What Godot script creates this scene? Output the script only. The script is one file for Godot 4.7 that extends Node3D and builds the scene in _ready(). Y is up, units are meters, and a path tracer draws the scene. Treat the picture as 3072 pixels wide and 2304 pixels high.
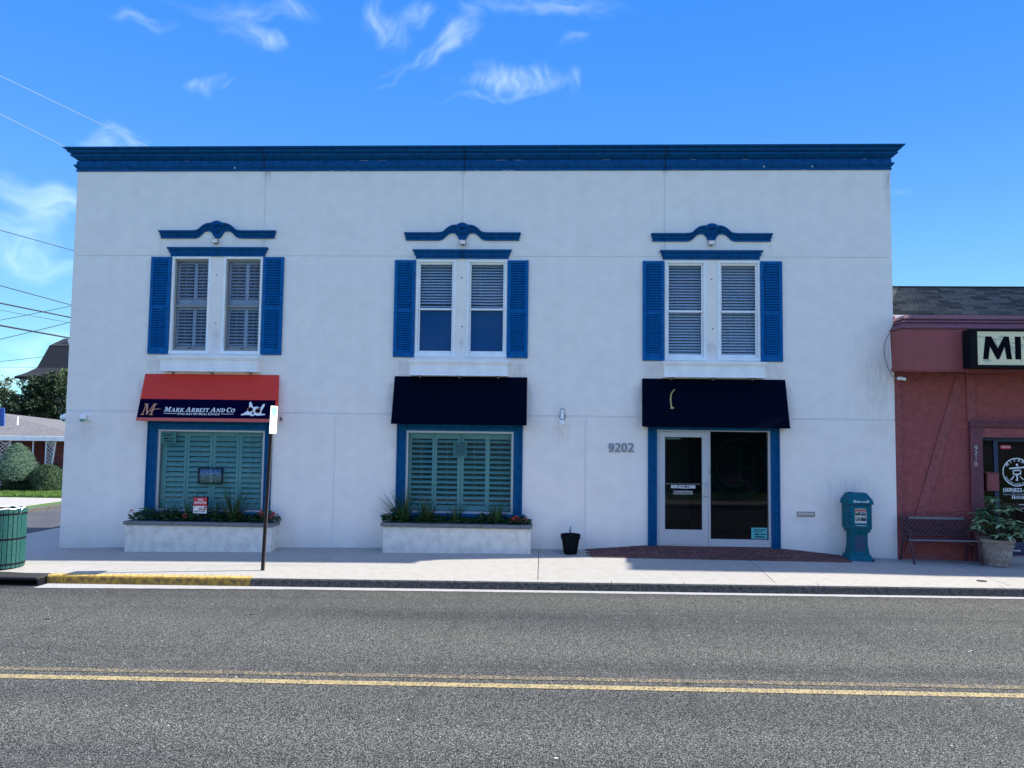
extends Node3D

const EXPO := 2.25
var M := {}
var T := Transform3D.IDENTITY
var CUR := Color.WHITE
var used := {}
var rng := RandomNumberGenerator.new()
var sans := SystemFont.new()
var sansb := SystemFont.new()
var serif := SystemFont.new()
var serifb := SystemFont.new()

# ------------------------------------------------------------------ geometry helpers
func st() -> SurfaceTool:
	var s := SurfaceTool.new()
	s.begin(Mesh.PRIMITIVE_TRIANGLES)
	T = Transform3D.IDENTITY
	CUR = Color.WHITE
	return s

func vx(s: SurfaceTool, p: Vector3, n: Vector3) -> void:
	s.set_normal((T.basis * n).normalized())
	var w := T * p
	s.set_uv(Vector2(p.x, -p.y))
	s.set_uv2(Vector2(w.x, -w.y))
	s.set_color(CUR)
	s.add_vertex(w)

func tri(s: SurfaceTool, a: Vector3, b: Vector3, c: Vector3, out := Vector3.ZERO) -> void:
	var n := (b - a).cross(c - a).normalized()
	if out != Vector3.ZERO and n.dot(out) < 0.0:
		n = -n
		var t := b
		b = c
		c = t
	vx(s, a, n)
	vx(s, c, n)
	vx(s, b, n)

func quad(s: SurfaceTool, a: Vector3, b: Vector3, c: Vector3, d: Vector3, out := Vector3.ZERO) -> void:
	var n := (c - a).cross(d - b).normalized()
	if out != Vector3.ZERO and n.dot(out) < 0.0:
		n = -n
		var t := b
		b = d
		d = t
	for v in [a, c, b, a, d, c]:
		vx(s, v, n)

func squad(s: SurfaceTool, p: Array, n: Array) -> void:   # smooth quad, counter-clockwise from outside
	for k in [0, 2, 1, 0, 3, 2]:
		vx(s, p[k], n[k])

func box(s: SurfaceTool, c: Vector3, sz: Vector3, bev := 0.0) -> void:
	var h := sz * 0.5
	bev = minf(bev, minf(h.x, minf(h.y, h.z)) * 0.8)
	var i := h - Vector3(bev, bev, bev)
	for a in 3:
		var b := (a + 1) % 3
		var d := (a + 2) % 3
		for sg in [-1.0, 1.0]:
			var ps := []
			for w in [[-1, -1], [1, -1], [1, 1], [-1, 1]]:
				var p := Vector3.ZERO
				p[a] = sg * h[a]
				p[b] = w[0] * i[b]
				p[d] = w[1] * i[d]
				ps.append(c + p)
			var o := Vector3.ZERO
			o[a] = sg
			quad(s, ps[0], ps[1], ps[2], ps[3], o)
		if bev > 0.0:
			for sb in [-1.0, 1.0]:
				for sd in [-1.0, 1.0]:
					var e := []
					for w in [[-1, 0], [1, 0], [1, 1], [-1, 1]]:
						var p := Vector3.ZERO
						p[a] = w[0] * i[a]
						p[b] = sb * (h[b] if w[1] == 0 else i[b])
						p[d] = sd * (i[d] if w[1] == 0 else h[d])
						e.append(c + p)
					var o := Vector3.ZERO
					o[b] = sb
					o[d] = sd
					quad(s, e[0], e[1], e[2], e[3], o)
	if bev > 0.0:
		for x in [-1.0, 1.0]:
			for y in [-1.0, 1.0]:
				for z in [-1.0, 1.0]:
					tri(s, c + Vector3(x * h.x, y * i.y, z * i.z), c + Vector3(x * i.x, y * h.y, z * i.z), c + Vector3(x * i.x, y * i.y, z * h.z), Vector3(x, y, z))

func bx(s: SurfaceTool, x0: float, x1: float, y0: float, y1: float, z0: float, z1: float, bev := 0.0) -> void:
	box(s, Vector3((x0 + x1) / 2, (y0 + y1) / 2, (z0 + z1) / 2), Vector3(absf(x1 - x0), absf(y1 - y0), absf(z1 - z0)), bev)

func area2(p: PackedVector2Array) -> float:
	var t := 0.0
	for k in p.size():
		t += p[k].cross(p[(k + 1) % p.size()])
	return t

# a polygon in (x, y) pushed from z0 to z1
func prism(s: SurfaceTool, poly: PackedVector2Array, z0: float, z1: float) -> void:
	var ccw := area2(poly) > 0.0
	var idx := Geometry2D.triangulate_polygon(poly)
	for k in range(0, idx.size(), 3):
		var a := poly[idx[k]]
		var b := poly[idx[k + 1]]
		var c := poly[idx[k + 2]]
		tri(s, Vector3(a.x, a.y, z1), Vector3(b.x, b.y, z1), Vector3(c.x, c.y, z1), Vector3(0, 0, z1 - z0))
		tri(s, Vector3(a.x, a.y, z0), Vector3(b.x, b.y, z0), Vector3(c.x, c.y, z0), Vector3(0, 0, z0 - z1))
	for k in poly.size():
		var a := poly[k]
		var b := poly[(k + 1) % poly.size()]
		var e := b - a
		var o := Vector3(e.y, -e.x, 0) * (1.0 if ccw else -1.0)
		quad(s, Vector3(a.x, a.y, z0), Vector3(b.x, b.y, z0), Vector3(b.x, b.y, z1), Vector3(a.x, a.y, z1), o)

# a polygon in (z, y) pushed along x
func ext_x(s: SurfaceTool, poly: PackedVector2Array, x0: float, x1: float) -> void:
	var keep := T
	T = T * Transform3D(Basis(Vector3(0, 0, 1), Vector3(0, 1, 0), Vector3(-1, 0, 0)), Vector3.ZERO)
	prism(s, poly, -x1, -x0)
	T = keep

# a moulding profile (projection, y) run along the front and returned at both ends
func crown(s: SurfaceTool, prof: Array, x0: float, x1: float, zback: float, z0 := 0.0) -> void:
	for k in prof.size() - 1:
		var a: Vector2 = prof[k]
		var b: Vector2 = prof[k + 1]
		var pa := [Vector3(x0 - a.x, a.y, zback), Vector3(x0 - a.x, a.y, z0 + a.x), Vector3(x1 + a.x, a.y, z0 + a.x), Vector3(x1 + a.x, a.y, zback)]
		var pb := [Vector3(x0 - b.x, b.y, zback), Vector3(x0 - b.x, b.y, z0 + b.x), Vector3(x1 + b.x, b.y, z0 + b.x), Vector3(x1 + b.x, b.y, zback)]
		var up: float = -(b.x - a.x)
		var o := [Vector3(-absf(b.y - a.y) - 0.0001, up, 0), Vector3(0, up, absf(b.y - a.y) + 0.0001), Vector3(absf(b.y - a.y) + 0.0001, up, 0)]
		for j in 3:
			quad(s, pa[j], pa[j + 1], pb[j + 1], pb[j], o[j])
	var e: Vector2 = prof[prof.size() - 1]
	quad(s, Vector3(x0 - e.x, e.y, zback), Vector3(x0 - e.x, e.y, z0 + e.x), Vector3(x1 + e.x, e.y, z0 + e.x), Vector3(x1 + e.x, e.y, zback), Vector3.UP)
	e = prof[0]
	quad(s, Vector3(x0 - e.x, e.y, zback), Vector3(x0 - e.x, e.y, z0 + e.x), Vector3(x1 + e.x, e.y, z0 + e.x), Vector3(x1 + e.x, e.y, zback), Vector3.DOWN)

func tube(s: SurfaceTool, pts: Array, r, n := 8) -> void:
	var m := pts.size()
	var side := Vector3.ZERO
	var rings := []
	for k in m:
		var t: Vector3 = (pts[mini(k + 1, m - 1)] - pts[maxi(k - 1, 0)]).normalized()
		if side == Vector3.ZERO:
			side = t.cross(Vector3.UP if absf(t.y) < 0.9 else Vector3.RIGHT).normalized()
		side = (side - t * side.dot(t)).normalized()
		var up := t.cross(side)
		var ring := []
		var rr: float = r[k] if r is Array else r
		for j in n:
			var a := TAU * j / n
			var d := side * cos(a) + up * sin(a)
			ring.append([pts[k] + d * rr, d])
		rings.append(ring)
	for k in m - 1:
		for j in n:
			var a = rings[k][j]
			var b = rings[k][(j + 1) % n]
			var c = rings[k + 1][(j + 1) % n]
			var d = rings[k + 1][j]
			squad(s, [a[0], b[0], c[0], d[0]], [a[1], b[1], c[1], d[1]])
	for k in [0, m - 1]:
		var t: Vector3 = (pts[1] - pts[0]) * -1.0 if k == 0 else pts[m - 1] - pts[m - 2]
		for j in n:
			tri(s, pts[k], rings[k][j][0], rings[k][(j + 1) % n][0], t)

func lathe(s: SurfaceTool, prof: Array, c: Vector3, n := 24, smooth := false) -> void:
	var nr := []
	for k in prof.size() - 1:
		var e: Vector2 = prof[k + 1] - prof[k]
		nr.append(Vector2(e.y, -e.x).normalized())
	for k in prof.size() - 1:
		var na: Vector2 = nr[k]
		var nb: Vector2 = nr[k]
		if smooth:
			na = (nr[k] + nr[maxi(k - 1, 0)]).normalized()
			nb = (nr[k] + nr[mini(k + 1, nr.size() - 1)]).normalized()
		for j in n:
			var a0 := TAU * j / n
			var a1 := TAU * (j + 1) / n
			var d0 := Vector3(cos(a0), 0, sin(a0))
			var d1 := Vector3(cos(a1), 0, sin(a1))
			var p: Vector2 = prof[k]
			var w: Vector2 = prof[k + 1]
			squad(s, [c + d1 * p.x + Vector3(0, p.y, 0), c + d0 * p.x + Vector3(0, p.y, 0), c + d0 * w.x + Vector3(0, w.y, 0), c + d1 * w.x + Vector3(0, w.y, 0)],
				[d1 * na.x + Vector3(0, na.y, 0), d0 * na.x + Vector3(0, na.y, 0), d0 * nb.x + Vector3(0, nb.y, 0), d1 * nb.x + Vector3(0, nb.y, 0)])

func ball(s: SurfaceTool, c: Vector3, r: Vector3, n := 12) -> void:
	var pr := []
	for k in n / 2 + 1:
		var a := -PI / 2 + PI * k / (n / 2)
		pr.append(Vector2(cos(a), sin(a)))
	var keep := T
	T = T * Transform3D(Basis.from_scale(r), c)
	lathe(s, pr, Vector3.ZERO, n, true)
	T = keep

func leaf(s: SurfaceTool, p: Vector3, d: Vector3, up: Vector3, l: float, w: float, droop := 0.0) -> void:
	var side := d.cross(up).normalized()
	var nn := side.cross(d).normalized()
	var a := p
	var m1 := p + d * l * 0.35 + nn * w * 0.12
	var m2 := p + d * l * 0.7 - nn * droop * l * 0.35
	var e := p + d * l - nn * droop * l
	for sg in [-1.0, 1.0]:
		var l1: Vector3 = m1 + side * w * 0.5 * sg - nn * w * 0.15
		var l2: Vector3 = m2 + side * w * 0.38 * sg - nn * w * 0.1
		tri(s, a, m1, l1, nn)
		quad(s, m1, m2, l2, l1, nn)
		tri(s, m2, e, l2, nn)

func lquad(s: SurfaceTool, p: Vector3, d: Vector3, side: Vector3, l: float, w: float) -> void:   # cheap leaf: a bent diamond
	var m := p + d * l * 0.5
	var n := side.cross(d)
	tri(s, p, m + side * w * 0.5 + n * w * 0.1, p + d * l)
	tri(s, p, p + d * l, m - side * w * 0.5 + n * w * 0.1)

# ------------------------------------------------------------------ nodes
func numbered(called: String) -> String:
	if not used.has(called):
		used[called] = 0
		return called
	used[called] += 1
	return "%s_%03d" % [called, used[called]]

func thing(called: String, label: String, category: String, at := Vector3.ZERO, group := "") -> Node3D:
	var o := Node3D.new()
	o.name = numbered(called)
	add_child(o, true)
	o.position = at
	o.set_meta("label", label)
	o.set_meta("category", category)
	if group != "":
		o.set_meta("group", group)
	return o

func mi(called: String, mesh: Mesh, m: Material, parent: Node3D) -> MeshInstance3D:
	var o := MeshInstance3D.new()
	o.name = called if parent != self else numbered(called)
	o.mesh = mesh
	o.material_override = m
	parent.add_child(o, true)
	return o

# world: the mesh was built in world coordinates, so undo the parent's place
func put(called: String, s: SurfaceTool, m: Material, parent: Node3D = self, world := true) -> MeshInstance3D:
	var o := mi(called, s.commit(), m, parent)
	if world and parent != self:
		var p: Node = parent
		var off := Vector3.ZERO
		while p != self and p is Node3D:
			off += p.position
			p = p.get_parent()
		o.position = -off
	return o

func group3(called: String, parent: Node3D) -> Node3D:   # a part that has sub-parts
	var o := Node3D.new()
	o.name = called
	parent.add_child(o, true)
	return o

func struct(o: Node3D, kind := "structure") -> Node3D:
	o.set_meta("kind", kind)
	return o

# ------------------------------------------------------------------ lettering
func tmesh(txt: String, f: Font, depth := 0.002) -> TextMesh:
	var t := TextMesh.new()
	t.text = txt
	t.font = f
	t.font_size = 64
	t.pixel_size = 0.01
	t.depth = depth
	t.horizontal_alignment = HORIZONTAL_ALIGNMENT_LEFT
	return t

# runs: [text, relative size]; laid from x = 0, baseline at y = 0, capital height 1
func letters(runs: Array, f: Font, depth := 0.002, shear := 0.0, gap := 0.03) -> SurfaceTool:
	var s := st()
	var cap := tmesh("H", f).get_aabb()
	var ch := cap.size.y
	var x := 0.0
	for run in runs:
		var k: float = run[1] / ch
		for chr in run[0]:
			if chr == " ":
				x += 0.32 * run[1]
				continue
			var t := tmesh(chr, f, depth * ch)
			var ab := t.get_aabb()
			var y0 := -cap.position.y
			var b := Basis(Vector3(k, 0, 0), Vector3(shear * k, k, 0), Vector3(0, 0, 1.0 / ch))
			s.append_from(t, 0, Transform3D(b, Vector3(x - ab.position.x * k, y0 * k, depth * 0.5)))
			x += ab.size.x * k + gap + 0.05 * run[1]
	return s

# fit lettering into the box x0..x1, baseline y0, capital height h
func write(called: String, runs, f: Font, m: Material, parent: Node3D, x0: float, x1: float, y0: float, h: float, z: float, tilt := 0.0, depth := 0.003, shear := 0.0) -> MeshInstance3D:
	if runs is String:
		runs = [[runs, 1.0]]
	var mesh := letters(runs, f, depth, shear).commit()
	var w := mesh.get_aabb().size.x
	var o := mi(called, mesh, m, parent)
	var off := Vector3.ZERO
	var p: Node = parent
	while p != self:
		off += p.position
		p = p.get_parent()
	var b := Basis(Vector3.RIGHT, tilt) * Basis.from_scale(Vector3((x1 - x0) / w, h, 1.0))
	o.transform = Transform3D(b, Vector3(x0, y0, z) - off)
	return o

# ------------------------------------------------------------------ materials
func lin(r: float, g: float, b: float) -> Color:
	return Color(r, g, b)

func noise(freq: float, oct := 4, kind := FastNoiseLite.TYPE_SIMPLEX_SMOOTH, sd := 1) -> FastNoiseLite:
	var n := FastNoiseLite.new()
	n.noise_type = kind
	n.frequency = freq
	n.fractal_octaves = oct
	n.seed = sd
	return n

func ntex(freq: float, stops: Array, size := 512, oct := 4, kind := FastNoiseLite.TYPE_SIMPLEX_SMOOTH, sd := 1) -> NoiseTexture2D:
	var t := NoiseTexture2D.new()
	t.width = size
	t.height = size
	t.seamless = true
	t.generate_mipmaps = false
	t.noise = noise(freq, oct, kind, sd)
	var g := Gradient.new()
	var off := PackedFloat32Array()
	var col := PackedColorArray()
	for x in stops:
		off.append(x[0])
		col.append(x[1] if x[1] is Color else Color(x[1], x[1], x[1]))
	g.offsets = off
	g.colors = col
	t.color_ramp = g
	return t

func mat(called: String, c: Color, rough := 0.7, d := {}) -> StandardMaterial3D:
	var m := StandardMaterial3D.new()
	m.resource_name = called
	m.albedo_color = c.linear_to_srgb()
	m.roughness = rough
	m.metallic = d.get("metal", 0.0)
	m.metallic_specular = d.get("spec", 0.5)
	if d.has("tex"):
		m.albedo_texture = d.tex
	if d.has("bump"):
		m.heightmap_enabled = true
		m.heightmap_texture = d.bump
		m.heightmap_scale = d.get("bs", 0.2)
	if d.has("tex") or d.has("bump"):
		m.uv1_triplanar = true
		m.uv1_world_triplanar = d.get("world", true)
		m.uv1_scale = Vector3.ONE * d.get("scale", 1.0)
	if d.has("tex2"):
		m.detail_enabled = true
		m.detail_albedo = d.tex2
		m.detail_blend_mode = BaseMaterial3D.BLEND_MODE_MUL
		m.detail_uv_layer = BaseMaterial3D.DETAIL_UV_2
		m.uv2_triplanar = true
		m.uv2_world_triplanar = true
		m.uv2_scale = Vector3.ONE * d.get("scale2", 0.1)
	if d.has("vc"):
		m.vertex_color_use_as_albedo = true
	if d.has("back"):
		m.backlight_enabled = true
		m.backlight = Color(d.back, d.back, d.back).linear_to_srgb()
	M[called] = m
	return m

func glass(called: String, c: Color, alpha: float) -> StandardMaterial3D:
	var m := mat(called, c, 0.02)
	m.transparency = BaseMaterial3D.TRANSPARENCY_ALPHA
	m.albedo_color.a = alpha
	return m

func materials() -> void:
	var mott := ntex(0.012, [[0.0, 0.86], [0.45, 0.94], [1.0, 1.0]], 512, 5)
	var fine := ntex(0.12, [[0.0, 0.0], [1.0, 1.0]], 512, 3)
	var grit := ntex(0.28, [[0.0, 0.0], [1.0, 1.0]], 512, 2, FastNoiseLite.TYPE_VALUE)
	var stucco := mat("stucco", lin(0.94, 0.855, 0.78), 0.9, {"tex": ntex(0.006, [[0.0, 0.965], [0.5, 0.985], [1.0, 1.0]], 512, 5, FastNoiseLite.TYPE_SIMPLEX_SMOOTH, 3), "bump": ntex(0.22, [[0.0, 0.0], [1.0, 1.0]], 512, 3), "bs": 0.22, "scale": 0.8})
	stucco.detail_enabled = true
	stucco.detail_albedo = stains_and_shade()
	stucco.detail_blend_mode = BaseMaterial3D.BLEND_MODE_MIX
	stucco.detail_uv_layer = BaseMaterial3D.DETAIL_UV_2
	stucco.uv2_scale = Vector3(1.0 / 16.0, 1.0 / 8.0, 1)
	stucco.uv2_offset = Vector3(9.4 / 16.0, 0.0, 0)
	mat("caulk", lin(0.82, 0.80, 0.76), 0.8)
	mat("planter", lin(0.84, 0.79, 0.71), 0.9, {"tex": mott, "bump": fine, "bs": 0.4, "scale": 0.7})
	mat("slate", lin(0.17, 0.18, 0.19), 0.7, {"tex": mott, "bump": fine, "bs": 0.12, "scale": 1.3})
	var wear := ntex(0.02, [[0.0, 0.72], [0.5, 0.92], [1.0, 1.0]], 512, 5, FastNoiseLite.TYPE_SIMPLEX_SMOOTH, 8)
	mat("blue", lin(0.003, 0.130, 0.375), 0.5, {"spec": 0.2, "tex": wear, "scale": 0.8})
	mat("blue_trim", lin(0.004, 0.100, 0.310), 0.6, {"spec": 0.2, "tex": wear, "scale": 0.7})
	mat("blue_case", lin(0.006, 0.125, 0.315), 0.5, {"spec": 0.2, "tex": wear, "scale": 0.8})
	mat("seam", lin(0.004, 0.02, 0.06), 0.7)
	mat("white", lin(0.95, 0.94, 0.92), 0.4, {"tex": ntex(0.01, [[0.0, 0.93], [1.0, 1.0]], 256), "scale": 0.8})
	mat("taupe", lin(0.26, 0.25, 0.23), 0.5)
	mat("alu", lin(0.52, 0.52, 0.56), 0.38, {"metal": 0.35})
	mat("steel", lin(0.62, 0.63, 0.65), 0.3, {"metal": 0.9})
	mat("slat", lin(0.46, 0.60, 0.74), 0.5)
	mat("shutter_grey", lin(0.30, 0.37, 0.47), 0.5)
	mat("teal_tint", lin(0.20, 0.50, 0.48), 0.5)  # teal of the tinted display glass is painted into the shutter colour
	mat("shade_blue", lin(0.001, 0.075, 0.24), 0.8, {"spec": 0.1})
	mat("dark_room", lin(0.03, 0.03, 0.035), 0.9)  # near-black colour carries the darkness inside the rooms
	mat("room", lin(0.22, 0.22, 0.22), 0.9)
	glass("pane", lin(0.02, 0.06, 0.12), 0.12)
	glass("pane_blue", lin(0.0, 0.05, 0.13), 0.16)
	M.pane_blue.metallic_specular = 0.3
	glass("pane_teal", lin(0.003, 0.06, 0.075), 0.30)
	glass("pane_dark", lin(0.001, 0.005, 0.007), 0.4)
	M.pane_teal.metallic_specular = 0.32
	M.pane_dark.metallic_specular = 0.30
	var cloth := ntex(0.25, [[0.0, 0.85], [1.0, 1.0]], 256, 2)
	mat("awn_red", lin(0.86, 0.075, 0.06), 0.9, {"spec": 0.15, "tex": cloth, "bump": cloth, "bs": 0.03, "scale": 2.0})
	mat("awn_navy", lin(0.002, 0.002, 0.028), 0.9, {"spec": 0.1, "tex": cloth, "scale": 2.0})
	mat("awn_salmon", lin(0.72, 0.16, 0.13), 0.9, {"spec": 0.15, "tex": cloth, "scale": 2.0})
	mat("awn_black", lin(0.0015, 0.0045, 0.016), 0.95, {"spec": 0.1, "tex": wear, "bump": cloth, "bs": 0.03, "scale": 1.0})
	mat("print_white", lin(0.85, 0.85, 0.85), 0.6)
	mat("print_copper", lin(0.60, 0.27, 0.14), 0.5)
	mat("print_gold", lin(0.42, 0.34, 0.12), 0.6)
	mat("print_black", lin(0.006, 0.006, 0.010), 0.7, {"spec": 0.1})
	mat("print_grey", lin(0.24, 0.26, 0.30), 0.6)
	mat("print_red", lin(0.55, 0.05, 0.06), 0.5)
	mat("print_teal", lin(0.10, 0.42, 0.42), 0.6)
	mat("black", lin(0.008, 0.009, 0.012), 0.65, {"spec": 0.2})
	mat("soil", lin(0.02, 0.014, 0.01), 0.95, {"bump": grit, "bs": 0.8, "scale": 3.0})
	# ground
	var spk := ntex(0.42, [[0.0, 0.04], [0.34, 0.24], [0.52, 0.50], [0.66, 0.78], [0.78, 1.0], [1.0, 1.0]], 1024, 2, FastNoiseLite.TYPE_VALUE, 4)
	var patch := ntex(0.008, [[0.0, Color(0.74, 0.74, 0.78)], [0.5, Color(0.90, 0.90, 0.90)], [1.0, Color(1, 1, 0.98)]], 512, 5, FastNoiseLite.TYPE_SIMPLEX_SMOOTH, 12)
	mat("asphalt", lin(0.315, 0.325, 0.295), 0.9, {"spec": 0.3, "tex": spk, "bump": spk, "bs": 0.35, "scale": 0.40, "tex2": patch, "scale2": 0.06})
	M.asphalt.uv2_scale = Vector3(0.014, 0.1, 0.16)
	mat("asphalt_side", lin(0.26, 0.27, 0.285), 0.92, {"tex": spk, "scale": 0.3, "tex2": patch, "scale2": 0.06})
	var ye := func(a: float, sd: int) -> NoiseTexture2D:
		return ntex(0.30, [[0.0, Color(0.28, 0.28, 0.28)], [a, Color(0.5, 0.47, 0.40)], [a + 0.14, Color(0.93, 0.83, 0.56)], [1.0, Color(1.0, 0.93, 0.72)]], 512, 4, FastNoiseLite.TYPE_VALUE, sd)
	mat("yellow_paint", lin(0.40, 0.40, 0.40), 0.8, {"tex": ye.call(0.34, 21), "scale": 0.6})
	mat("yellow_worn", lin(0.34, 0.345, 0.38), 0.8, {"tex": ye.call(0.50, 22), "scale": 0.6})
	var cm := ntex(0.01, [[0.0, Color(0.93, 0.925, 0.915)], [0.5, Color(0.975, 0.975, 0.97)], [1.0, Color(1, 1, 1)]], 1024, 6, FastNoiseLite.TYPE_SIMPLEX_SMOOTH, 17)
	mat("concrete", lin(0.365, 0.35, 0.312), 0.9, {"tex": cm, "bump": grit, "bs": 0.12, "scale": 0.45})
	mat("concrete_b", lin(0.35, 0.337, 0.302), 0.9, {"tex": cm, "bump": grit, "bs": 0.12, "scale": 0.37})
	mat("joint", lin(0.05, 0.05, 0.05), 0.95)
	mat("gutter", lin(0.36, 0.355, 0.345), 0.9, {"tex": cm, "bump": grit, "bs": 0.2, "scale": 0.8})
	var cw := ntex(0.03, [[0.0, 0.45], [0.5, 0.8], [1.0, 1.0]], 512, 5, FastNoiseLite.TYPE_SIMPLEX_SMOOTH, 31)
	mat("curb", lin(0.13, 0.125, 0.115), 0.95, {"tex": cw, "bump": grit, "bs": 0.5, "scale": 0.9})
	var cy := ntex(0.025, [[0.0, Color(0.50, 0.45, 0.34)], [0.26, Color(0.66, 0.56, 0.30)], [0.38, Color(0.95, 0.84, 0.46)], [1.0, Color(1, 0.92, 0.58)]], 512, 5, FastNoiseLite.TYPE_SIMPLEX_SMOOTH, 33)
	mat("curb_yellow", lin(0.58, 0.52, 0.5), 0.85, {"tex": cy, "bump": grit, "bs": 0.4, "scale": 0.9})
	var cf := ntex(0.02, [[0.0, Color(0.48, 0.43, 0.34)], [0.36, Color(0.68, 0.58, 0.32)], [0.55, Color(0.84, 0.70, 0.32)], [1.0, Color(0.96, 0.80, 0.36)]], 512, 5, FastNoiseLite.TYPE_SIMPLEX_SMOOTH, 35)
	mat("curb_yellow_face", lin(0.50, 0.46, 0.42), 0.9, {"tex": cf, "bump": grit, "bs": 0.4, "scale": 0.8})
	mat("iron", lin(0.035, 0.033, 0.032), 0.8, {"tex": cw, "scale": 1.0})
	for k in 3:
		mat("paver%d" % k, [lin(0.20, 0.075, 0.065), lin(0.165, 0.065, 0.06), lin(0.22, 0.09, 0.075)][k], 0.9, {"tex": cw, "bump": grit, "bs": 0.3, "scale": 1.1})
	mat("grass", lin(0.075, 0.16, 0.028), 0.95, {"tex": mott, "bump": grit, "bs": 2.0, "scale": 0.5})
	mat("ground", lin(0.12, 0.12, 0.10), 0.95, {"tex": mott, "scale": 0.1})
	# red shop
	mat("red_wall", lin(0.38, 0.094, 0.088), 0.85, {"tex": mott, "bump": ntex(0.03, [[0.0, 0.0], [0.45, 0.2], [0.55, 0.8], [1.0, 1.0]], 512, 4, FastNoiseLite.TYPE_SIMPLEX_SMOOTH, 41), "bs": 1.6, "scale": 1.0})
	mat("red_board", lin(0.33, 0.082, 0.080), 0.7, {"tex": wear, "scale": 0.9})
	var soft := ntex(0.008, [[0.0, 0.90], [1.0, 1.0]], 256, 4, FastNoiseLite.TYPE_SIMPLEX_SMOOTH, 44)
	mat("red_canopy", lin(0.34, 0.084, 0.080), 0.75, {"tex": soft, "scale": 0.5})
	mat("red_trim", lin(0.17, 0.045, 0.066), 0.6, {"tex": wear, "scale": 0.9})
	mat("sign_face", lin(0.80, 0.70, 0.42), 0.35)
	mat("sign_branch", lin(0.50, 0.47, 0.34), 0.35)
	for k in 4:
		mat("shingle%d" % k, [lin(0.13, 0.145, 0.142), lin(0.105, 0.12, 0.12), lin(0.155, 0.17, 0.165), lin(0.07, 0.082, 0.086)][k], 0.95, {"spec": 0.05, "tex": cw, "bump": grit, "bs": 0.3, "scale": 1.5})
	mat("shop_blue", lin(0.012, 0.025, 0.085), 0.4)
	mat("bench", lin(0.085, 0.03, 0.045), 0.6, {"tex": wear, "scale": 1.4})
	mat("bench_chip", lin(0.26, 0.27, 0.28), 0.5, {"tex": cw, "scale": 2.5})
	var pt := ntex(0.02, [[0.0, Color(0.62, 0.53, 0.45)], [0.5, Color(0.80, 0.75, 0.70)], [1.0, Color(0.98, 0.97, 0.96)]], 512, 5, FastNoiseLite.TYPE_SIMPLEX_SMOOTH, 51)
	mat("clay", lin(0.46, 0.42, 0.40), 0.85, {"tex": pt, "bump": grit, "bs": 0.3, "scale": 1.5})
	mat("clay_pale", lin(0.66, 0.65, 0.64), 0.85, {"tex": pt, "scale": 2.5})
	mat("news", lin(0.003, 0.135, 0.185), 0.6, {"spec": 0.25, "tex": wear, "scale": 1.0})
	mat("news_dark", lin(0.008, 0.05, 0.11), 0.45)
	mat("can_green", lin(0.010, 0.088, 0.082), 0.5, {"tex": wear, "scale": 1.6})
	mat("sign_back", lin(0.70, 0.78, 0.74), 0.35, {"metal": 0.1})
	mat("sign_green", lin(0.25, 0.62, 0.50), 0.4)
	mat("pole", lin(0.10, 0.075, 0.06), 0.6, {"tex": cw, "scale": 2.0})
	mat("sign_blue", lin(0.03, 0.10, 0.40), 0.5)
	mat("cable", lin(0.015, 0.015, 0.02), 0.6)
	mat("cable_pale", lin(0.20, 0.30, 0.36), 0.5)
	# plants
	mat("leaf", Color.WHITE, 0.55, {"vc": 1, "back": 0.35})
	mat("leaf_matt", Color.WHITE, 0.8, {"vc": 1, "back": 0.2})
	mat("bark", lin(0.07, 0.055, 0.045), 0.95, {"tex": cw, "bump": grit, "bs": 1.5, "scale": 1.0})
	mat("petal_red", lin(0.55, 0.012, 0.035), 0.6, {"back": 0.3})
	mat("petal_pink", lin(0.62, 0.36, 0.52), 0.6, {"back": 0.3})
	# bungalow
	for k in 3:
		mat("brick%d" % k, [lin(0.22, 0.052, 0.05), lin(0.17, 0.04, 0.045), lin(0.27, 0.075, 0.065)][k], 0.9)
	mat("mortar", lin(0.30, 0.24, 0.22), 0.95)
	mat("roof_grey", lin(0.23, 0.225, 0.22), 0.95, {"tex": cw, "bump": grit, "bs": 0.6, "scale": 0.6})
	mat("roof_dark", lin(0.022, 0.027, 0.037), 0.9, {"tex": cw, "scale": 0.5})
	mat("stone_grey", lin(0.25, 0.24, 0.23), 0.9, {"tex": mott, "scale": 0.5})

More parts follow.
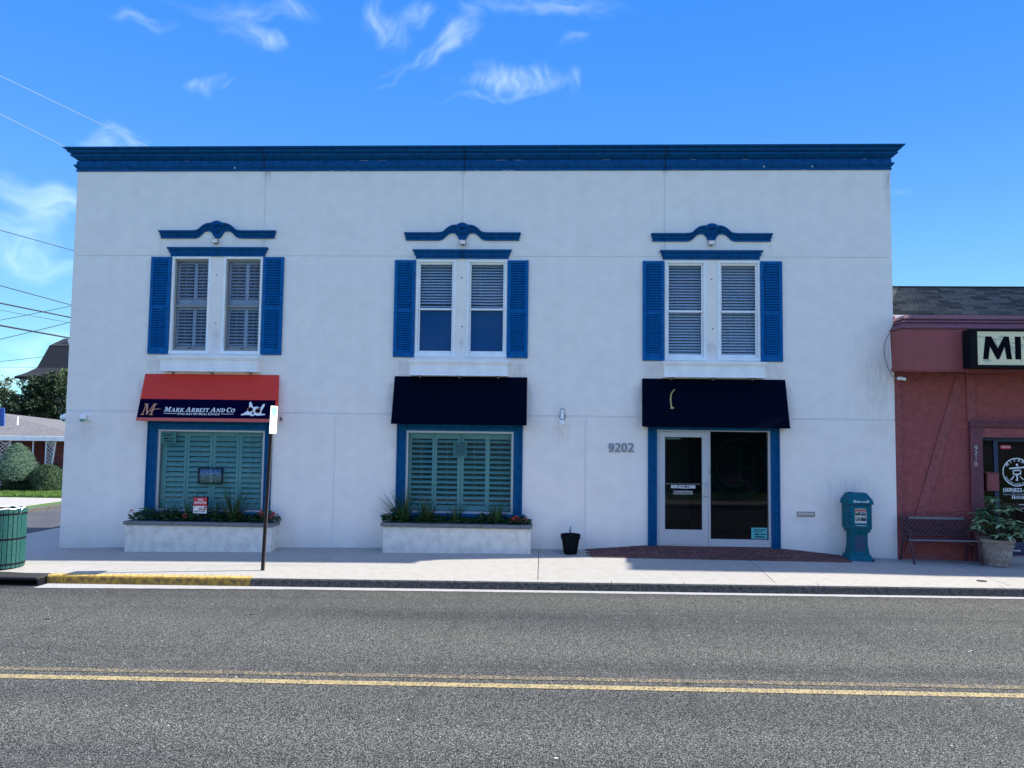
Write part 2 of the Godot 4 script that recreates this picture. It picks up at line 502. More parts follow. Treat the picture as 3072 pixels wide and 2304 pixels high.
# stains of the front wall (16 m by 8 m): rust under the cornice seams, streaks under mouldings, shade painted in over the news box, splash at the foot
func stains_and_shade() -> ImageTexture:
	var w := 1024
	var h := 512
	var im := Image.create(w, h, false, Image.FORMAT_RGBA8)
	im.fill(Color(0.5, 0.48, 0.45, 0.0))
	var n1 := noise(0.02, 4, FastNoiseLite.TYPE_SIMPLEX_SMOOTH, 61)
	var n2 := noise(0.05, 4, FastNoiseLite.TYPE_SIMPLEX_SMOOTH, 62)
	# [x, top y, width, length, strength, r, g, b]
	var marks := [
		[-5.47, 7.36, 0.12, 0.25, 0.75, 0.45, 0.30, 0.12], [-1.62, 7.36, 0.06, 0.2, 0.6, 0.45, 0.30, 0.12], [2.23, 7.37, 0.08, 0.2, 0.8, 0.42, 0.28, 0.14],
		[6.40, 7.37, 0.10, 1.1, 0.55, 0.40, 0.33, 0.25], [-5.5, 6.02, 0.07, 0.3, 0.55, 0.50, 0.38, 0.22], [-1.57, 5.92, 0.07, 0.2, 0.5, 0.50, 0.38, 0.22],
		[-7.5, 6.0, 0.10, 0.5, 0.25, 0.45, 0.42, 0.38], [4.2, 5.96, 0.10, 0.5, 0.25, 0.45, 0.42, 0.38], [2.2, 5.96, 0.10, 0.6, 0.2, 0.45, 0.42, 0.38],
		[-7.55, 3.70, 0.25, 0.7, 0.3, 0.42, 0.40, 0.36], [-2.75, 3.70, 0.2, 0.7, 0.3, 0.42, 0.40, 0.36], [-0.5, 3.68, 0.2, 0.7, 0.3, 0.42, 0.40, 0.36], [1.95, 3.68, 0.25, 0.8, 0.3, 0.42, 0.40, 0.36], [4.3, 3.68, 0.25, 0.7, 0.28, 0.42, 0.40, 0.36],
		[-6.38, 4.35, 0.10, 0.65, 0.5, 0.30, 0.29, 0.27, 0.45], [-1.61, 4.15, 0.05, 0.35, 0.5, 0.45, 0.35, 0.2, 0.45], [3.11, 4.10, 0.14, 0.42, 0.55, 0.28, 0.27, 0.26, 0.45],
		[-7.78, 3.3, 0.14, 0.95, 0.38, 0.42, 0.38, 0.33], [-5.05, 3.3, 0.14, 0.95, 0.25, 0.42, 0.38, 0.33], [-2.93, 3.3, 0.12, 0.95, 0.35, 0.42, 0.38, 0.33], [-0.28, 3.3, 0.12, 0.95, 0.3, 0.42, 0.38, 0.33], [1.75, 3.3, 0.16, 1.1, 0.4, 0.42, 0.36, 0.33], [4.5, 3.3, 0.16, 1.1, 0.38, 0.42, 0.36, 0.33],
		[0.31, 2.50, 0.22, 0.6, 0.3, 0.52, 0.44, 0.38], [-8.85, 2.38, 0.25, 0.6, 0.25, 0.42, 0.40, 0.36], [6.2, 4.3, 0.5, 2.6, 0.42, 0.45, 0.42, 0.33, 0.4],
		[5.6, 1.75, 0.65, 1.1, 0.42, 0.30, 0.31, 0.33, 0.5], [4.7, 0.9, 0.25, 0.5, 0.2, 0.35, 0.34, 0.33], [-2.85, 2.45, 0.10, 1.5, 0.22, 0.45, 0.42, 0.38], [-7.7, 2.45, 0.10, 1.5, 0.22, 0.45, 0.42, 0.38]]  # first entry: painted shade, not dirt, above the news box
	var acc := PackedFloat32Array()
	acc.resize(w * h)
	for m in marks:
		var x0 := int((m[0] - m[2] + 9.4) * w / 16.0)
		var x1 := int((m[0] + m[2] + 9.4) * w / 16.0)
		var y0 := int((8.0 - m[1]) * h / 8.0)
		var y1 := int((8.0 - m[1] + m[3]) * h / 8.0)
		for y in range(maxi(y0, 0), mini(y1 + 1, h)):
			for x in range(maxi(x0, 0), mini(x1 + 1, w)):
				var u: float = (x * 16.0 / w - 9.4 - m[0]) / m[2]
				var v: float = float(y - y0) / maxf(1.0, y1 - y0)
				var a: float = m[4] * pow(maxf(0.0, 1.0 - u * u), 1.3) * smoothstep(0.0, m[8] if m.size() > 8 else 0.15, v) * pow(1.0 - v, 1.2) * clampf(0.6 + 0.9 * n2.get_noise_2d(x * 4.0, y * 0.7), 0.0, 1.0)
				var c := im.get_pixel(x, y)
				if a > c.a:
					im.set_pixel(x, y, Color(m[5], m[6], m[7], a))
	for y in h:
		var hy := 8.0 - y * 8.0 / h
		for x in w:
			var n := n1.get_noise_2d(x, y) * 0.5 + 0.5
			var a := 0.0
			if hy < 1.0:
				a = 0.30 * pow(1.0 - hy, 2.5) * (0.4 + 1.1 * n)
			a = maxf(a, 0.05 * clampf((n - 0.52) * 3.0, 0.0, 1.0))
			var c := im.get_pixel(x, y)
			if a > c.a:
				im.set_pixel(x, y, Color(0.46, 0.45, 0.43, a))
	return ImageTexture.create_from_image(im)

# ------------------------------------------------------------------ camera, sky, sun
const EYE := Vector3(0, 2.2897, 14.5)
const CR := Vector3(0.99901455, 0.01258229, -0.0425631)
const CU := Vector3(-0.00979068, 0.99782604, 0.06517152)
const CF := Vector3(-0.04329057, 0.06469057, -0.99696593)

func cover() -> ImageTexture:
	# cirrus: cloud masses given by their direction (azimuth from -z towards +x, elevation, degrees), long axis, tilt and streak direction
	var w := 4096
	var h := 2048
	var small := Image.create(512, 256, false, Image.FORMAT_RGBA8)
	small.fill(Color(1, 1, 1, 0))
	var n1 := noise(0.012, 5, FastNoiseLite.TYPE_SIMPLEX_SMOOTH, 71)
	var n2 := noise(0.05, 4, FastNoiseLite.TYPE_SIMPLEX_SMOOTH, 72)
	for y in 128:
		var el := 90.0 - (y + 0.5) * 180.0 / 256
		var ce := maxf(0.15, cos(deg_to_rad(el)))
		for x in 512:
			var az := (x + 0.5) * 360.0 / 512 - 180.0
			var front := smoothstep(36.0, 60.0, absf(az + 2.0)) if el < 44.0 else 1.0
			front = maxf(front, smoothstep(34.0, 46.0, el))
			var px := sin(deg_to_rad(az)) * ce * 300.0 / (0.25 + sin(deg_to_rad(maxf(el, 0.0))))
			var py := cos(deg_to_rad(az)) * ce * 300.0 / (0.25 + sin(deg_to_rad(maxf(el, 0.0))))
			var v := n1.get_noise_2d(px * 0.35 + n2.get_noise_2d(px * 0.2, py * 0.2) * 40.0, py * 0.12)
			var a := clampf((v + 0.17) * 1.35, 0.0, 0.85) * front * smoothstep(2.0, 12.0, el)  # unseen cloud outside the view is thickened to add neutral fill light
			if a > 0.003:
				small.set_pixel(x, y, Color(1, 1, 1, a))
	small.resize(w, h, Image.INTERPOLATE_CUBIC)
	# masses in view: azimuth, elevation, half length, half height, tilt, streak tilt, strength (degrees)
	var cl := [
		[-22.8, 27.8, 5.08, 0.75, 8, 18, 0.28], [-29.2, 26.1, 2.23, 0.58, 5, 9, 0.40], [-22.0, 26.6, 3.02, 0.72, -14, -20, 0.38], [-20.3, 26.2, 1.00, 0.84, -41, -51, 0.50],
		[-19.0, 28.5, 1.75, 1.09, -21, -41, 0.30], [-13.2, 28.5, 1.16, 2.10, 1, -76, 0.40], [-11.9, 27.9, 1.85, 1.56, 35, 65, 0.26], [-10.0, 29.1, 1.69, 1.06, 34, 42, 0.36],
		[-7.8, 27.7, 2.97, 0.98, 41, 43, 0.62], [-6.6, 28.5, 1.56, 1.42, 43, 48, 0.30], [-10.4, 26.1, 2.82, 0.35, 26, 24, 0.24], [-12.1, 24.9, 1.88, 0.21, 30, 30, 0.16],
		[0.1, 29.9, 6.48, 0.89, -5, -3, 0.36], [-5.9, 29.9, 1.85, 0.83, -8, -18, 0.30], [1.9, 27.8, 1.31, 0.52, 7, 9, 0.26], [-2.6, 25.1, 5.30, 1.08, 5, 63, 0.40],
		[-3.5, 25.5, 2.56, 1.25, -9, -64, 0.34], [-0.9, 25.5, 2.24, 1.25, -0, -80, 0.36], [2.1, 25.3, 0.83, 1.25, -13, -76, 0.38], [-3.3, 24.2, 6.14, 0.27, 6, 5, 0.26],
		[-25.1, 23.0, 1.86, 0.68, 24, 65, 0.36], [-23.6, 23.4, 1.15, 0.17, 37, 37, 0.20], [-30.0, 18.8, 2.54, 0.97, 0, 5, 0.42], [-31.5, 18.6, 1.30, 0.70, 11, 11, 0.22],
		[-34.5, 14.4, 3.73, 1.27, -4, -6, 0.62], [-35.6, 11.1, 1.70, 2.56, 68, 78, 0.42], [-33.8, 10.0, 3.04, 0.87, 13, 13, 0.30], [-35.2, 12.8, 2.94, 1.13, -1, -1, 0.35],
		[-35.2, 3.6, 3.67, 1.16, 3, 3, 0.42], [-34.3, 5.4, 3.00, 0.73, 12, 12, 0.25], [24.6, 16.0, 1.08, 0.29, -13, -13, 0.22]]
	var big := noise(0.6, 5, FastNoiseLite.TYPE_SIMPLEX_SMOOTH, 73)
	var wob := noise(0.25, 3, FastNoiseLite.TYPE_SIMPLEX_SMOOTH, 74)
	for c in cl:
		var reach := maxf(c[2], c[3]) * 1.7
		var ca := cos(deg_to_rad(c[4]))
		var sa := sin(deg_to_rad(c[4]))
		var cs := cos(deg_to_rad(c[5]))
		var ss := sin(deg_to_rad(c[5]))
		var kx := cos(deg_to_rad(c[1]))
		var x0 := int((c[0] - reach / kx + 180.0) / 360.0 * w)
		var x1 := int((c[0] + reach / kx + 180.0) / 360.0 * w)
		var y0 := int((90.0 - c[1] - reach) / 180.0 * h)
		var y1 := int((90.0 - c[1] + reach) / 180.0 * h)
		for y in range(maxi(0, y0), mini(y1, h / 2)):
			var dy: float = 90.0 - (y + 0.5) * 180.0 / h - c[1]
			for x in range(x0, x1):
				var dx: float = ((x + 0.5) * 360.0 / w - 180.0 - c[0]) * kx
				var wx := dx + wob.get_noise_2d(dx + c[0], dy + c[1] * 3.0) * 0.9
				var wy := dy + wob.get_noise_2d(dx + 50.0, dy + c[0]) * 0.7
				var u: float = (wx * ca + wy * sa) / c[2]
				var v: float = (-wx * sa + wy * ca) / c[3]
				var e := 1.0 - sqrt(u * u + v * v)
				if e <= 0.0:
					continue
				var su := wx * cs + wy * ss
				var sv := -wx * ss + wy * cs
				var f := 0.5 + 0.5 * big.get_noise_2d(su * 0.45 + c[0] * 7.0, sv * 2.6 + c[1] * 5.0)
				var g := 0.5 + 0.5 * big.get_noise_2d(su * 1.3 + 30.0, sv * 7.0 + c[0])
				var a: float = c[6] * 0.95 * smoothstep(0.0, 1.0, e) * clampf((f * 0.85 + g * 0.30 - 0.22) * 1.5, 0.0, 1.0)
				a *= 0.62
				if c[0] < -31.0:
					a = c[6] * 0.72 * smoothstep(0.0, 0.9, e) * clampf(0.35 + 0.8 * (f - 0.3), 0.0, 1.0)
				if a > 0.002:
					var o := small.get_pixel(posmod(x, w), y)
					small.set_pixel(posmod(x, w), y, Color(1, 1, 1, o.a + a * (1.0 - o.a)))
	# the texture's left edge looks along -z
	var im := Image.create(w, h, false, Image.FORMAT_RGBA8)
	im.blit_rect(small, Rect2i(w / 2, 0, w / 2, h), Vector2i(0, 0))
	im.blit_rect(small, Rect2i(0, 0, w / 2, h), Vector2i(w / 2, 0))
	return ImageTexture.create_from_image(im)

func camera_sky_sun() -> void:
	var cam := Camera3D.new()
	cam.name = "camera"
	cam.fov = rad_to_deg(2.0 * atan(1152.0 / 2307.5))
	cam.near = 0.05
	cam.far = 900.0
	add_child(cam)
	cam.transform = Transform3D(Basis(CR, CU, -CF), EYE)
	var env := Environment.new()
	env.background_mode = Environment.BG_SKY
	env.tonemap_mode = Environment.TONE_MAPPER_LINEAR
	env.tonemap_exposure = EXPO
	env.sdfgi_enabled = true
	env.ssao_enabled = true
	env.ssil_enabled = true
	var sky := Sky.new()
	var m := ProceduralSkyMaterial.new()
	var k := 1.0 / EXPO
	m.sky_top_color = Color(0.046 * k, 0.285 * k, 1.08 * k).linear_to_srgb()
	m.sky_horizon_color = Color(0.62 * k, 1.28 * k, 1.25 * k).linear_to_srgb()
	m.sky_curve = 0.115
	m.ground_bottom_color = Color(0.10, 0.10, 0.10).linear_to_srgb()
	m.ground_horizon_color = Color(0.16, 0.17, 0.18).linear_to_srgb()
	m.sun_angle_max = 55.0
	m.sun_curve = 0.12
	m.sky_cover = cover()
	m.sky_cover_modulate = Color(1.0, 0.98, 0.94, 0.62)
	sky.sky_material = m
	env.sky = sky
	var we := WorldEnvironment.new()
	we.name = "world_environment"
	we.environment = env
	add_child(we)
	var sun := DirectionalLight3D.new()
	sun.name = "sun"
	sun.light_energy = 1.5
	sun.light_color = Color(1.0, 0.972, 0.925)
	sun.light_angular_distance = 0.5
	sun.shadow_enabled = true
	add_child(sun)
	sun.look_at_from_position(Vector3(11.5, 10, -1.2), Vector3.ZERO, Vector3.UP)

# ------------------------------------------------------------------ levels of the ground
func table(t: Array, x: float) -> float:
	for k in t.size() - 1:
		if x <= t[k + 1][0]:
			return lerpf(t[k][1], t[k + 1][1], clampf((x - t[k][0]) / (t[k + 1][0] - t[k][0]), 0.0, 1.0))
	return t[t.size() - 1][1]

func gutter_y(x: float) -> float:
	return -0.17 + 0.0073 * clampf(x, -11.0, 13.0)

func curb_y(x: float) -> float:
	return gutter_y(x) + 0.145

func wall_foot(x: float) -> float:
	return table([[-60.0, -0.03], [-9.27, 0.0], [-8.0, 0.038], [-3.0, 0.125], [-0.24, 0.156], [0.8, 0.165], [5.14, 0.150], [6.45, 0.098], [8.2, 0.088], [14.0, 0.07]], x)

func walk_y(x: float, z: float) -> float:
	return lerpf(wall_foot(x), curb_y(x), clampf(z / 2.05, -0.5, 1.0))

func road_y(x: float, z: float) -> float:
	var u := (z - 6.85) / 4.65
	return gutter_y(x) + 0.05 * (1.0 - u * u)

func apron_y(x: float, z: float) -> float:
	var door := table([[0.8, 0.168], [1.93, 0.262], [4.37, 0.246], [5.5, 0.14]], x)
	return lerpf(door, walk_y(x, 0.58) + 0.006, clampf(z / 0.58, 0.0, 1.0))

# a sheet over x0..x1, z0..z1 whose height is f(x, z)
func sheet(s: SurfaceTool, x0: float, x1: float, z0: float, z1: float, nx: int, nz: int, f: Callable, skirt := 0.0) -> void:
	var pt := func(i: int, j: int) -> Vector3:
		var x := lerpf(x0, x1, float(i) / nx)
		var z := lerpf(z0, z1, float(j) / nz)
		return Vector3(x, f.call(x, z), z)
	for i in nx:
		for j in nz:
			quad(s, pt.call(i, j), pt.call(i, j + 1), pt.call(i + 1, j + 1), pt.call(i + 1, j), Vector3.UP)
	if skirt > 0.0:
		var dn := Vector3(0, -skirt, 0)
		for i in nx:
			for e in [[0, -1.0], [nz, 1.0]]:
				var a: Vector3 = pt.call(i, e[0])
				var b: Vector3 = pt.call(i + 1, e[0])
				quad(s, a, b, b + dn, a + dn, Vector3(0, 0, e[1]))
		for j in nz:
			for e in [[0, -1.0], [nx, 1.0]]:
				var a: Vector3 = pt.call(e[0], j)
				var b: Vector3 = pt.call(e[0], j + 1)
				quad(s, a, b, b + dn, a + dn, Vector3(e[1], 0, 0))

func build_ground() -> void:
	var s := st()
	quad(s, Vector3(-400, -0.40, 400), Vector3(400, -0.40, 400), Vector3(400, -0.40, -400), Vector3(-400, -0.40, -400), Vector3.UP)
	struct(put("ground", s, M.ground))
	s = st()
	sheet(s, -60, 60, 2.20, 11.5, 80, 12, road_y)
	struct(put("road", s, M.asphalt))
	s = st()
	sheet(s, -17.4, -11.5, -70, 2.20, 2, 12, func(x: float, z: float) -> float: return -0.262 + 0.02 * (1.0 - pow((x + 14.45) / 2.95, 2.0)))
	struct(put("side_road", s, M.asphalt_side))
	for q in [[6.665, 6.775, "yellow_worn"], [6.905, 7.025, "yellow_paint"]]:
		s = st()
		sheet(s, -60, 60, q[0], q[1], 80, 1, func(x: float, z: float) -> float: return road_y(x, z) + 0.004)
		struct(put("centre_line", s, M[q[2]]))
	# tar flecks and pale chips lying in the wearing course
	rng.seed = 404
	for q in [["tar_fleck", 12, "black", 0.015, 0.06], ["stone_chip", 150, "caulk", 0.006, 0.016]]:
		s = st()
		for k in q[1]:
			var fx := rng.randf_range(-7.5, 7.5)
			var fz := rng.randf_range(2.7, 9.6)
			var fw := rng.randf_range(q[3], q[4])
			var fd := fw * rng.randf_range(0.25, 0.7)
			var pts := []
			for j in 7:
				var a := TAU * j / 7
				var rr := rng.randf_range(0.6, 1.0)
				var px := fx + cos(a) * fw * rr
				var pz := fz + sin(a) * fd * rr
				pts.append(Vector3(px, road_y(px, pz) + 0.003, pz))
			for j in 7:
				tri(s, Vector3(fx, road_y(fx, fz) + 0.004, fz), pts[j], pts[(j + 1) % 7], Vector3.UP)
		struct(put(q[0], s, M[q[2]]), "stuff")
	# gutter strip of pale concrete along the curb, with a slightly ragged asphalt edge
	s = st()
	var edge := noise(0.9, 3, FastNoiseLite.TYPE_SIMPLEX, 5)
	var x := -8.0
	while x < 40.0:
		var z0 := table([[-8.0, 2.58], [-6.9, 2.53], [-4.0, 2.41], [0.0, 2.37], [8.0, 2.345]], x) + edge.get_noise_1d(x * 3.0) * 0.018
		var z1 := table([[-8.0, 2.58], [-6.9, 2.53], [-4.0, 2.41], [0.0, 2.37], [8.0, 2.345]], x + 0.1) + edge.get_noise_1d((x + 0.1) * 3.0) * 0.018
		quad(s, Vector3(x, gutter_y(x) + 0.012, 2.2), Vector3(x, road_y(x, z0) + 0.006, z0), Vector3(x + 0.1, road_y(x + 0.1, z1) + 0.006, z1), Vector3(x + 0.1, gutter_y(x + 0.1) + 0.012, 2.2), Vector3.UP)
		x += 0.1
	struct(put("gutter", s, M.gutter))

	# sidewalk: one slab after another over a dark bed
	var walk := struct(group3("sidewalk", self)) as Node3D
	s = st()
	sheet(s, -11.45, 14.0, -0.12, 2.05, 60, 2, func(xx: float, zz: float) -> float: return walk_y(xx, zz) - 0.022)
	sheet(s, -11.45, -9.1, -40.0, -0.12, 1, 8, func(_a: float, _b: float) -> float: return -0.075)
	put("joint_bed", s, M.joint, walk)
	var xs := [-11.4, -9.62, -7.76, -5.21, -3.80, -0.09, 3.65, 7.25, 10.8, 14.0]
	for k in xs.size() - 1:
		var wide: float = 0.012 if xs[k] > -4.0 else 0.006
		var cuts := [-0.1, 2.05] if k >= 4 else [-0.1, 1.38, 2.05]
		for j in cuts.size() - 1:
			s = st()
			sheet(s, xs[k] + wide * 0.5, xs[k + 1] - wide * 0.5, cuts[j] + (0.0 if j == 0 else 0.003), cuts[j + 1] - 0.004, maxi(2, int((xs[k + 1] - xs[k]) / 0.4)), 3, walk_y, 0.05)
			put("slab", s, M.concrete if (k + j) % 2 == 0 else M.concrete_b, walk)
	for k in 12:
		s = st()
		sheet(s, -11.4, -9.1, -0.11 - 1.6 * (k + 1), -0.12 - 1.6 * k, 1, 1, func(xx: float, zz: float) -> float: return lerpf(-0.045, -0.01, (xx + 11.4) / 2.3), 0.05)
		put("slab", s, M.concrete if k % 2 == 0 else M.concrete_b, walk)
	# small iron valve cover near the right-hand curb
	s = st()
	lathe(s, [Vector2(0.075, 0.0), Vector2(0.075, 0.008), Vector2(0.0, 0.008)], Vector3(7.0, walk_y(7.0, 1.72) - 0.002, 1.72), 20)
	tag(put("valve_cover", s, M.iron), "small round iron valve cover set in the sidewalk by the right curb", "valve cover")

	# curb stones along the main road
	var curb := struct(group3("curb", self)) as Node3D
	var cx := [-8.03, -7.75, -6.58, -5.42, -4.68, -3.95, -3.73, -2.0, -1.41, 1.07, 2.2, 4.27, 7.07, 9.5, 12.0, 14.0]
	for k in cx.size() - 1:
		rng.seed = 900 + k
		s = st()
		var g0: float = 0.006 if k in [3, 5, 6, 8, 10] else 0.012
		curb_stone(s, cx[k] + g0 * 0.5, cx[k + 1] - g0 * 0.5, 2.055, 2.205, 0)
		put("curb_stone", s, M.curb_yellow if cx[k + 1] <= -4.6 else M.concrete, curb)
		s = st()
		curb_stone(s, cx[k] + g0 * 0.5, cx[k + 1] - g0 * 0.5, 2.055, 2.205, 1)
		put("curb_face", s, M.curb_yellow_face if cx[k + 1] <= -4.6 else M.curb, curb)
	s = st()
	for k in 40:
		bx(s, -11.62, -11.46, -0.30, -0.05, -1.5 * (k + 1) + 1.8, -1.5 * k + 1.79, 0.02)
	put("side_curb", s, M.curb, curb)
	# brick apron before the door
	var ap := struct(group3("brick_apron", self)) as Node3D
	s = st()
	sheet(s, 0.84, 5.45, -0.1, 0.56, 24, 3, func(xx: float, zz: float) -> float: return maxf(apron_y(xx, maxf(zz, 0.0)) - 0.010, walk_y(xx, zz) + 0.001))
	put("mortar_bed", s, M.joint, ap)
	var bm := []
	for k in 3:
		s = st()
		box(s, Vector3.ZERO, Vector3(0.196, 0.03, 0.092), 0.006)
		bm.append(s.commit())
	rng.seed = 77
	for row in 6:
		var z := 0.045 + row * 0.0985
		var bxx := 0.86 + (0.1 if row % 2 == 1 else 0.0) + z * 0.02
		while bxx < 5.46 - absf(z - 0.3) * 0.2:
			var k := rng.randi() % 3
			var o := mi("paver_brick", bm[k], M["paver%d" % k], ap)
			var e := 0.06
			var dx := Vector3(2 * e, apron_y(bxx + e, z) - apron_y(bxx - e, z), 0).normalized()
			var dz := Vector3(0, apron_y(bxx, z + 0.04) - apron_y(bxx, z - 0.04), 0.08).normalized()
			var up := dz.cross(dx).normalized()
			o.transform = Transform3D(Basis(dx, up, dx.cross(up)), Vector3(bxx, apron_y(bxx, z) - 0.008 + rng.randf_range(-0.0025, 0.0025), z))
			bxx += 0.2025
	# storm drain at the left end of the curb
	var d := thing("storm_drain", "black cast iron storm drain inlet at the left end of the yellow curb", "storm drain", Vector3(-9.1, -0.23, 2.3))
	s = st()
	bx(s, -10.4, -8.06, curb_y(-9.0) - 0.045, curb_y(-9.0) + 0.004, 1.98, 2.40, 0.012)
	put("lintel", s, M.iron, d)
	s = st()
	bx(s, -8.09, -8.045, -0.26, curb_y(-9.0) - 0.045, 2.0, 2.39, 0.006)
	bx(s, -10.4, -10.34, -0.26, curb_y(-9.0) - 0.045, 2.0, 2.39, 0.006)
	bx(s, -10.4, -8.06, -0.30, -0.10, 1.99, 2.02)
	put("throat", s, M.black, d)
	s = st()
	for k in 9:
		bx(s, -10.4, -8.1, -0.245, -0.222, 2.42 + k * 0.05, 2.445 + k * 0.05, 0.004)
	for k in 4:
		bx(s, -10.4 + k * 0.75, -10.36 + k * 0.75, -0.245, -0.224, 2.4, 2.86)
	put("grate", s, M.iron, d)

func tag(o: Node3D, label: String, category: String, group := "") -> Node3D:
	o.set_meta("label", label)
	o.set_meta("category", category)
	if group != "":
		o.set_meta("group", group)
	return o

func curb_stone(s: SurfaceTool, x0: float, x1: float, z0: float, z1: float, part: int) -> void:
	var n := maxi(2, int((x1 - x0) / 0.12))
	var chip := noise(1.3, 3, FastNoiseLite.TYPE_SIMPLEX, 9)
	var rows := []
	for i in n + 1:
		var x := lerpf(x0, x1, float(i) / n)
		var c := chip.get_noise_1d(x * 2.0) * 0.010
		var t := curb_y(x) + 0.003
		var b := gutter_y(x) - 0.06
		rows.append([Vector3(x, b, z0), Vector3(x, t, z0), Vector3(x, t - maxf(0.0, -c) * 0.3, z1 - 0.032 + c), Vector3(x, t - 0.012, z1 - 0.012 + c), Vector3(x, t - 0.034, z1 + c * 0.5), Vector3(x, b, z1 + 0.012)])
	for i in n:
		for j in ([0, 1, 2] if part == 0 else [3, 4]):
			var o := Vector3(0, 1, 1)
			if j == 0:
				o = Vector3(0, 0, -1)
			quad(s, rows[i][j], rows[i + 1][j], rows[i + 1][j + 1], rows[i][j + 1], o)
	for e in ([[0, -1.0], [n, 1.0]] if part == 0 else []):
		var r: Array = rows[e[0]]
		for j in range(1, 4):
			tri(s, r[0], r[j], r[j + 1], Vector3(e[1], 0, 0))
		tri(s, r[0], r[4], r[5], Vector3(e[1], 0, 0))

# ------------------------------------------------------------------ the white corner building
# a piece of wall with openings [x0, x1, y0, y1]
func wall_panel(s: SurfaceTool, x0: float, x1: float, y0: float, y1: float, z: float, deep: float, holes := []) -> void:
	var xs := [x0, x1]
	var ys := [y0, y1]
	for h in holes:
		for v in [h[0], h[1]]:
			if v > x0 and v < x1 and not v in xs:
				xs.append(v)
		for v in [h[2], h[3]]:
			if v > y0 and v < y1 and not v in ys:
				ys.append(v)
	xs.sort()
	ys.sort()
	for i in xs.size() - 1:
		for j in ys.size() - 1:
			var cx: float = (xs[i] + xs[i + 1]) / 2
			var cy: float = (ys[j] + ys[j + 1]) / 2
			var open := false
			for h in holes:
				if cx > h[0] and cx < h[1] and cy > h[2] and cy < h[3]:
					open = true
			if not open:
				quad(s, Vector3(xs[i], ys[j], z), Vector3(xs[i + 1], ys[j], z), Vector3(xs[i + 1], ys[j + 1], z), Vector3(xs[i], ys[j + 1], z), Vector3.BACK)
				quad(s, Vector3(xs[i], ys[j], z - deep), Vector3(xs[i + 1], ys[j], z - deep), Vector3(xs[i + 1], ys[j + 1], z - deep), Vector3(xs[i], ys[j + 1], z - deep), Vector3.FORWARD)
	var loops := [[x0, x1, y0, y1, 1.0]]
	for h in holes:
		loops.append([maxf(h[0], x0), minf(h[1], x1), maxf(h[2], y0), minf(h[3], y1), -1.0])
	for l in loops:
		var a := Vector3(l[0], l[2], z)
		var b := Vector3(l[1], l[2], z)
		var c := Vector3(l[1], l[3], z)
		var d := Vector3(l[0], l[3], z)
		var k := Vector3(0, 0, -deep)
		quad(s, a, b, b + k, a + k, Vector3.DOWN * l[4])
		quad(s, b, c, c + k, b + k, Vector3.RIGHT * l[4])
		quad(s, c, d, d + k, c + k, Vector3.UP * l[4])
		quad(s, d, a, a + k, d + k, Vector3.LEFT * l[4])

const XL := -9.26
const XR := 6.455
# upper windows: [left x0, x1, right x0, x1, y0, y1, shutter-left x0, x1, shutter-right x0, x1]
const UP := [
	[-7.275, -6.510, -6.255, -5.485, 3.765, 5.655, -7.685, -7.285, -5.468, -5.066],
	[-2.495, -1.728, -1.515, -0.742, 3.745, 5.605, -2.907, -2.504, -0.738, -0.340],
	[2.240, 3.007, 3.228, 4.015, 3.715, 5.600, 1.820, 2.222, 4.012, 4.420]]

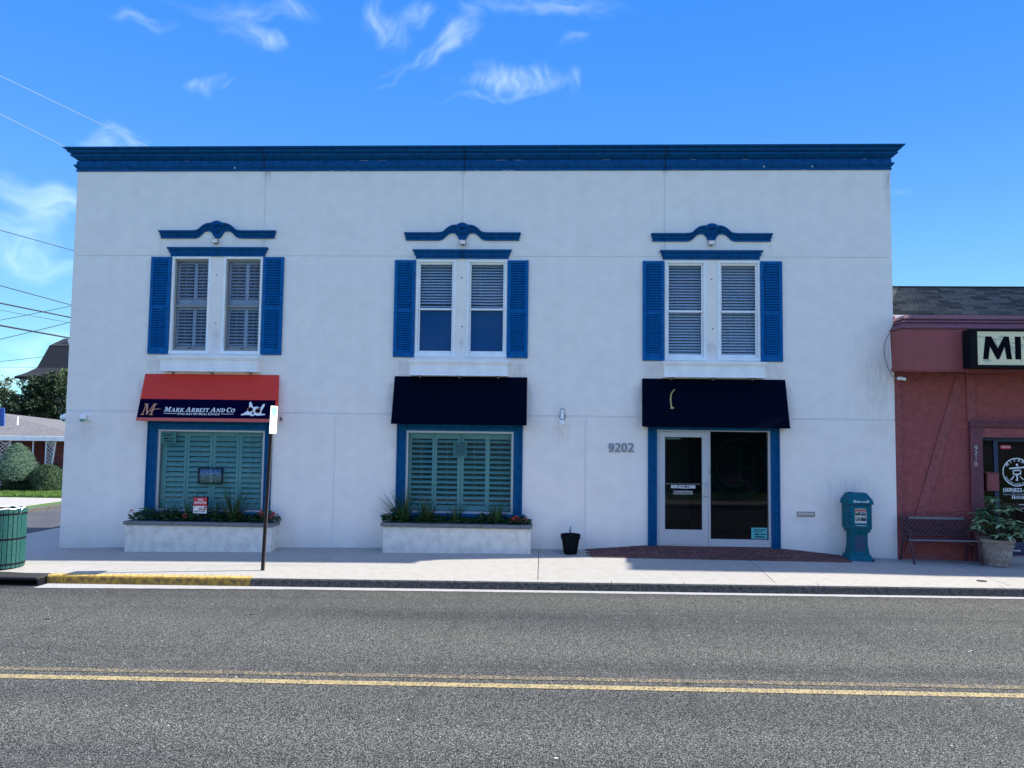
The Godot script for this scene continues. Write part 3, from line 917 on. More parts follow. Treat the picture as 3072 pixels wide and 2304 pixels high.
func build_shell() -> Node3D:
	var b := thing("commercial_building", "two storey white stucco corner building with blue cornice, shutters and three awnings", "building")
	var gy := 5.668
	var ly := 2.634
	var g := 0.012
	var vt := [XL, -5.485, -1.624, 2.233, XR]
	for k in 4:
		var s := st()
		wall_panel(s, vt[k] + (0.0 if k == 0 else g), vt[k + 1] - (0.0 if k == 3 else g), gy + g, 7.36, 0.0, 0.2)
		put("wall_panel", s, M.stucco, b)
	var holes := []
	for u in UP:
		holes.append([u[0], u[1], u[4], u[5]])
		holes.append([u[2], u[3], u[4], u[5]])
	var s := st()
	wall_panel(s, XL, XR, ly + g, gy - g, 0.0, 0.2, holes)
	put("wall_panel", s, M.stucco, b)
	var vb := [XL, -3.985, 0.762, XR]
	var hb := [[[-7.42, -5.33, 0.73, 2.32]], [[-2.625, -0.58, 0.76, 2.34]], [[2.09, 4.185, 0.10, 2.42]]]
	for k in 3:
		s = st()
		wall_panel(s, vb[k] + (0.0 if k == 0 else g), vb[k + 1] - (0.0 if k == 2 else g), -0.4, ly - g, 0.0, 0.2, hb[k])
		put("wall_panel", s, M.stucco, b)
	s = st()
	for k in [1, 2, 3]:
		bx(s, vt[k] - 0.013, vt[k] + 0.013, gy, 7.36, -0.03, -0.010)
	for k in [1, 2]:
		bx(s, vb[k] - 0.010, vb[k] + 0.010, -0.1, ly, -0.03, 0.001)
	bx(s, XL + 0.01, XR - 0.01, ly - 0.0095, ly + 0.0095, -0.033, 0.0005)
	bx(s, XL + 0.01, XR - 0.01, gy - 0.013, gy + 0.013, -0.033, -0.011)
	put("joint_caulk", s, M.caulk, b)
	# other walls, floors and roof
	s = st()
	bx(s, XL, XL + 0.2, -0.4, 7.36, -5.0, -0.2)
	put("side_wall", s, M.stucco, b)
	s = st()
	bx(s, XR - 0.2, XR, -0.4, 7.36, -5.0, -0.2)
	put("side_wall", s, M.stucco, b)
	s = st()
	bx(s, XL, XR, -0.4, 7.36, -5.2, -5.0)
	put("rear_wall", s, M.stucco, b)
	s = st()
	bx(s, XL + 0.2, XR - 0.2, 7.0, 7.2, -5.0, -0.2)
	put("roof", s, M.roof_grey, b)
	s = st()
	bx(s, XL + 0.2, XR - 0.2, 2.95, 3.15, -5.0, -0.2)
	put("floor", s, M.dark_room, b)
	s = st()
	bx(s, XL + 0.2, XR - 0.2, 0.0, 0.22, -5.0, -0.2)
	put("floor", s, M.dark_room, b)
	s = st()
	for x in [-4.2, 0.6]:
		for yy in [[0.22, 2.95], [3.15, 7.0]]:
			s = st()
			bx(s, x, x + 0.1, yy[0], yy[1], -5.0, -0.2)
			put("partition", s, M.dark_room, b)
	# cornice in four lengths: frieze, bed mould, crown
	var seams := [XL, -5.52, -1.60, 2.25, XR]
	var prof := [Vector2(0.0, 7.345), Vector2(0.020, 7.345), Vector2(0.024, 7.382), Vector2(0.010, 7.384), Vector2(0.010, 7.394), Vector2(0.044, 7.432), Vector2(0.058, 7.450), Vector2(0.060, 7.472), Vector2(0.020, 7.476), Vector2(0.022, 7.546), Vector2(-0.010, 7.550), Vector2(-0.010, 7.562), Vector2(0.050, 7.600), Vector2(0.104, 7.632), Vector2(0.112, 7.656), Vector2(0.082, 7.660), Vector2(0.084, 7.670),
		Vector2(0.130, 7.690), Vector2(0.152, 7.708), Vector2(0.156, 7.724), Vector2(0.132, 7.727), Vector2(0.136, 7.736), Vector2(0.196, 7.752), Vector2(0.205, 7.775)]
	for k in 4:
		s = st()
		var cp := PackedVector2Array([Vector2(-0.2, 7.36)])
		for p in prof:
			cp.append(Vector2(p.x, p.y))
		cp.append(Vector2(-0.2, 7.775))
		var a: float = seams[k] + (0.0 if k == 0 else 0.012)
		var e: float = seams[k + 1] - (0.0 if k == 3 else 0.012)
		ext_x(s, cp, a, e)
		if k == 0:
			half_return(s, prof, XL, -1.0)
		if k == 3:
			half_return(s, prof, XR, 1.0)
		put("cornice", s, M.blue_trim, b)
	for k in [1, 2, 3]:
		s = st()
		var cp := PackedVector2Array([Vector2(-0.19, 7.365)])
		for p in prof:
			cp.append(Vector2(p.x - 0.012, p.y + 0.002))
		cp.append(Vector2(-0.19, 7.76))
		ext_x(s, cp, seams[k] - 0.013, seams[k] + 0.013)
		put("cornice_seam", s, M.seam, b)
	# paint chips along the foot of the frieze
	s = st()
	rng.seed = 5
	for k in 30:
		var x := rng.randf_range(XL + 0.3, XR - 0.3)
		if k < 24:
			x = rng.randf_range(-5.2, 0.2)
		box(s, Vector3(x, 7.347 + rng.randf() * 0.018, 0.0175), Vector3(rng.randf_range(0.015, 0.11), rng.randf_range(0.012, 0.028), 0.004), 0.002)
	for k in 9:
		var x := rng.randf_range(XL + 0.3, XR - 0.3)
		box(s, Vector3(x, 7.547, 0.0255), Vector3(rng.randf_range(0.03, 0.22), 0.003, 0.003), 0.001)
	for x in [-6.1, 5.0, 4.1]:
		box(s, Vector3(x, 7.42, 0.032), Vector3(0.018, 0.06, 0.004), 0.001)
	put("flaking_paint", s, M.caulk, b)
	return b

func half_return(s: SurfaceTool, prof: Array, x: float, sg: float) -> void:
	for k in prof.size() - 1:
		var a: Vector2 = prof[k]
		var c: Vector2 = prof[k + 1]
		# front wedge of the mitre, then the return along the side
		quad(s, Vector3(x, a.y, a.x), Vector3(x + sg * a.x, a.y, a.x), Vector3(x + sg * c.x, c.y, c.x), Vector3(x, c.y, c.x), Vector3(0, -(c.x - a.x), absf(c.y - a.y) + 0.0001))
		quad(s, Vector3(x + sg * a.x, a.y, a.x), Vector3(x + sg * a.x, a.y, -0.6), Vector3(x + sg * c.x, c.y, -0.6), Vector3(x + sg * c.x, c.y, c.x), Vector3(sg * (absf(c.y - a.y) + 0.0001), -(c.x - a.x), 0))
	var e: Vector2 = prof[prof.size() - 1]
	quad(s, Vector3(x, e.y, -0.6), Vector3(x, e.y, e.x), Vector3(x + sg * e.x, e.y, e.x), Vector3(x + sg * e.x, e.y, -0.6), Vector3.UP)

func louver_mesh(l: float, w: float, t: float, tilt: float, n := 8) -> ArrayMesh:
	var s := st()
	T = Transform3D(Basis(Vector3.RIGHT, tilt), Vector3.ZERO)
	var p := PackedVector2Array()
	for k in n:
		var a := TAU * k / n
		p.append(Vector2(cos(a) * w / 2, sin(a) * t / 2))
	ext_x(s, p, -l / 2, l / 2)
	return s.commit()

func slat_mesh(l: float, w: float, tilt: float, sag := 0.0) -> ArrayMesh:   # a curved blind slat
	var s := st()
	var n := 4
	for i in n:
		for j in 3:
			var pt := func(a: int, c: int) -> Vector3:
				var u := float(a) / n - 0.5
				var v := float(c) / 3 - 0.5
				var q := Vector3(u * l, 0.004 - v * v * 0.016 - sag * (1.0 - 4.0 * u * u), v * w)
				q.y -= v * w * sin(tilt)
				q.z = v * w * cos(tilt)
				return q
			quad(s, pt.call(i, j), pt.call(i, j + 1), pt.call(i + 1, j + 1), pt.call(i + 1, j), Vector3(0, 1, 0))
	return s.commit()

func build_trim(b: Node3D) -> void:
	# pediments, heads, shutters, windows, boxes of the three upper bays
	var mid := [-6.395, -1.616, 3.110]
	var half := [1.155, 1.122, 1.137]
	var py := [6.010, 5.976, 5.966]
	var heads := [[-7.32, -5.437, 5.660], [-2.515, -0.717, 5.625], [2.192, 4.016, 5.621]]
	var boxes := [[-7.335, -5.466, 3.40], [-2.540, -0.708, 3.365], [2.192, 4.043, 3.375]]
	for k in 3:
		var s := st()
		var m: float = mid[k]
		var y: float = py[k]
		pediment(s, m, y, half[k])
		put("pediment", s, M.blue_trim, b)
		# two drip cap lengths meet over the middle bay
		s = st()
		var hd: Array = heads[k]
		var p := [Vector2(0.022, hd[2]), Vector2(0.026, hd[2] + 0.030), Vector2(0.014, hd[2] + 0.034), Vector2(0.050, hd[2] + 0.076), Vector2(0.054, hd[2] + 0.098), Vector2(0.036, hd[2] + 0.102), Vector2(0.074, hd[2] + 0.136), Vector2(0.082, hd[2] + 0.166)]
		crown(s, p, hd[0] + 0.03, hd[1] - 0.03, 0.001)
		put("window_head", s, M.blue_trim, b)
		if k == 1:
			s = st()
			bx(s, m - 0.004, m + 0.004, hd[2] + 0.002, hd[2] + 0.165, 0.02, 0.0815)
			put("head_seam", s, M.seam, b)
		for sd in 2:
			shutter(b, UP[k][6 + sd * 2], UP[k][7 + sd * 2], UP[k][4] - 0.022, UP[k][5] - 0.012)
			upper_window(b, k, UP[k][sd * 2], UP[k][sd * 2 + 1], UP[k][4], UP[k][5])
		# mullion plate with two rusty nails
		for ny in [y - 0.72, y - 1.66]:
			s = st()
			ball(s, Vector3(m + (0.02 if ny < y - 1.0 else 0.0), ny, 0.004), Vector3(0.014, 0.012, 0.014), 8)
			put("nail", s, M.iron, b)
		# white window box
		var bo: Array = boxes[k]
		var wb := group3("window_box", b)
		s = st()
		bx(s, bo[0], bo[1], bo[2] + 0.03, bo[2] + 0.215, 0.003, 0.2, 0.004)
		put("box", s, M.white, wb)
		s = st()
		crown(s, [Vector2(0.0, bo[2] + 0.212), Vector2(0.012, bo[2] + 0.218), Vector2(0.022, bo[2] + 0.245), Vector2(0.034, bo[2] + 0.255), Vector2(0.034, bo[2] + 0.288)], bo[0], bo[1], 0.002, 0.2)
		put("box_moulding", s, M.white, wb)
		s = st()
		crown(s, [Vector2(0.012, bo[2]), Vector2(0.012, bo[2] + 0.012), Vector2(0.004, bo[2] + 0.024), Vector2(0.0, bo[2] + 0.036)], bo[0], bo[1], 0.002, 0.2)
		put("base_moulding", s, M.white, wb)
		for ux in [0.09, 0.5, 0.9]:
			s = st()
			var cx: float = lerpf(bo[0], bo[1], ux)
			bx(s, cx - 0.035, cx + 0.035, bo[2] - 0.008, bo[2] - 0.001, 0.03, 0.17, 0.002)
			bx(s, cx - 0.02, cx + 0.02, bo[2] - 0.04, bo[2] - 0.001, 0.002, 0.028, 0.003)
			put("bracket", s, M.taupe, wb)

func pediment(s: SurfaceTool, m: float, y: float, h: float) -> void:
	# straight arms that rise into two humps and drop to a pendant in the middle
	var prof := [[h, 0.0, 0.145], [0.50, 0.0, 0.145], [0.42, 0.005, 0.150], [0.365, 0.03, 0.165], [0.32, 0.075, 0.21], [0.265, 0.125, 0.255], [0.20, 0.145, 0.285], [0.14, 0.135, 0.292], [0.10, 0.09, 0.296], [0.08, 0.045, 0.312], [0.055, 0.012, 0.325], [0.0, 0.0, 0.335]]
	# across the band: share of its height, projection
	var cut := [[0.0, 0.0], [0.0, 0.030], [0.24, 0.034], [0.27, 0.018], [0.48, 0.056], [0.62, 0.060], [0.65, 0.042], [0.84, 0.082], [1.0, 0.088], [1.0, 0.0]]
	for sg in [-1.0, 1.0]:
		var rows := []
		for pr in prof:
			var row := []
			for c in cut:
				var x: float = pr[0]
				if pr == prof[0]:
					x = h - 0.045 + c[1] * 0.5
				row.append(Vector3(m + sg * x, y + lerpf(pr[1], pr[2], c[0]), c[1]))
			rows.append(row)
		for k in rows.size() - 1:
			for q in cut.size() - 1:
				var a: Vector3 = rows[k][q]
				var b: Vector3 = rows[k + 1][q]
				var c: Vector3 = rows[k + 1][q + 1]
				var d: Vector3 = rows[k][q + 1]
				var o := Vector3(0, 0, 1)
				if q == 0:
					o = Vector3(0, -1, 0)
				elif q == cut.size() - 2:
					o = Vector3(0, 1, 0)
				quad(s, a, b, c, d, o)
		for q in range(1, cut.size() - 2):
			var a: Vector3 = rows[0][q]
			var b: Vector3 = rows[0][q + 1]
			quad(s, a, b, Vector3(b.x, b.y, 0.0), Vector3(a.x, a.y, 0.0), Vector3(sg, 0, 0))
	# carved rib of the pendant
	T = Transform3D.IDENTITY
	tube(s, [Vector3(m - 0.12, y + 0.255, 0.074), Vector3(m - 0.06, y + 0.215, 0.080), Vector3(m, y + 0.12, 0.078), Vector3(m + 0.06, y + 0.215, 0.080), Vector3(m + 0.12, y + 0.255, 0.074)], 0.014, 6)
	ball(s, Vector3(m, y + 0.268, 0.080), Vector3(0.05, 0.042, 0.026), 10)

func shutter(b: Node3D, x0: float, x1: float, y0: float, y1: float) -> void:
	var r := group3("shutter", b)
	var s := st()
	var st_w := 0.062
	var midy := lerpf(y0, y1, 0.475)
	bx(s, x0, x0 + st_w, y0, y1, 0.004, 0.042, 0.005)
	bx(s, x1 - st_w, x1, y0, y1, 0.004, 0.042, 0.005)
	bx(s, x0 + st_w, x1 - st_w, y0, y0 + 0.115, 0.004, 0.040, 0.005)
	bx(s, x0 + st_w, x1 - st_w, y1 - 0.058, y1, 0.004, 0.040, 0.005)
	bx(s, x0 + st_w, x1 - st_w, midy - 0.03, midy + 0.03, 0.004, 0.040, 0.005)
	bx(s, x0 + st_w, x1 - st_w, y0 + 0.1, y1 - 0.05, 0.003, 0.010)
	put("shutter_frame", s, M.blue, r)
	var lm := louver_mesh(x1 - x0 - 2 * st_w, 0.050, 0.010, deg_to_rad(52), 6)
	for part in [[y0 + 0.135, midy - 0.05, 17], [midy + 0.05, y1 - 0.078, 18]]:
		for k in part[2]:
			var o := mi("louver", lm, M.blue, r)
			o.position = Vector3((x0 + x1) / 2, lerpf(part[0], part[1], float(k) / (part[2] - 1)), 0.026)

func upper_window(b: Node3D, bay: int, x0: float, x1: float, y0: float, y1: float) -> void:
	var r := group3("window", b)
	var trim: Material = M.white
	var sash: Material = M.taupe if bay == 0 else M.white
	var s := st()
	# casing round the opening, standing a little proud
	var f := 0.045
	bx(s, x0, x0 + f, y0, y1, -0.06, 0.016, 0.004)
	bx(s, x1 - f, x1, y0, y1, -0.06, 0.016, 0.004)
	bx(s, x0 + f, x1 - f, y1 - f, y1, -0.06, 0.014, 0.004)
	bx(s, x0 - 0.01, x1 + 0.01, y0 - 0.012, y0 + 0.05, -0.06, 0.022, 0.005)
	put("casing", s, trim, r)
	var my := lerpf(y0, y1, 0.49)
	var a := x0 + f
	var e := x1 - f
	s = st()
	for fr in [[my - 0.018, y1 - f, -0.055], [y0 + 0.05, my + 0.022, -0.078]]:
		var z: float = fr[2]
		var st_ := 0.034
		bx(s, a, a + st_, fr[0], fr[1], z, z + 0.022, 0.004)
		bx(s, e - st_, e, fr[0], fr[1], z, z + 0.022, 0.004)
		bx(s, a + st_, e - st_, fr[1] - 0.038, fr[1], z + 0.001, z + 0.024, 0.004)
		bx(s, a + st_, e - st_, fr[0], fr[0] + (0.036 if z > -0.06 else 0.06), z + 0.001, z + 0.024, 0.004)
		# jamb liner
		bx(s, a, a + 0.012, fr[0], fr[1], -0.09, z, 0.0)
		bx(s, e - 0.012, e, fr[0], fr[1], -0.09, z, 0.0)
	put("sash", s, sash, r)
	for fr in [[my - 0.0, y1 - f - 0.02, -0.048], [y0 + 0.09, my + 0.01, -0.070]]:
		s = st()
		quad(s, Vector3(a + 0.02, fr[0], fr[2]), Vector3(e - 0.02, fr[0], fr[2]), Vector3(e - 0.02, fr[1], fr[2]), Vector3(a + 0.02, fr[1], fr[2]), Vector3.BACK)
		put("pane", s, M.pane_blue, r)
	if bay == 0:
		s = st()
		bx(s, (a + e) / 2 - 0.03, (a + e) / 2 + 0.03, y0 + 0.10, y0 + 0.115, -0.056, -0.045, 0.002)
		put("sash_lift", s, M.black, r)

func blind(x0: float, x1: float, y0: float, y1: float, label: String, sag := 0.0) -> void:
	var o := thing("window_blind", label, "blind", Vector3((x0 + x1) / 2, y0, -0.13), "blinds in the upper windows")
	var s := st()
	bx(s, x0, x1, y1 - 0.03, y1, -0.15, -0.11, 0.003)
	put("head_rail", s, M.slat, o)
	var n := int((y1 - y0 - 0.04) / 0.0548)
	var sm := slat_mesh(x1 - x0, 0.050, deg_to_rad(48), 0.0)
	for k in n:
		var m := sm
		if sag > 0.0 and k > n / 2:
			m = slat_mesh(x1 - x0, 0.050, deg_to_rad(48), sag * (k - n / 2.0) / n)
		var q := mi("slat", m, M.slat, o)
		q.position = Vector3(0, y1 - 0.055 - k * 0.0548 - y0, 0)
	s = st()
	for u in [0.3, 0.7]:
		var cx := lerpf(x0, x1, u)
		tube(s, [Vector3(cx, y1 - 0.02, -0.105), Vector3(cx, y0 + 0.02, -0.105)], 0.002, 4)
	bx(s, x0, x1, y0, y0 + 0.022, -0.155, -0.112, 0.003)
	put("bottom_rail", s, M.slat, o)

# interior plantation shutters: columns of louvers between stiles; rows: [y0, y1, louvers]
func plantation(o: Node3D, cols: Array, rows: Array, x0: float, x1: float, y0: float, y1: float, z: float, m: Material, w: float, tilt: float) -> void:
	var s := st()
	var xs := [x0]
	for c in cols:
		xs.append(c[0])
		xs.append(c[1])
	xs.append(x1)
	for k in range(0, xs.size(), 2):
		var gap: float = xs[k + 1] - xs[k]
		if gap > 0.09 and k > 0 and k < xs.size() - 2:
			var h: float = gap / 2 - 0.003
			bx(s, xs[k], xs[k] + h, y0, y1, z - 0.015, z + 0.015, 0.004)
			bx(s, xs[k + 1] - h, xs[k + 1], y0, y1, z - 0.015, z + 0.015, 0.004)
		else:
			bx(s, xs[k], xs[k + 1], y0, y1, z - 0.015, z + 0.015, 0.004)
	var ys := [y0]
	for r in rows:
		ys.append(r[0])
		ys.append(r[1])
	ys.append(y1)
	for c in cols:
		for k in range(0, ys.size(), 2):
			bx(s, c[0], c[1], ys[k], ys[k + 1], z - 0.013, z + 0.013, 0.003)
	put("shutter_frame", s, m, o)
	for c in cols:
		var lm := louver_mesh(c[1] - c[0] - 0.004, w, 0.012, tilt)
		for r in rows:
			for k in r[2]:
				var q := mi("louver", lm, m, o)
				var step: float = (r[1] - r[0]) / r[2]
				q.position = Vector3((c[0] + c[1]) / 2, r[0] + step * (k + 0.5), z) - o.position
		s = st()
		for r in rows:
			tube(s, [Vector3((c[0] + c[1]) / 2, r[0] + 0.03, z + w * 0.46), Vector3((c[0] + c[1]) / 2, r[1] - 0.03, z + w * 0.46)], 0.005, 5)
		put("tilt_rod", s, m, o)

func build_upper_interiors(b: Node3D) -> void:
	var lab := ["grey louvered plantation shutters inside the left upper window of the left bay", "grey louvered plantation shutters inside the right upper window of the left bay"]
	for k in 2:
		var x0: float = UP[0][k * 2] + 0.05
		var x1: float = UP[0][k * 2 + 1] - 0.05
		var y0: float = UP[0][4] + 0.06
		var o := thing("interior_shutter", lab[k], "shutters", Vector3((x0 + x1) / 2, y0, -0.13), "plantation shutters in the upper left bay")
		var c := lerpf(x0, x1, 0.565)
		plantation(o, [[x0 + 0.055, c - 0.035], [c + 0.035, x1 - 0.03]], [[y0 + 0.10, y0 + 0.80, 11], [y0 + 1.01, y0 + 1.70, 11]], x0, x1, y0, UP[0][5] - 0.045, -0.13, M.shutter_grey, 0.066, deg_to_rad(38))
	for k in 2:
		var x0: float = UP[1][k * 2] + 0.055
		var x1: float = UP[1][k * 2 + 1] - 0.055
		blind(x0, x1, 4.705, UP[1][5] - 0.05, ["white slatted blind half lowered in the left upper window of the middle bay", "white slatted blind, sagging, half lowered in the right upper window of the middle bay"][k], 0.03 * k)
		var s := st()
		bx(s, x0, x1, UP[1][4] + 0.05, 4.70, -0.112, -0.106, 0.002)
		put("window_shade", s, M.shade_blue, b)
	for k in 2:
		var x0: float = UP[2][k * 2] + 0.055
		var x1: float = UP[2][k * 2 + 1] - 0.055
		blind(x0, x1, UP[2][4] + 0.06, UP[2][5] - 0.05, ["white slatted blind fully lowered in the left upper window of the right bay", "white slatted blind fully lowered in the right upper window of the right bay"][k])
	# room darkness behind the blinds is put into the near-black wall and floor colour
	for k in 3:
		var lx := ["left", "middle", "right"]
		var f := thing("floodlight", "small white floodlight on the wall under the %s blue pediment" % lx[k], "floodlight", Vector3([-6.42, -1.605, 3.10][k], [5.90, 5.885, 5.885][k], 0.0), "floodlights under the pediments")
		var s := st()
		T = Transform3D(Basis(Vector3.RIGHT, deg_to_rad(18)), f.position + Vector3(0, 0.047, 0.085))
		box(s, Vector3.ZERO, Vector3(0.135, 0.085, 0.045), 0.006)
		put("housing", s, M.taupe, f)
		s = st()
		T = Transform3D(Basis(Vector3.RIGHT, deg_to_rad(18)), f.position + Vector3(0, 0.047, 0.085))
		box(s, Vector3(0, 0, 0.0225), Vector3(0.112, 0.066, 0.008), 0.003)
		put("lens", s, M.white, f)
		s = st()
		T = Transform3D(Basis.IDENTITY, f.position)
		bx(s, -0.03, 0.03, 0.0, 0.05, 0.001, 0.07, 0.004)
		put("bracket", s, M.taupe, f)

func awning(x0: float, x1: float, label: String, m: Material, bands := []) -> Node3D:
	var o := thing("awning", label, "awning", Vector3((x0 + x1) / 2, 2.455, 0.0))
	var yt := 3.358
	var yb := 2.455
	var zt := 0.02
	var zb := 0.285
	var at := func(y: float, off: float) -> Vector2:
		var t := (yt - y) / (yt - yb)
		return Vector2(lerpf(zt, zb, t) + off, y + off * 0.29)
	var cuts := [[yt, yb, m]] if bands.is_empty() else bands
	for c in cuts:
		var s := st()
		ext_x(s, PackedVector2Array([at.call(c[0], 0.0), at.call(c[1], 0.0), at.call(c[1], -0.008), at.call(c[0], -0.008)]), x0, x1)
		put("canopy", s, c[2], o)
	for x in [x0, x1]:
		var s := st()
		var xa: float = x + (0.001 if x == x0 else -0.007)
		ext_x(s, PackedVector2Array([Vector2(0.004, yt - 0.01), Vector2(zt - 0.010, yt - 0.01), Vector2(zb - 0.011, yb + 0.004), Vector2(0.004, yb + 0.004)]), xa, xa + 0.006)
		put("side_panel", s, m, o)
	for u in [0.333, 0.667]:
		var ss := st()
		var cx := lerpf(x0, x1, u)
		for c in cuts:
			ext_x(ss, PackedVector2Array([at.call(c[0], 0.003), at.call(c[1], 0.003), at.call(c[1], -0.004), at.call(c[0], -0.004)]), cx - 0.007, cx + 0.007)
		if bands.is_empty():
			put("seam", ss, m, o)
	var s := st()
	ext_x(s, PackedVector2Array([at.call(yb + 0.035, 0.004), at.call(yb - 0.004, 0.004), at.call(yb - 0.004, -0.010), at.call(yb + 0.035, -0.010)]), x0 - 0.002, x1 + 0.002)
	put("hem", s, cuts[cuts.size() - 1][2], o)
	s = st()
	tube(s, [Vector3(x0, yb + 0.012, zb - 0.02), Vector3(x1, yb + 0.012, zb - 0.02)], 0.011, 6)
	tube(s, [Vector3(x0, yt - 0.02, 0.012), Vector3(x1, yt - 0.02, 0.012)], 0.010, 6)
	put("frame_rail", s, M.alu, o)
	return o

# ------------------------------------------------------------------ street-level front
const TILT := -0.285

func casing(b: Node3D, x0: float, x1: float, i0: float, i1: float, y0: float, ytop: float, itop: float, sill: bool) -> void:
	# fluted blue boards left, right and over an opening
	var s := st()
	for e in [[x0, i0, 1.0], [i1, x1, -1.0]]:
		var w: float = e[1] - e[0]
		s = st()
		bx(s, e[0], e[1], y0, ytop, 0.001, 0.024, 0.003)
		for k in 5:
			var cx: float = e[0] + w * (0.12 + 0.185 * k)
			bx(s, cx - w * 0.055, cx + w * 0.055, y0, ytop, 0.02, 0.040 + (0.014 if (k == 0 and e[2] > 0) or (k == 4 and e[2] < 0) else 0.0), 0.005)
		put("casing", s, M.blue_case, b)
	s = st()
	bx(s, i0, i1, itop, ytop, 0.001, 0.024, 0.003)
	bx(s, i0, i1, itop + 0.02, itop + 0.05, 0.02, 0.042, 0.004)
	bx(s, i0, i1, itop + 0.08, itop + 0.12, 0.02, 0.036, 0.004)
	put("head_board", s, M.blue_case, b)
	if sill:
		s = st()
		bx(s, x0 - 0.05, x1 + 0.06, y0 - 0.06, y0, 0.001, 0.09, 0.008)
		bx(s, x0, x1, y0 - 0.20, y0 - 0.06, 0.001, 0.03, 0.004)
		put("sill", s, M.blue_case, b)

func display_window(b: Node3D, x0: float, x1: float, y0: float, y1: float) -> void:
	var r := group3("display_window", b)
	var s := st()
	var f := 0.04
	bx(s, x0, x0 + f, y0, y1, -0.06, -0.004, 0.003)
	bx(s, x1 - f, x1, y0, y1, -0.06, -0.004, 0.003)
	bx(s, x0 + f, x1 - f, y1 - f, y1, -0.06, -0.005, 0.003)
	bx(s, x0 + f, x1 - f, y0, y0 + f, -0.06, -0.005, 0.003)
	put("frame", s, M.alu, r)
	s = st()
	quad(s, Vector3(x0 + f - 0.01, y0 + f - 0.01, -0.035), Vector3(x1 - f + 0.01, y0 + f - 0.01, -0.035), Vector3(x1 - f + 0.01, y1 - f + 0.01, -0.035), Vector3(x0 + f - 0.01, y1 - f + 0.01, -0.035), Vector3.BACK)
	put("pane", s, M.pane_teal, r)

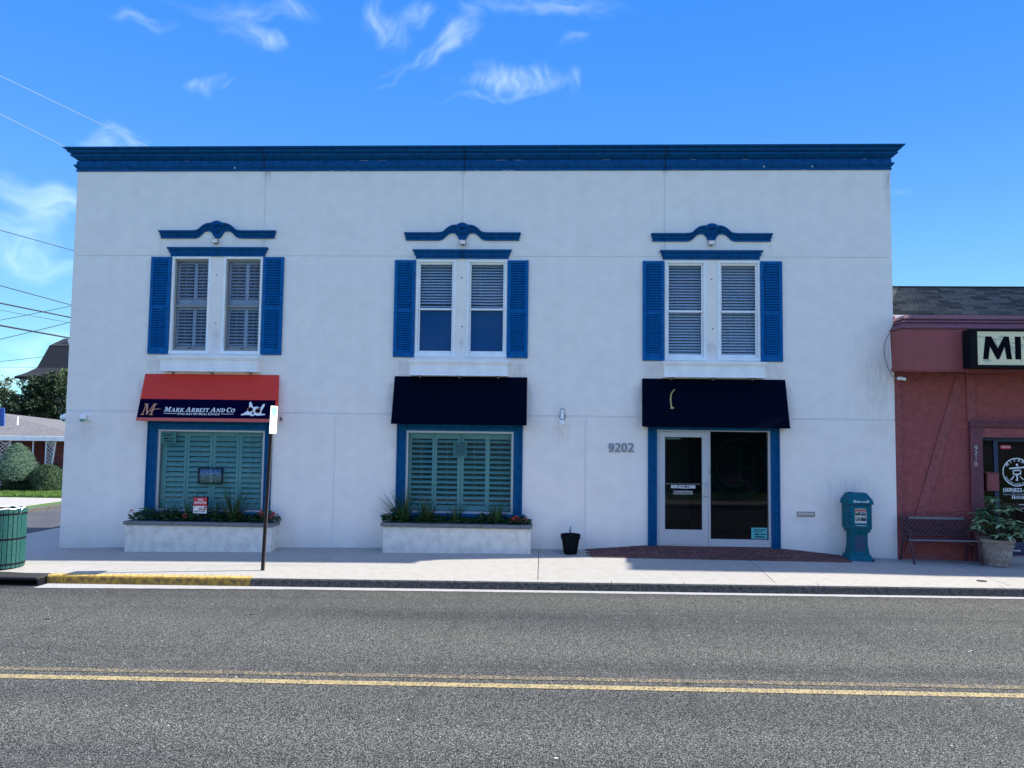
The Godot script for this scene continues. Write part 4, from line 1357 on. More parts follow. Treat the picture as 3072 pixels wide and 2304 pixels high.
func build_shopfront(b: Node3D) -> void:
	casing(b, -7.625, -5.185, -7.418, -5.332, 0.745, 2.62, 2.29, true)
	casing(b, -2.800, -0.412, -2.622, -0.582, 0.790, 2.62, 2.33, true)
	casing(b, 1.922, 4.350, 2.092, 4.183, 0.16, 2.62, 2.405, false)
	display_window(b, -7.415, -5.335, 0.745, 2.295)
	display_window(b, -2.620, -0.585, 0.785, 2.33)
	var o := thing("interior_shutter", "white plantation shutters, glass tint painted in, filling the left display window, mostly closed", "shutters", Vector3(-6.37, 0.78, -0.13), "plantation shutters in the display windows")
	plantation(o, [[-7.29, -6.95], [-6.84, -6.45], [-6.33, -5.93], [-5.81, -5.44]], [[0.90, 2.17, 13]], -7.39, -5.36, 0.79, 2.27, -0.13, M.teal_tint, 0.096, deg_to_rad(58))
	o = thing("interior_shutter", "white plantation shutters, glass tint painted in, with dark gaps filling the middle display window", "shutters", Vector3(-1.60, 0.82, -0.13), "plantation shutters in the display windows")
	plantation(o, [[-2.53, -2.14], [-2.045, -1.655], [-1.53, -1.125], [-1.04, -0.645]], [[0.93, 2.18, 13]], -2.59, -0.61, 0.83, 2.30, -0.13, M.teal_tint, 0.084, deg_to_rad(35))
	# entrance
	var r := group3("entrance_frame", b)
	var s := st()
	var y0 := 0.262
	bx(s, 2.095, 2.130, y0, 2.403, -0.09, -0.002, 0.003)
	bx(s, 3.040, 3.080, y0, 2.403, -0.09, -0.002, 0.003)
	bx(s, 4.140, 4.182, y0, 2.403, -0.09, -0.002, 0.003)
	bx(s, 2.130, 3.040, 2.372, 2.403, -0.09, -0.003, 0.003)
	bx(s, 3.080, 4.140, 2.380, 2.403, -0.09, -0.003, 0.003)
	put("jamb", s, M.alu, r)
	s = st()
	bx(s, 3.080, 4.140, y0, 0.398, -0.085, -0.004, 0.003)
	put("kick_panel", s, M.alu, r)
	s = st()
	bx(s, 2.130, 3.040, y0 - 0.01, y0 + 0.022, -0.09, 0.0, 0.003)
	put("threshold", s, M.steel, r)
	s = st()
	quad(s, Vector3(3.079, 0.39, -0.04), Vector3(4.141, 0.39, -0.04), Vector3(4.141, 2.385, -0.04), Vector3(3.079, 2.385, -0.04), Vector3.BACK)
	put("pane", s, M.pane_dark, r)
	var d := group3("door", b)
	s = st()
	bx(s, 2.134, 2.242, y0 + 0.025, 2.368, -0.055, -0.008, 0.003)
	bx(s, 2.926, 3.037, y0 + 0.025, 2.368, -0.055, -0.008, 0.003)
	bx(s, 2.242, 2.926, y0 + 0.025, 0.560, -0.054, -0.009, 0.003)
	bx(s, 2.242, 2.926, 2.268, 2.368, -0.054, -0.009, 0.003)
	put("leaf", s, M.alu, d)
	s = st()
	quad(s, Vector3(2.24, 0.558, -0.03), Vector3(2.928, 0.558, -0.03), Vector3(2.928, 2.27, -0.03), Vector3(2.24, 2.27, -0.03), Vector3.BACK)
	put("pane", s, M.pane_dark, d)
	s = st()
	tube(s, [Vector3(2.995, 1.175, -0.008), Vector3(2.995, 1.178, 0.03), Vector3(2.965, 1.182, 0.055), Vector3(2.938, 1.20, 0.062), Vector3(2.926, 1.235, 0.064), Vector3(2.926, 1.355, 0.064), Vector3(2.938, 1.39, 0.062), Vector3(2.965, 1.408, 0.055), Vector3(2.995, 1.412, 0.03), Vector3(2.995, 1.415, -0.008)], 0.012, 8)
	put("handle", s, M.steel, d)
	s = st()
	T = Transform3D(Basis(Vector3.RIGHT, PI / 2), Vector3(2.99, 1.31, -0.008))
	lathe(s, [Vector2(0.018, 0.0), Vector2(0.018, 0.01), Vector2(0.0, 0.012)], Vector3.ZERO, 12)
	put("lock", s, M.steel, d)
	s = st()
	for y in [0.52, 1.34, 2.22]:
		tube(s, [Vector3(2.130, y - 0.055, 0.004), Vector3(2.130, y + 0.055, 0.004)], 0.012, 8)
	put("hinge", s, M.alu, d)
	s = st()
	bx(s, 2.25, 2.54, 2.225, 2.262, -0.11, -0.06, 0.006)
	put("door_closer", s, M.teal_tint, d)
	s = st()
	bx(s, 2.264, 2.902, 1.385, 1.408, -0.09, -0.06, 0.004)
	put("push_bar", s, M.steel, d)
	write("lettering", "609.822.3300", sansb, M.print_white, d, 2.356, 2.806, 1.318, 0.06, -0.028, 0.0, 0.001)
	write("lettering", "Cassandra Howie", sans, M.print_white, d, 2.404, 2.752, 1.242, 0.038, -0.028, 0.0, 0.001)
	write("lettering", "Licensed Real Estate Broker", sans, M.print_white, d, 2.397, 2.762, 1.208, 0.022, -0.028, 0.0, 0.001)
	s = st()
	bx(s, 3.052, 3.070, 1.60, 1.66, -0.002, 0.006, 0.003)
	put("strike_plate", s, M.print_gold, r)
	# dark round wall sign with two joined letters, deep in the room behind the side pane
	var ws := thing("wall_sign", "dim green round emblem on the wall deep inside behind the entrance pane", "sign", Vector3(4.25, 1.6, -2.6))
	s = st()
	var ring := []
	for k in 33:
		ring.append(Vector3(4.25 + 0.62 * cos(TAU * k / 32), 1.62 + 0.62 * sin(TAU * k / 32), -2.6))
	tube(s, ring, 0.05, 6)
	var cc := []
	for k in 17:
		cc.append(Vector3(4.12 + 0.36 * cos(0.9 + TAU * 0.72 * k / 16), 1.62 + 0.42 * sin(0.9 + TAU * 0.72 * k / 16), -2.6))
	tube(s, cc, 0.045, 6)
	bx(s, 4.22, 4.30, 1.22, 2.02, -2.64, -2.57)
	bx(s, 4.52, 4.60, 1.22, 2.02, -2.64, -2.57)
	bx(s, 4.30, 4.52, 1.58, 1.66, -2.64, -2.57)
	put("emblem", s, mat("sign_dim", lin(0.02, 0.08, 0.05), 0.7), ws)
	s = st()
	bx(s, 3.2, 5.6, 0.22, 2.9, -2.75, -2.66)
	put("backboard", s, M.dark_room, ws)
	# awnings
	var aw := awning(-7.712, -5.095, "red awning with a dark blue lettered band over the left display window", M.awn_red, [[3.358, 2.868, M.awn_red], [2.868, 2.512, M.awn_navy], [2.512, 2.455, M.awn_salmon]])
	var zf := func(y: float) -> float: return lerpf(0.02, 0.285, (3.358 - y) / 0.903) + 0.003
	write("lettering", [["M", 1.0], ["ARK ", 0.80], ["A", 1.0], ["RBEIT ", 0.80], ["A", 1.0], ["ND ", 0.80], ["C", 1.0], ["O", 0.80]], serifb, M.print_white, aw, -7.20, -5.835, 2.628, 0.092, zf.call(2.628), TILT, 0.002, 0.16)
	write("lettering", [["F", 1.0], ["INE ", 0.78], ["A", 1.0], ["RT ", 0.78], ["O", 1.0], ["F ", 0.78], ["R", 1.0], ["EAL ", 0.78], ["E", 1.0], ["STATE", 0.78]], serifb, M.print_white, aw, -6.935, -6.115, 2.572, 0.044, zf.call(2.572), TILT, 0.002, 0.16)
	s = st()
	T = Transform3D(Basis(Vector3.RIGHT, TILT), Vector3(0, 2.594, zf.call(2.594) + 0.001))
	bx(s, -7.20, -6.955, -0.004, 0.004, 0, 0.002)
	bx(s, -6.10, -5.86, -0.004, 0.004, 0, 0.002)
	put("rule", s, M.print_white, aw)
	write("monogram", "M", serif, M.print_copper, aw, -7.625, -7.34, 2.560, 0.225, zf.call(2.560), TILT, 0.003, 0.22)
	s = st()
	T = Transform3D(Basis(Vector3.RIGHT, TILT), Vector3(0, 2.560, zf.call(2.560) + 0.004))
	prism(s, PackedVector2Array([Vector2(-7.50, 0.06), Vector2(-7.42, 0.10), Vector2(-7.33, 0.118), Vector2(-7.255, 0.118), Vector2(-7.33, 0.130), Vector2(-7.43, 0.118)]), 0, 0.003)
	put("monogram_stroke", s, M.print_copper, aw)
	dog(aw, zf)
	awning(-2.862, -0.342, "plain black awning over the middle display window", M.awn_black)
	aw = awning(1.812, 4.458, "black awning with a torn yellow mark over the entrance door", M.awn_black)
	s = st()
	T = Transform3D(Basis(Vector3.RIGHT, TILT), Vector3(0, 2.79, zf.call(2.79)))
	prism(s, PackedVector2Array([Vector2(2.30, 0.0), Vector2(2.375, 0.0), Vector2(2.378, 0.03), Vector2(2.345, 0.035), Vector2(2.335, 0.14), Vector2(2.345, 0.27), Vector2(2.375, 0.33), Vector2(2.418, 0.375), Vector2(2.405, 0.385), Vector2(2.36, 0.345), Vector2(2.325, 0.28), Vector2(2.308, 0.18), Vector2(2.318, 0.02)]), 0, 0.002)
	put("torn_mark", s, M.print_gold, aw)
	# house number in raised grey digits
	var hn := thing("house_number", "raised grey house number 9202 on the white wall left of the entrance", "house number", Vector3(1.42, 1.97, 0.0))
	var dx := [[1.190, 1.297, "9"], [1.309, 1.418, "2"], [1.430, 1.540, "0"], [1.552, 1.662, "2"]]
	for k in 4:
		write("digit", dx[k][2], sansb, M.print_grey, hn, dx[k][0], dx[k][1], 1.972 + 0.002 * k, 0.165, 0.001, 0.0, 0.018)
	# mail slot
	var ms := thing("mail_slot", "flat metal mail slot in the white wall right of the entrance", "mail slot", Vector3(4.81, 0.83, 0.0))
	s = st()
	bx(s, 4.647, 4.976, 0.835, 0.930, 0.001, 0.012, 0.004)
	put("plate", s, M.taupe, ms)
	s = st()
	bx(s, 4.668, 4.955, 0.858, 0.908, 0.010, 0.020, 0.004)
	put("flap", s, M.steel, ms)

func dog(aw: Node3D, zf: Callable) -> void:
	# white dog's head in round dark glasses, resting on its paws
	var g := group3("dog_print", aw)
	var tr := Transform3D(Basis(Vector3.RIGHT, TILT), Vector3(0, 2.55, zf.call(2.55)))
	var px := func(x: float, y: float) -> Vector2:   # from the print's own grid, 330 wide
		return Vector2(-5.725 + x * 0.00142, (232.0 - y) * 0.00124 + 0.012)
	var poly := func(a: Array) -> PackedVector2Array:
		var p := PackedVector2Array()
		for q in a:
			p.append(px.call(q[0], q[1]))
		return p
	var disc := func(cx: float, cy: float, r: float) -> PackedVector2Array:
		var p := PackedVector2Array()
		for k in 18:
			p.append(px.call(cx + r * cos(TAU * k / 18), cy + r * sin(TAU * k / 18)))
		return p
	var s := st()
	T = tr
	prism(s, poly.call([[2, 212], [30, 195], [62, 170], [92, 140], [104, 98], [98, 60], [96, 16], [112, 2], [128, 22], [146, 72], [160, 92], [200, 78], [230, 88], [262, 98], [272, 60], [288, 38], [306, 36], [308, 62], [296, 100], [282, 126], [276, 160], [270, 190], [330, 196], [330, 212], [262, 222], [224, 226], [196, 214], [176, 228], [150, 232], [120, 216], [60, 216], [14, 224]]), 0.0, 0.002)
	put("head", s, M.print_white, g)
	s = st()
	T = tr
	for e in [[122, 128, 40], [226, 148, 40]]:
		prism(s, disc.call(e[0], e[1], e[2]), 0.002, 0.0035)
	put("glasses_rim", s, M.print_copper, g)
	s = st()
	T = tr
	for e in [[122, 128, 32], [226, 148, 32], [164, 182, 15]]:
		prism(s, disc.call(e[0], e[1], e[2]), 0.0021, 0.0048)
	prism(s, poly.call([[206, 104], [236, 92], [262, 108], [262, 122], [232, 108]]), 0.002, 0.003)
	prism(s, poly.call([[150, 204], [166, 198], [180, 206], [166, 212]]), 0.002, 0.003)
	put("lens", s, M.print_black, g)

func planter(x0: float, x1: float, cap0: float, cap1: float, ytop: float, label: String) -> void:
	var o := thing("masonry_planter", label, "planter", Vector3((x0 + x1) / 2, 0.0, 0.19), "masonry planters under the display windows")
	var s := st()
	bx(s, x0, x1, -0.15, ytop - 0.065, 0.30, 0.385, 0.012)
	bx(s, x0, x0 + 0.10, -0.15, ytop - 0.065, 0.001, 0.30)
	bx(s, x1 - 0.10, x1, -0.15, ytop - 0.065, 0.001, 0.30)
	put("wall", s, M.planter, o)
	# slate coping stones
	var n := 3
	for k in n:
		s = st()
		bx(s, lerpf(cap0, cap1, float(k) / n) + 0.002, lerpf(cap0, cap1, float(k + 1) / n) - 0.002, ytop - 0.063, ytop, 0.27, 0.425, 0.006)
		put("coping", s, M.slate, o)
	for e in [[cap0, x0 + 0.13], [x1 - 0.13, cap1]]:
		s = st()
		bx(s, e[0], e[1], ytop - 0.064, ytop - 0.001, 0.002, 0.268, 0.006)
		put("coping", s, M.slate, o)
	s = st()
	sheet(s, x0 + 0.1, x1 - 0.1, 0.001, 0.30, 40, 6, func(x: float, z: float) -> float: return ytop - 0.05 + 0.02 * sin(x * 13.0) * sin(z * 21.0))
	put("soil", s, M.soil, o)

func geranium(x: float, y: float, z: float, w: float, h: float, sd: int, blooms: Array, label: String) -> void:
	rng.seed = sd
	var o := thing("geranium", label, "plant", Vector3(x, y, z), "low leafy plants in the planters")
	var s := st()
	for k in 170:
		var a := rng.randf() * TAU
		var rr := sqrt(rng.randf())
		var p := Vector3(cos(a) * rr * w * 0.5, 0, sin(a) * rr * 0.13)
		p.y = h * (1.0 - rr * rr * 0.55) * rng.randf_range(0.35, 1.0)
		var d := Vector3(cos(a) + rng.randf_range(-0.6, 0.6), rng.randf_range(-0.1, 0.8), sin(a) + rng.randf_range(-0.3, 0.9)).normalized()
		var t := rng.randf()
		CUR = Color(0.012 + 0.02 * t, 0.045 + 0.05 * t, 0.010 + 0.012 * t)
		var l := rng.randf_range(0.045, 0.085)
		leaf(s, Vector3(x, y, z) + p, d, Vector3(0, 1, 0.2).normalized() if absf(d.y) < 0.9 else Vector3.BACK, l, l * 1.05, 0.15)
	for k in 14:
		CUR = Color(0.03, 0.05, 0.015)
		var b := Vector3(x + rng.randf_range(-0.3, 0.3) * w, y - 0.03, z + rng.randf_range(-0.06, 0.06))
		tube(s, [b, b + Vector3(rng.randf_range(-0.08, 0.08), h * 0.7, 0.03)], 0.005, 4)
	put("foliage", s, M.leaf_matt, o)
	for bl in blooms:
		s = st()
		for k in 26:
			var a := rng.randf() * TAU
			var q := Vector3(cos(a) * rng.randf(), rng.randf_range(-0.4, 1.0), sin(a) * rng.randf()).normalized()
			lquad(s, Vector3(x + bl[0], y + bl[1], z + bl[2]) + q * 0.028, (q + Vector3(rng.randf(), rng.randf(), rng.randf()) * 0.5).normalized(), q.cross(Vector3(0.3, 0.8, 0.2)).normalized(), 0.026, 0.026)
		put("flower", s, M.petal_red, o)

func spike_plant(x: float, y: float, z: float, n: int, l: float, sd: int, label: String, lean := 0.0) -> void:
	rng.seed = sd
	var o := thing("spike_plant", label, "plant", Vector3(x, y, z), "spiky grass plants in the planters")
	var s := st()
	for k in n:
		var a := rng.randf() * TAU
		var out := rng.randf_range(0.1, 1.5)
		var d := Vector3(cos(a) * out + lean, 1.0, sin(a) * out * 0.45 + 0.10).normalized()
		var ll := l * rng.randf_range(0.55, 1.0)
		var w := rng.randf_range(0.016, 0.028)
		var t := rng.randf()
		CUR = Color(0.014 + 0.022 * t, 0.05 + 0.06 * t, 0.016 + 0.012 * t)
		if rng.randf() < 0.07:
			CUR = Color(0.12, 0.10, 0.03)
		var side := d.cross(Vector3.UP).normalized()
		if side.length() < 0.5:
			side = Vector3.RIGHT
		var p := Vector3(x, y, z) + Vector3(cos(a) * 0.02, 0, sin(a) * 0.02)
		var prev := p
		var droop := rng.randf_range(0.1, 0.75) * out
		for j in 5:
			var t1 := (j + 1) / 5.0
			var q := p + d * ll * t1 + Vector3(0, -droop * ll * t1 * t1 * 0.5, 0)
			q.z = maxf(q.z, 0.06)
			var w0 := w * (1.0 - pow(j / 5.0, 2.0))
			var w1 := w * (1.0 - t1 * t1)
			var up := side.cross(q - prev).normalized()
			if w1 > 0.0005:
				quad(s, prev - side * w0 / 2, prev + side * w0 / 2, q + side * w1 / 2, q - side * w1 / 2, up)
			else:
				tri(s, prev - side * w0 / 2, prev + side * w0 / 2, q, up)
			prev = q
	put("blades", s, M.leaf, o)

func build_planters() -> void:
	planter(-7.775, -5.025, -7.80, -4.985, 0.585, "white stucco planter with slate top under the left display window")
	planter(-2.950, -0.240, -2.99, -0.215, 0.635, "white stucco planter with slate top under the middle display window")
	var gl := ["low leafy plant with a red bloom at the left end of the left planter", "low dark leafy plant second from the left in the left planter", "low leafy plant with red blooms just left of the small red sign", "low leafy plant right of the small red sign, without blooms", "low leafy plant behind the street sign pole with red blooms"]
	var gb := [[[-0.26, 0.19, 0.10]], [], [[0.08, 0.27, 0.12], [-0.30, 0.14, 0.14]], [], [[0.02, 0.22, 0.12], [0.26, 0.20, 0.12], [0.24, 0.14, 0.13], [0.05, 0.19, 0.13]]]
	for k in 5:
		geranium(-7.46 + k * 0.545, 0.55, 0.19, 0.66, 0.27 if k != 3 else 0.20, 200 + k, gb[k], gl[k])
	spike_plant(-5.82, 0.56, 0.20, 95, 0.95, 301, "tall spiky grass plant at the right of the left planter")
	spike_plant(-6.74, 0.56, 0.17, 50, 0.70, 302, "spiky grass plant left of the small red sign", -0.15)
	spike_plant(-6.16, 0.56, 0.17, 34, 0.64, 303, "thin spiky grass plant just right of the small red sign")
	spike_plant(-7.12, 0.56, 0.17, 30, 0.62, 304, "sparse spiky grass plant near the left end of the left planter", -0.2)
	spike_plant(-2.60, 0.60, 0.20, 95, 0.92, 311, "big spiky grass plant leaning out over the left end of the middle planter", -0.28)
	spike_plant(-2.18, 0.60, 0.20, 110, 0.66, 312, "dense spiky grass plant second from the left in the middle planter")
	spike_plant(-1.64, 0.60, 0.18, 48, 0.64, 313, "thin spiky grass plant at the centre of the middle planter")
	spike_plant(-0.88, 0.60, 0.20, 90, 0.64, 314, "spiky grass plant near the right end of the middle planter")
	geranium(-2.12, 0.60, 0.22, 0.62, 0.20, 224, [], "low dark leafy plant between the two left spiky grasses of the middle planter")
	geranium(-1.50, 0.60, 0.20, 0.55, 0.13, 225, [], "thin low leafy plant right of the centre of the middle planter")
	geranium(-2.74, 0.60, 0.20, 0.5, 0.24, 221, [], "low leafy plant in the left corner of the middle planter")
	geranium(-1.05, 0.60, 0.18, 0.55, 0.22, 222, [], "low leafy plant under the rightmost spiky grass of the middle planter")
	geranium(-0.48, 0.60, 0.20, 0.44, 0.19, 223, [[-0.03, 0.15, 0.12], [-0.09, 0.12, 0.13], [0.15, 0.14, 0.10], [0.02, 0.11, 0.14]], "low leafy plant with red blooms at the right end of the middle planter")
	# box of leaflets among the plants
	var o := thing("leaflet_box", "small red and white leaflet box standing in the left planter", "sign", Vector3(-6.42, 0.55, 0.26))
	var s := st()
	bx(s, -6.565, -6.285, 0.725, 1.045, 0.22, 0.262, 0.004)
	put("case", s, M.black, o)
	s = st()
	bx(s, -6.555, -6.295, 0.735, 0.870, 0.262, 0.266)
	put("white_panel", s, M.print_white, o)
	s = st()
	bx(s, -6.550, -6.300, 0.872, 1.030, 0.262, 0.267)
	put("red_panel", s, M.print_red, o)
	s = st()
	tube(s, [Vector3(-6.49, 1.04, 0.24), Vector3(-6.49, 1.10, 0.24), Vector3(-6.36, 1.10, 0.24), Vector3(-6.36, 1.04, 0.24)], 0.006, 6)
	tube(s, [Vector3(-6.425, 0.74, 0.24), Vector3(-6.425, 0.45, 0.24)], 0.010, 6)
	put("wire_stake", s, M.black, o)
	write("lettering", "FREE", sansb, M.print_white, o, -6.468, -6.375, 0.968, 0.034, 0.268, 0.0, 0.001)
	write("lettering", "INFORMATION", sansb, M.print_white, o, -6.538, -6.308, 0.915, 0.034, 0.268, 0.0, 0.001)
	write("monogram", "M", serifb, M.print_red, o, -6.455, -6.385, 0.795, 0.05, 0.267, 0.0, 0.001)
	write("lettering", "MARK ARBEIT AND CO", serifb, M.awn_navy, o, -6.54, -6.31, 0.765, 0.018, 0.267, 0.0, 0.001)

func photo_print(sd: int) -> ImageTexture:   # two small printed house views, as flat print
	var w := 96
	var h := 64
	var im := Image.create(w, h, false, Image.FORMAT_RGB8)
	var n := noise(0.09, 3, FastNoiseLite.TYPE_SIMPLEX, sd)
	for y in h:
		for x in w:
			var v := n.get_noise_2d(x, y)
			var c := Color(0.16, 0.40, 0.72).lerp(Color(0.55, 0.72, 0.85), clampf(float(y) / 30.0 + v * 0.8, 0, 1))
			if y > 30 + v * 16.0:
				c = Color(0.20, 0.34, 0.30).lerp(Color(0.62, 0.66, 0.62), clampf(v * 2.2 + 0.5, 0, 1))
			if x > 46 and x < 50:
				c = Color(0.85, 0.88, 0.9)
			im.set_pixel(x, y, c)
	return ImageTexture.create_from_image(im)

func page_print(sd: int, head: Color, paper: Color, ink: Color) -> ImageTexture:   # a printed notice: heading and lines
	var im := Image.create(64, 80, false, Image.FORMAT_RGB8)
	im.fill(paper)
	rng.seed = sd
	im.fill_rect(Rect2i(34, 4, 24, 8), head)
	for k in 11:
		var x := 5
		while x < 58:
			var l := rng.randi_range(2, 8)
			im.fill_rect(Rect2i(x, 17 + k * 5, mini(l, 59 - x), 2), ink)
			x += l + 2
	return ImageTexture.create_from_image(im)

func printed(called: String, tex: Texture2D, c: Color) -> StandardMaterial3D:
	var m := mat(called, c, 0.5)
	m.albedo_texture = tex
	return m

func flat_print(s: SurfaceTool, x0: float, x1: float, y0: float, y1: float, z: float) -> void:   # one printed face with its own texture coordinates
	var p := [Vector3(x0, y0, z), Vector3(x1, y0, z), Vector3(x1, y1, z), Vector3(x0, y1, z)]
	var u := [Vector2(0, 1), Vector2(1, 1), Vector2(1, 0), Vector2(0, 0)]
	for k in [0, 2, 1, 0, 3, 2]:
		s.set_normal(Vector3.BACK)
		s.set_uv(u[k])
		s.set_uv2(u[k])
		s.set_color(Color.WHITE)
		s.add_vertex(p[k])

func build_window_notices() -> void:
	var o := thing("framed_pictures", "black framed pair of house photographs hanging inside the left display window", "picture", Vector3(-6.39, 1.26, -0.05))
	var s := st()
	for e in [[-6.635, -6.15, 1.262, 1.288], [-6.635, -6.15, 1.55, 1.575], [-6.635, -6.605, 1.288, 1.55], [-6.18, -6.15, 1.288, 1.55]]:
		bx(s, e[0], e[1], e[2], e[3], -0.075, -0.045, 0.003)
	bx(s, -6.63, -6.155, 1.265, 1.572, -0.078, -0.066)
	put("frame", s, M.black, o)
	s = st()
	flat_print(s, -6.604, -6.181, 1.289, 1.549, -0.064)
	put("photographs", s, printed("photo", photo_print(5), lin(0.9, 0.9, 0.9)), o)
	o = thing("notice", "printed sheet taped inside the middle display window", "notice", Vector3(-1.595, 1.838, -0.04))
	s = st()
	bx(s, -1.722, -1.472, 1.836, 2.137, -0.044, -0.041)
	put("sheet", s, M.print_teal, o)
	s = st()
	flat_print(s, -1.705, -1.489, 1.853, 2.120, -0.039)
	put("print", s, printed("page", page_print(3, Color(0.45, 0.33, 0.30), Color(0.36, 0.66, 0.66), Color(0.05, 0.22, 0.28)), lin(0.6, 0.6, 0.6)), o)
	for k in 2:
		var r: Array = [[-7.375, -7.085, 2.032, 2.238], [3.83, 4.12, 0.414, 0.616]][k]
		var z: float = [-0.031, -0.036][k]
		o = thing("window_sticker", ["faint grey security sticker in the upper left corner of the left display window", "pale teal security sticker in the lower right corner of the entrance pane"][k], "sticker", Vector3((r[0] + r[1]) / 2, r[2], z))
		s = st()
		bx(s, r[0], r[1], r[2], r[3], z - 0.001, z)
		put("film", s, M.print_teal if k == 1 else mat("film_grey", lin(0.05, 0.20, 0.20), 0.5), o)
		var ink: Material = M.print_black
		var w: float = r[1] - r[0]
		var h: float = r[3] - r[2]
		write("lettering", "THESE PREMISES", sansb, ink, o, r[0] + w * 0.12, r[1] - w * 0.12, r[2] + h * 0.76, h * 0.11, z + 0.001, 0.0, 0.001)
		write("lettering", "PROTECTED BY", sansb, ink, o, r[0] + w * 0.12, r[1] - w * 0.30, r[2] + h * 0.58, h * 0.11, z + 0.001, 0.0, 0.001)
		s = st()
		bx(s, r[0] + w * 0.2, r[0] + w * 0.5, r[2] + h * 0.34, r[2] + h * 0.46, z, z + 0.002)
		bx(s, r[0] + w * 0.2, r[1] - w * 0.15, r[2] + h * 0.12, r[2] + h * 0.22, z, z + 0.002)
		tube(s, [Vector3(r[0] + w * 0.56, r[2] + h * 0.46, z + 0.001), Vector3(r[0] + w * 0.68, r[2] + h * 0.36, z + 0.001), Vector3(r[0] + w * 0.78, r[2] + h * 0.46, z + 0.001), Vector3(r[0] + w * 0.9, r[2] + h * 0.40, z + 0.001)], 0.008, 5)
		put("mark", s, ink, o)

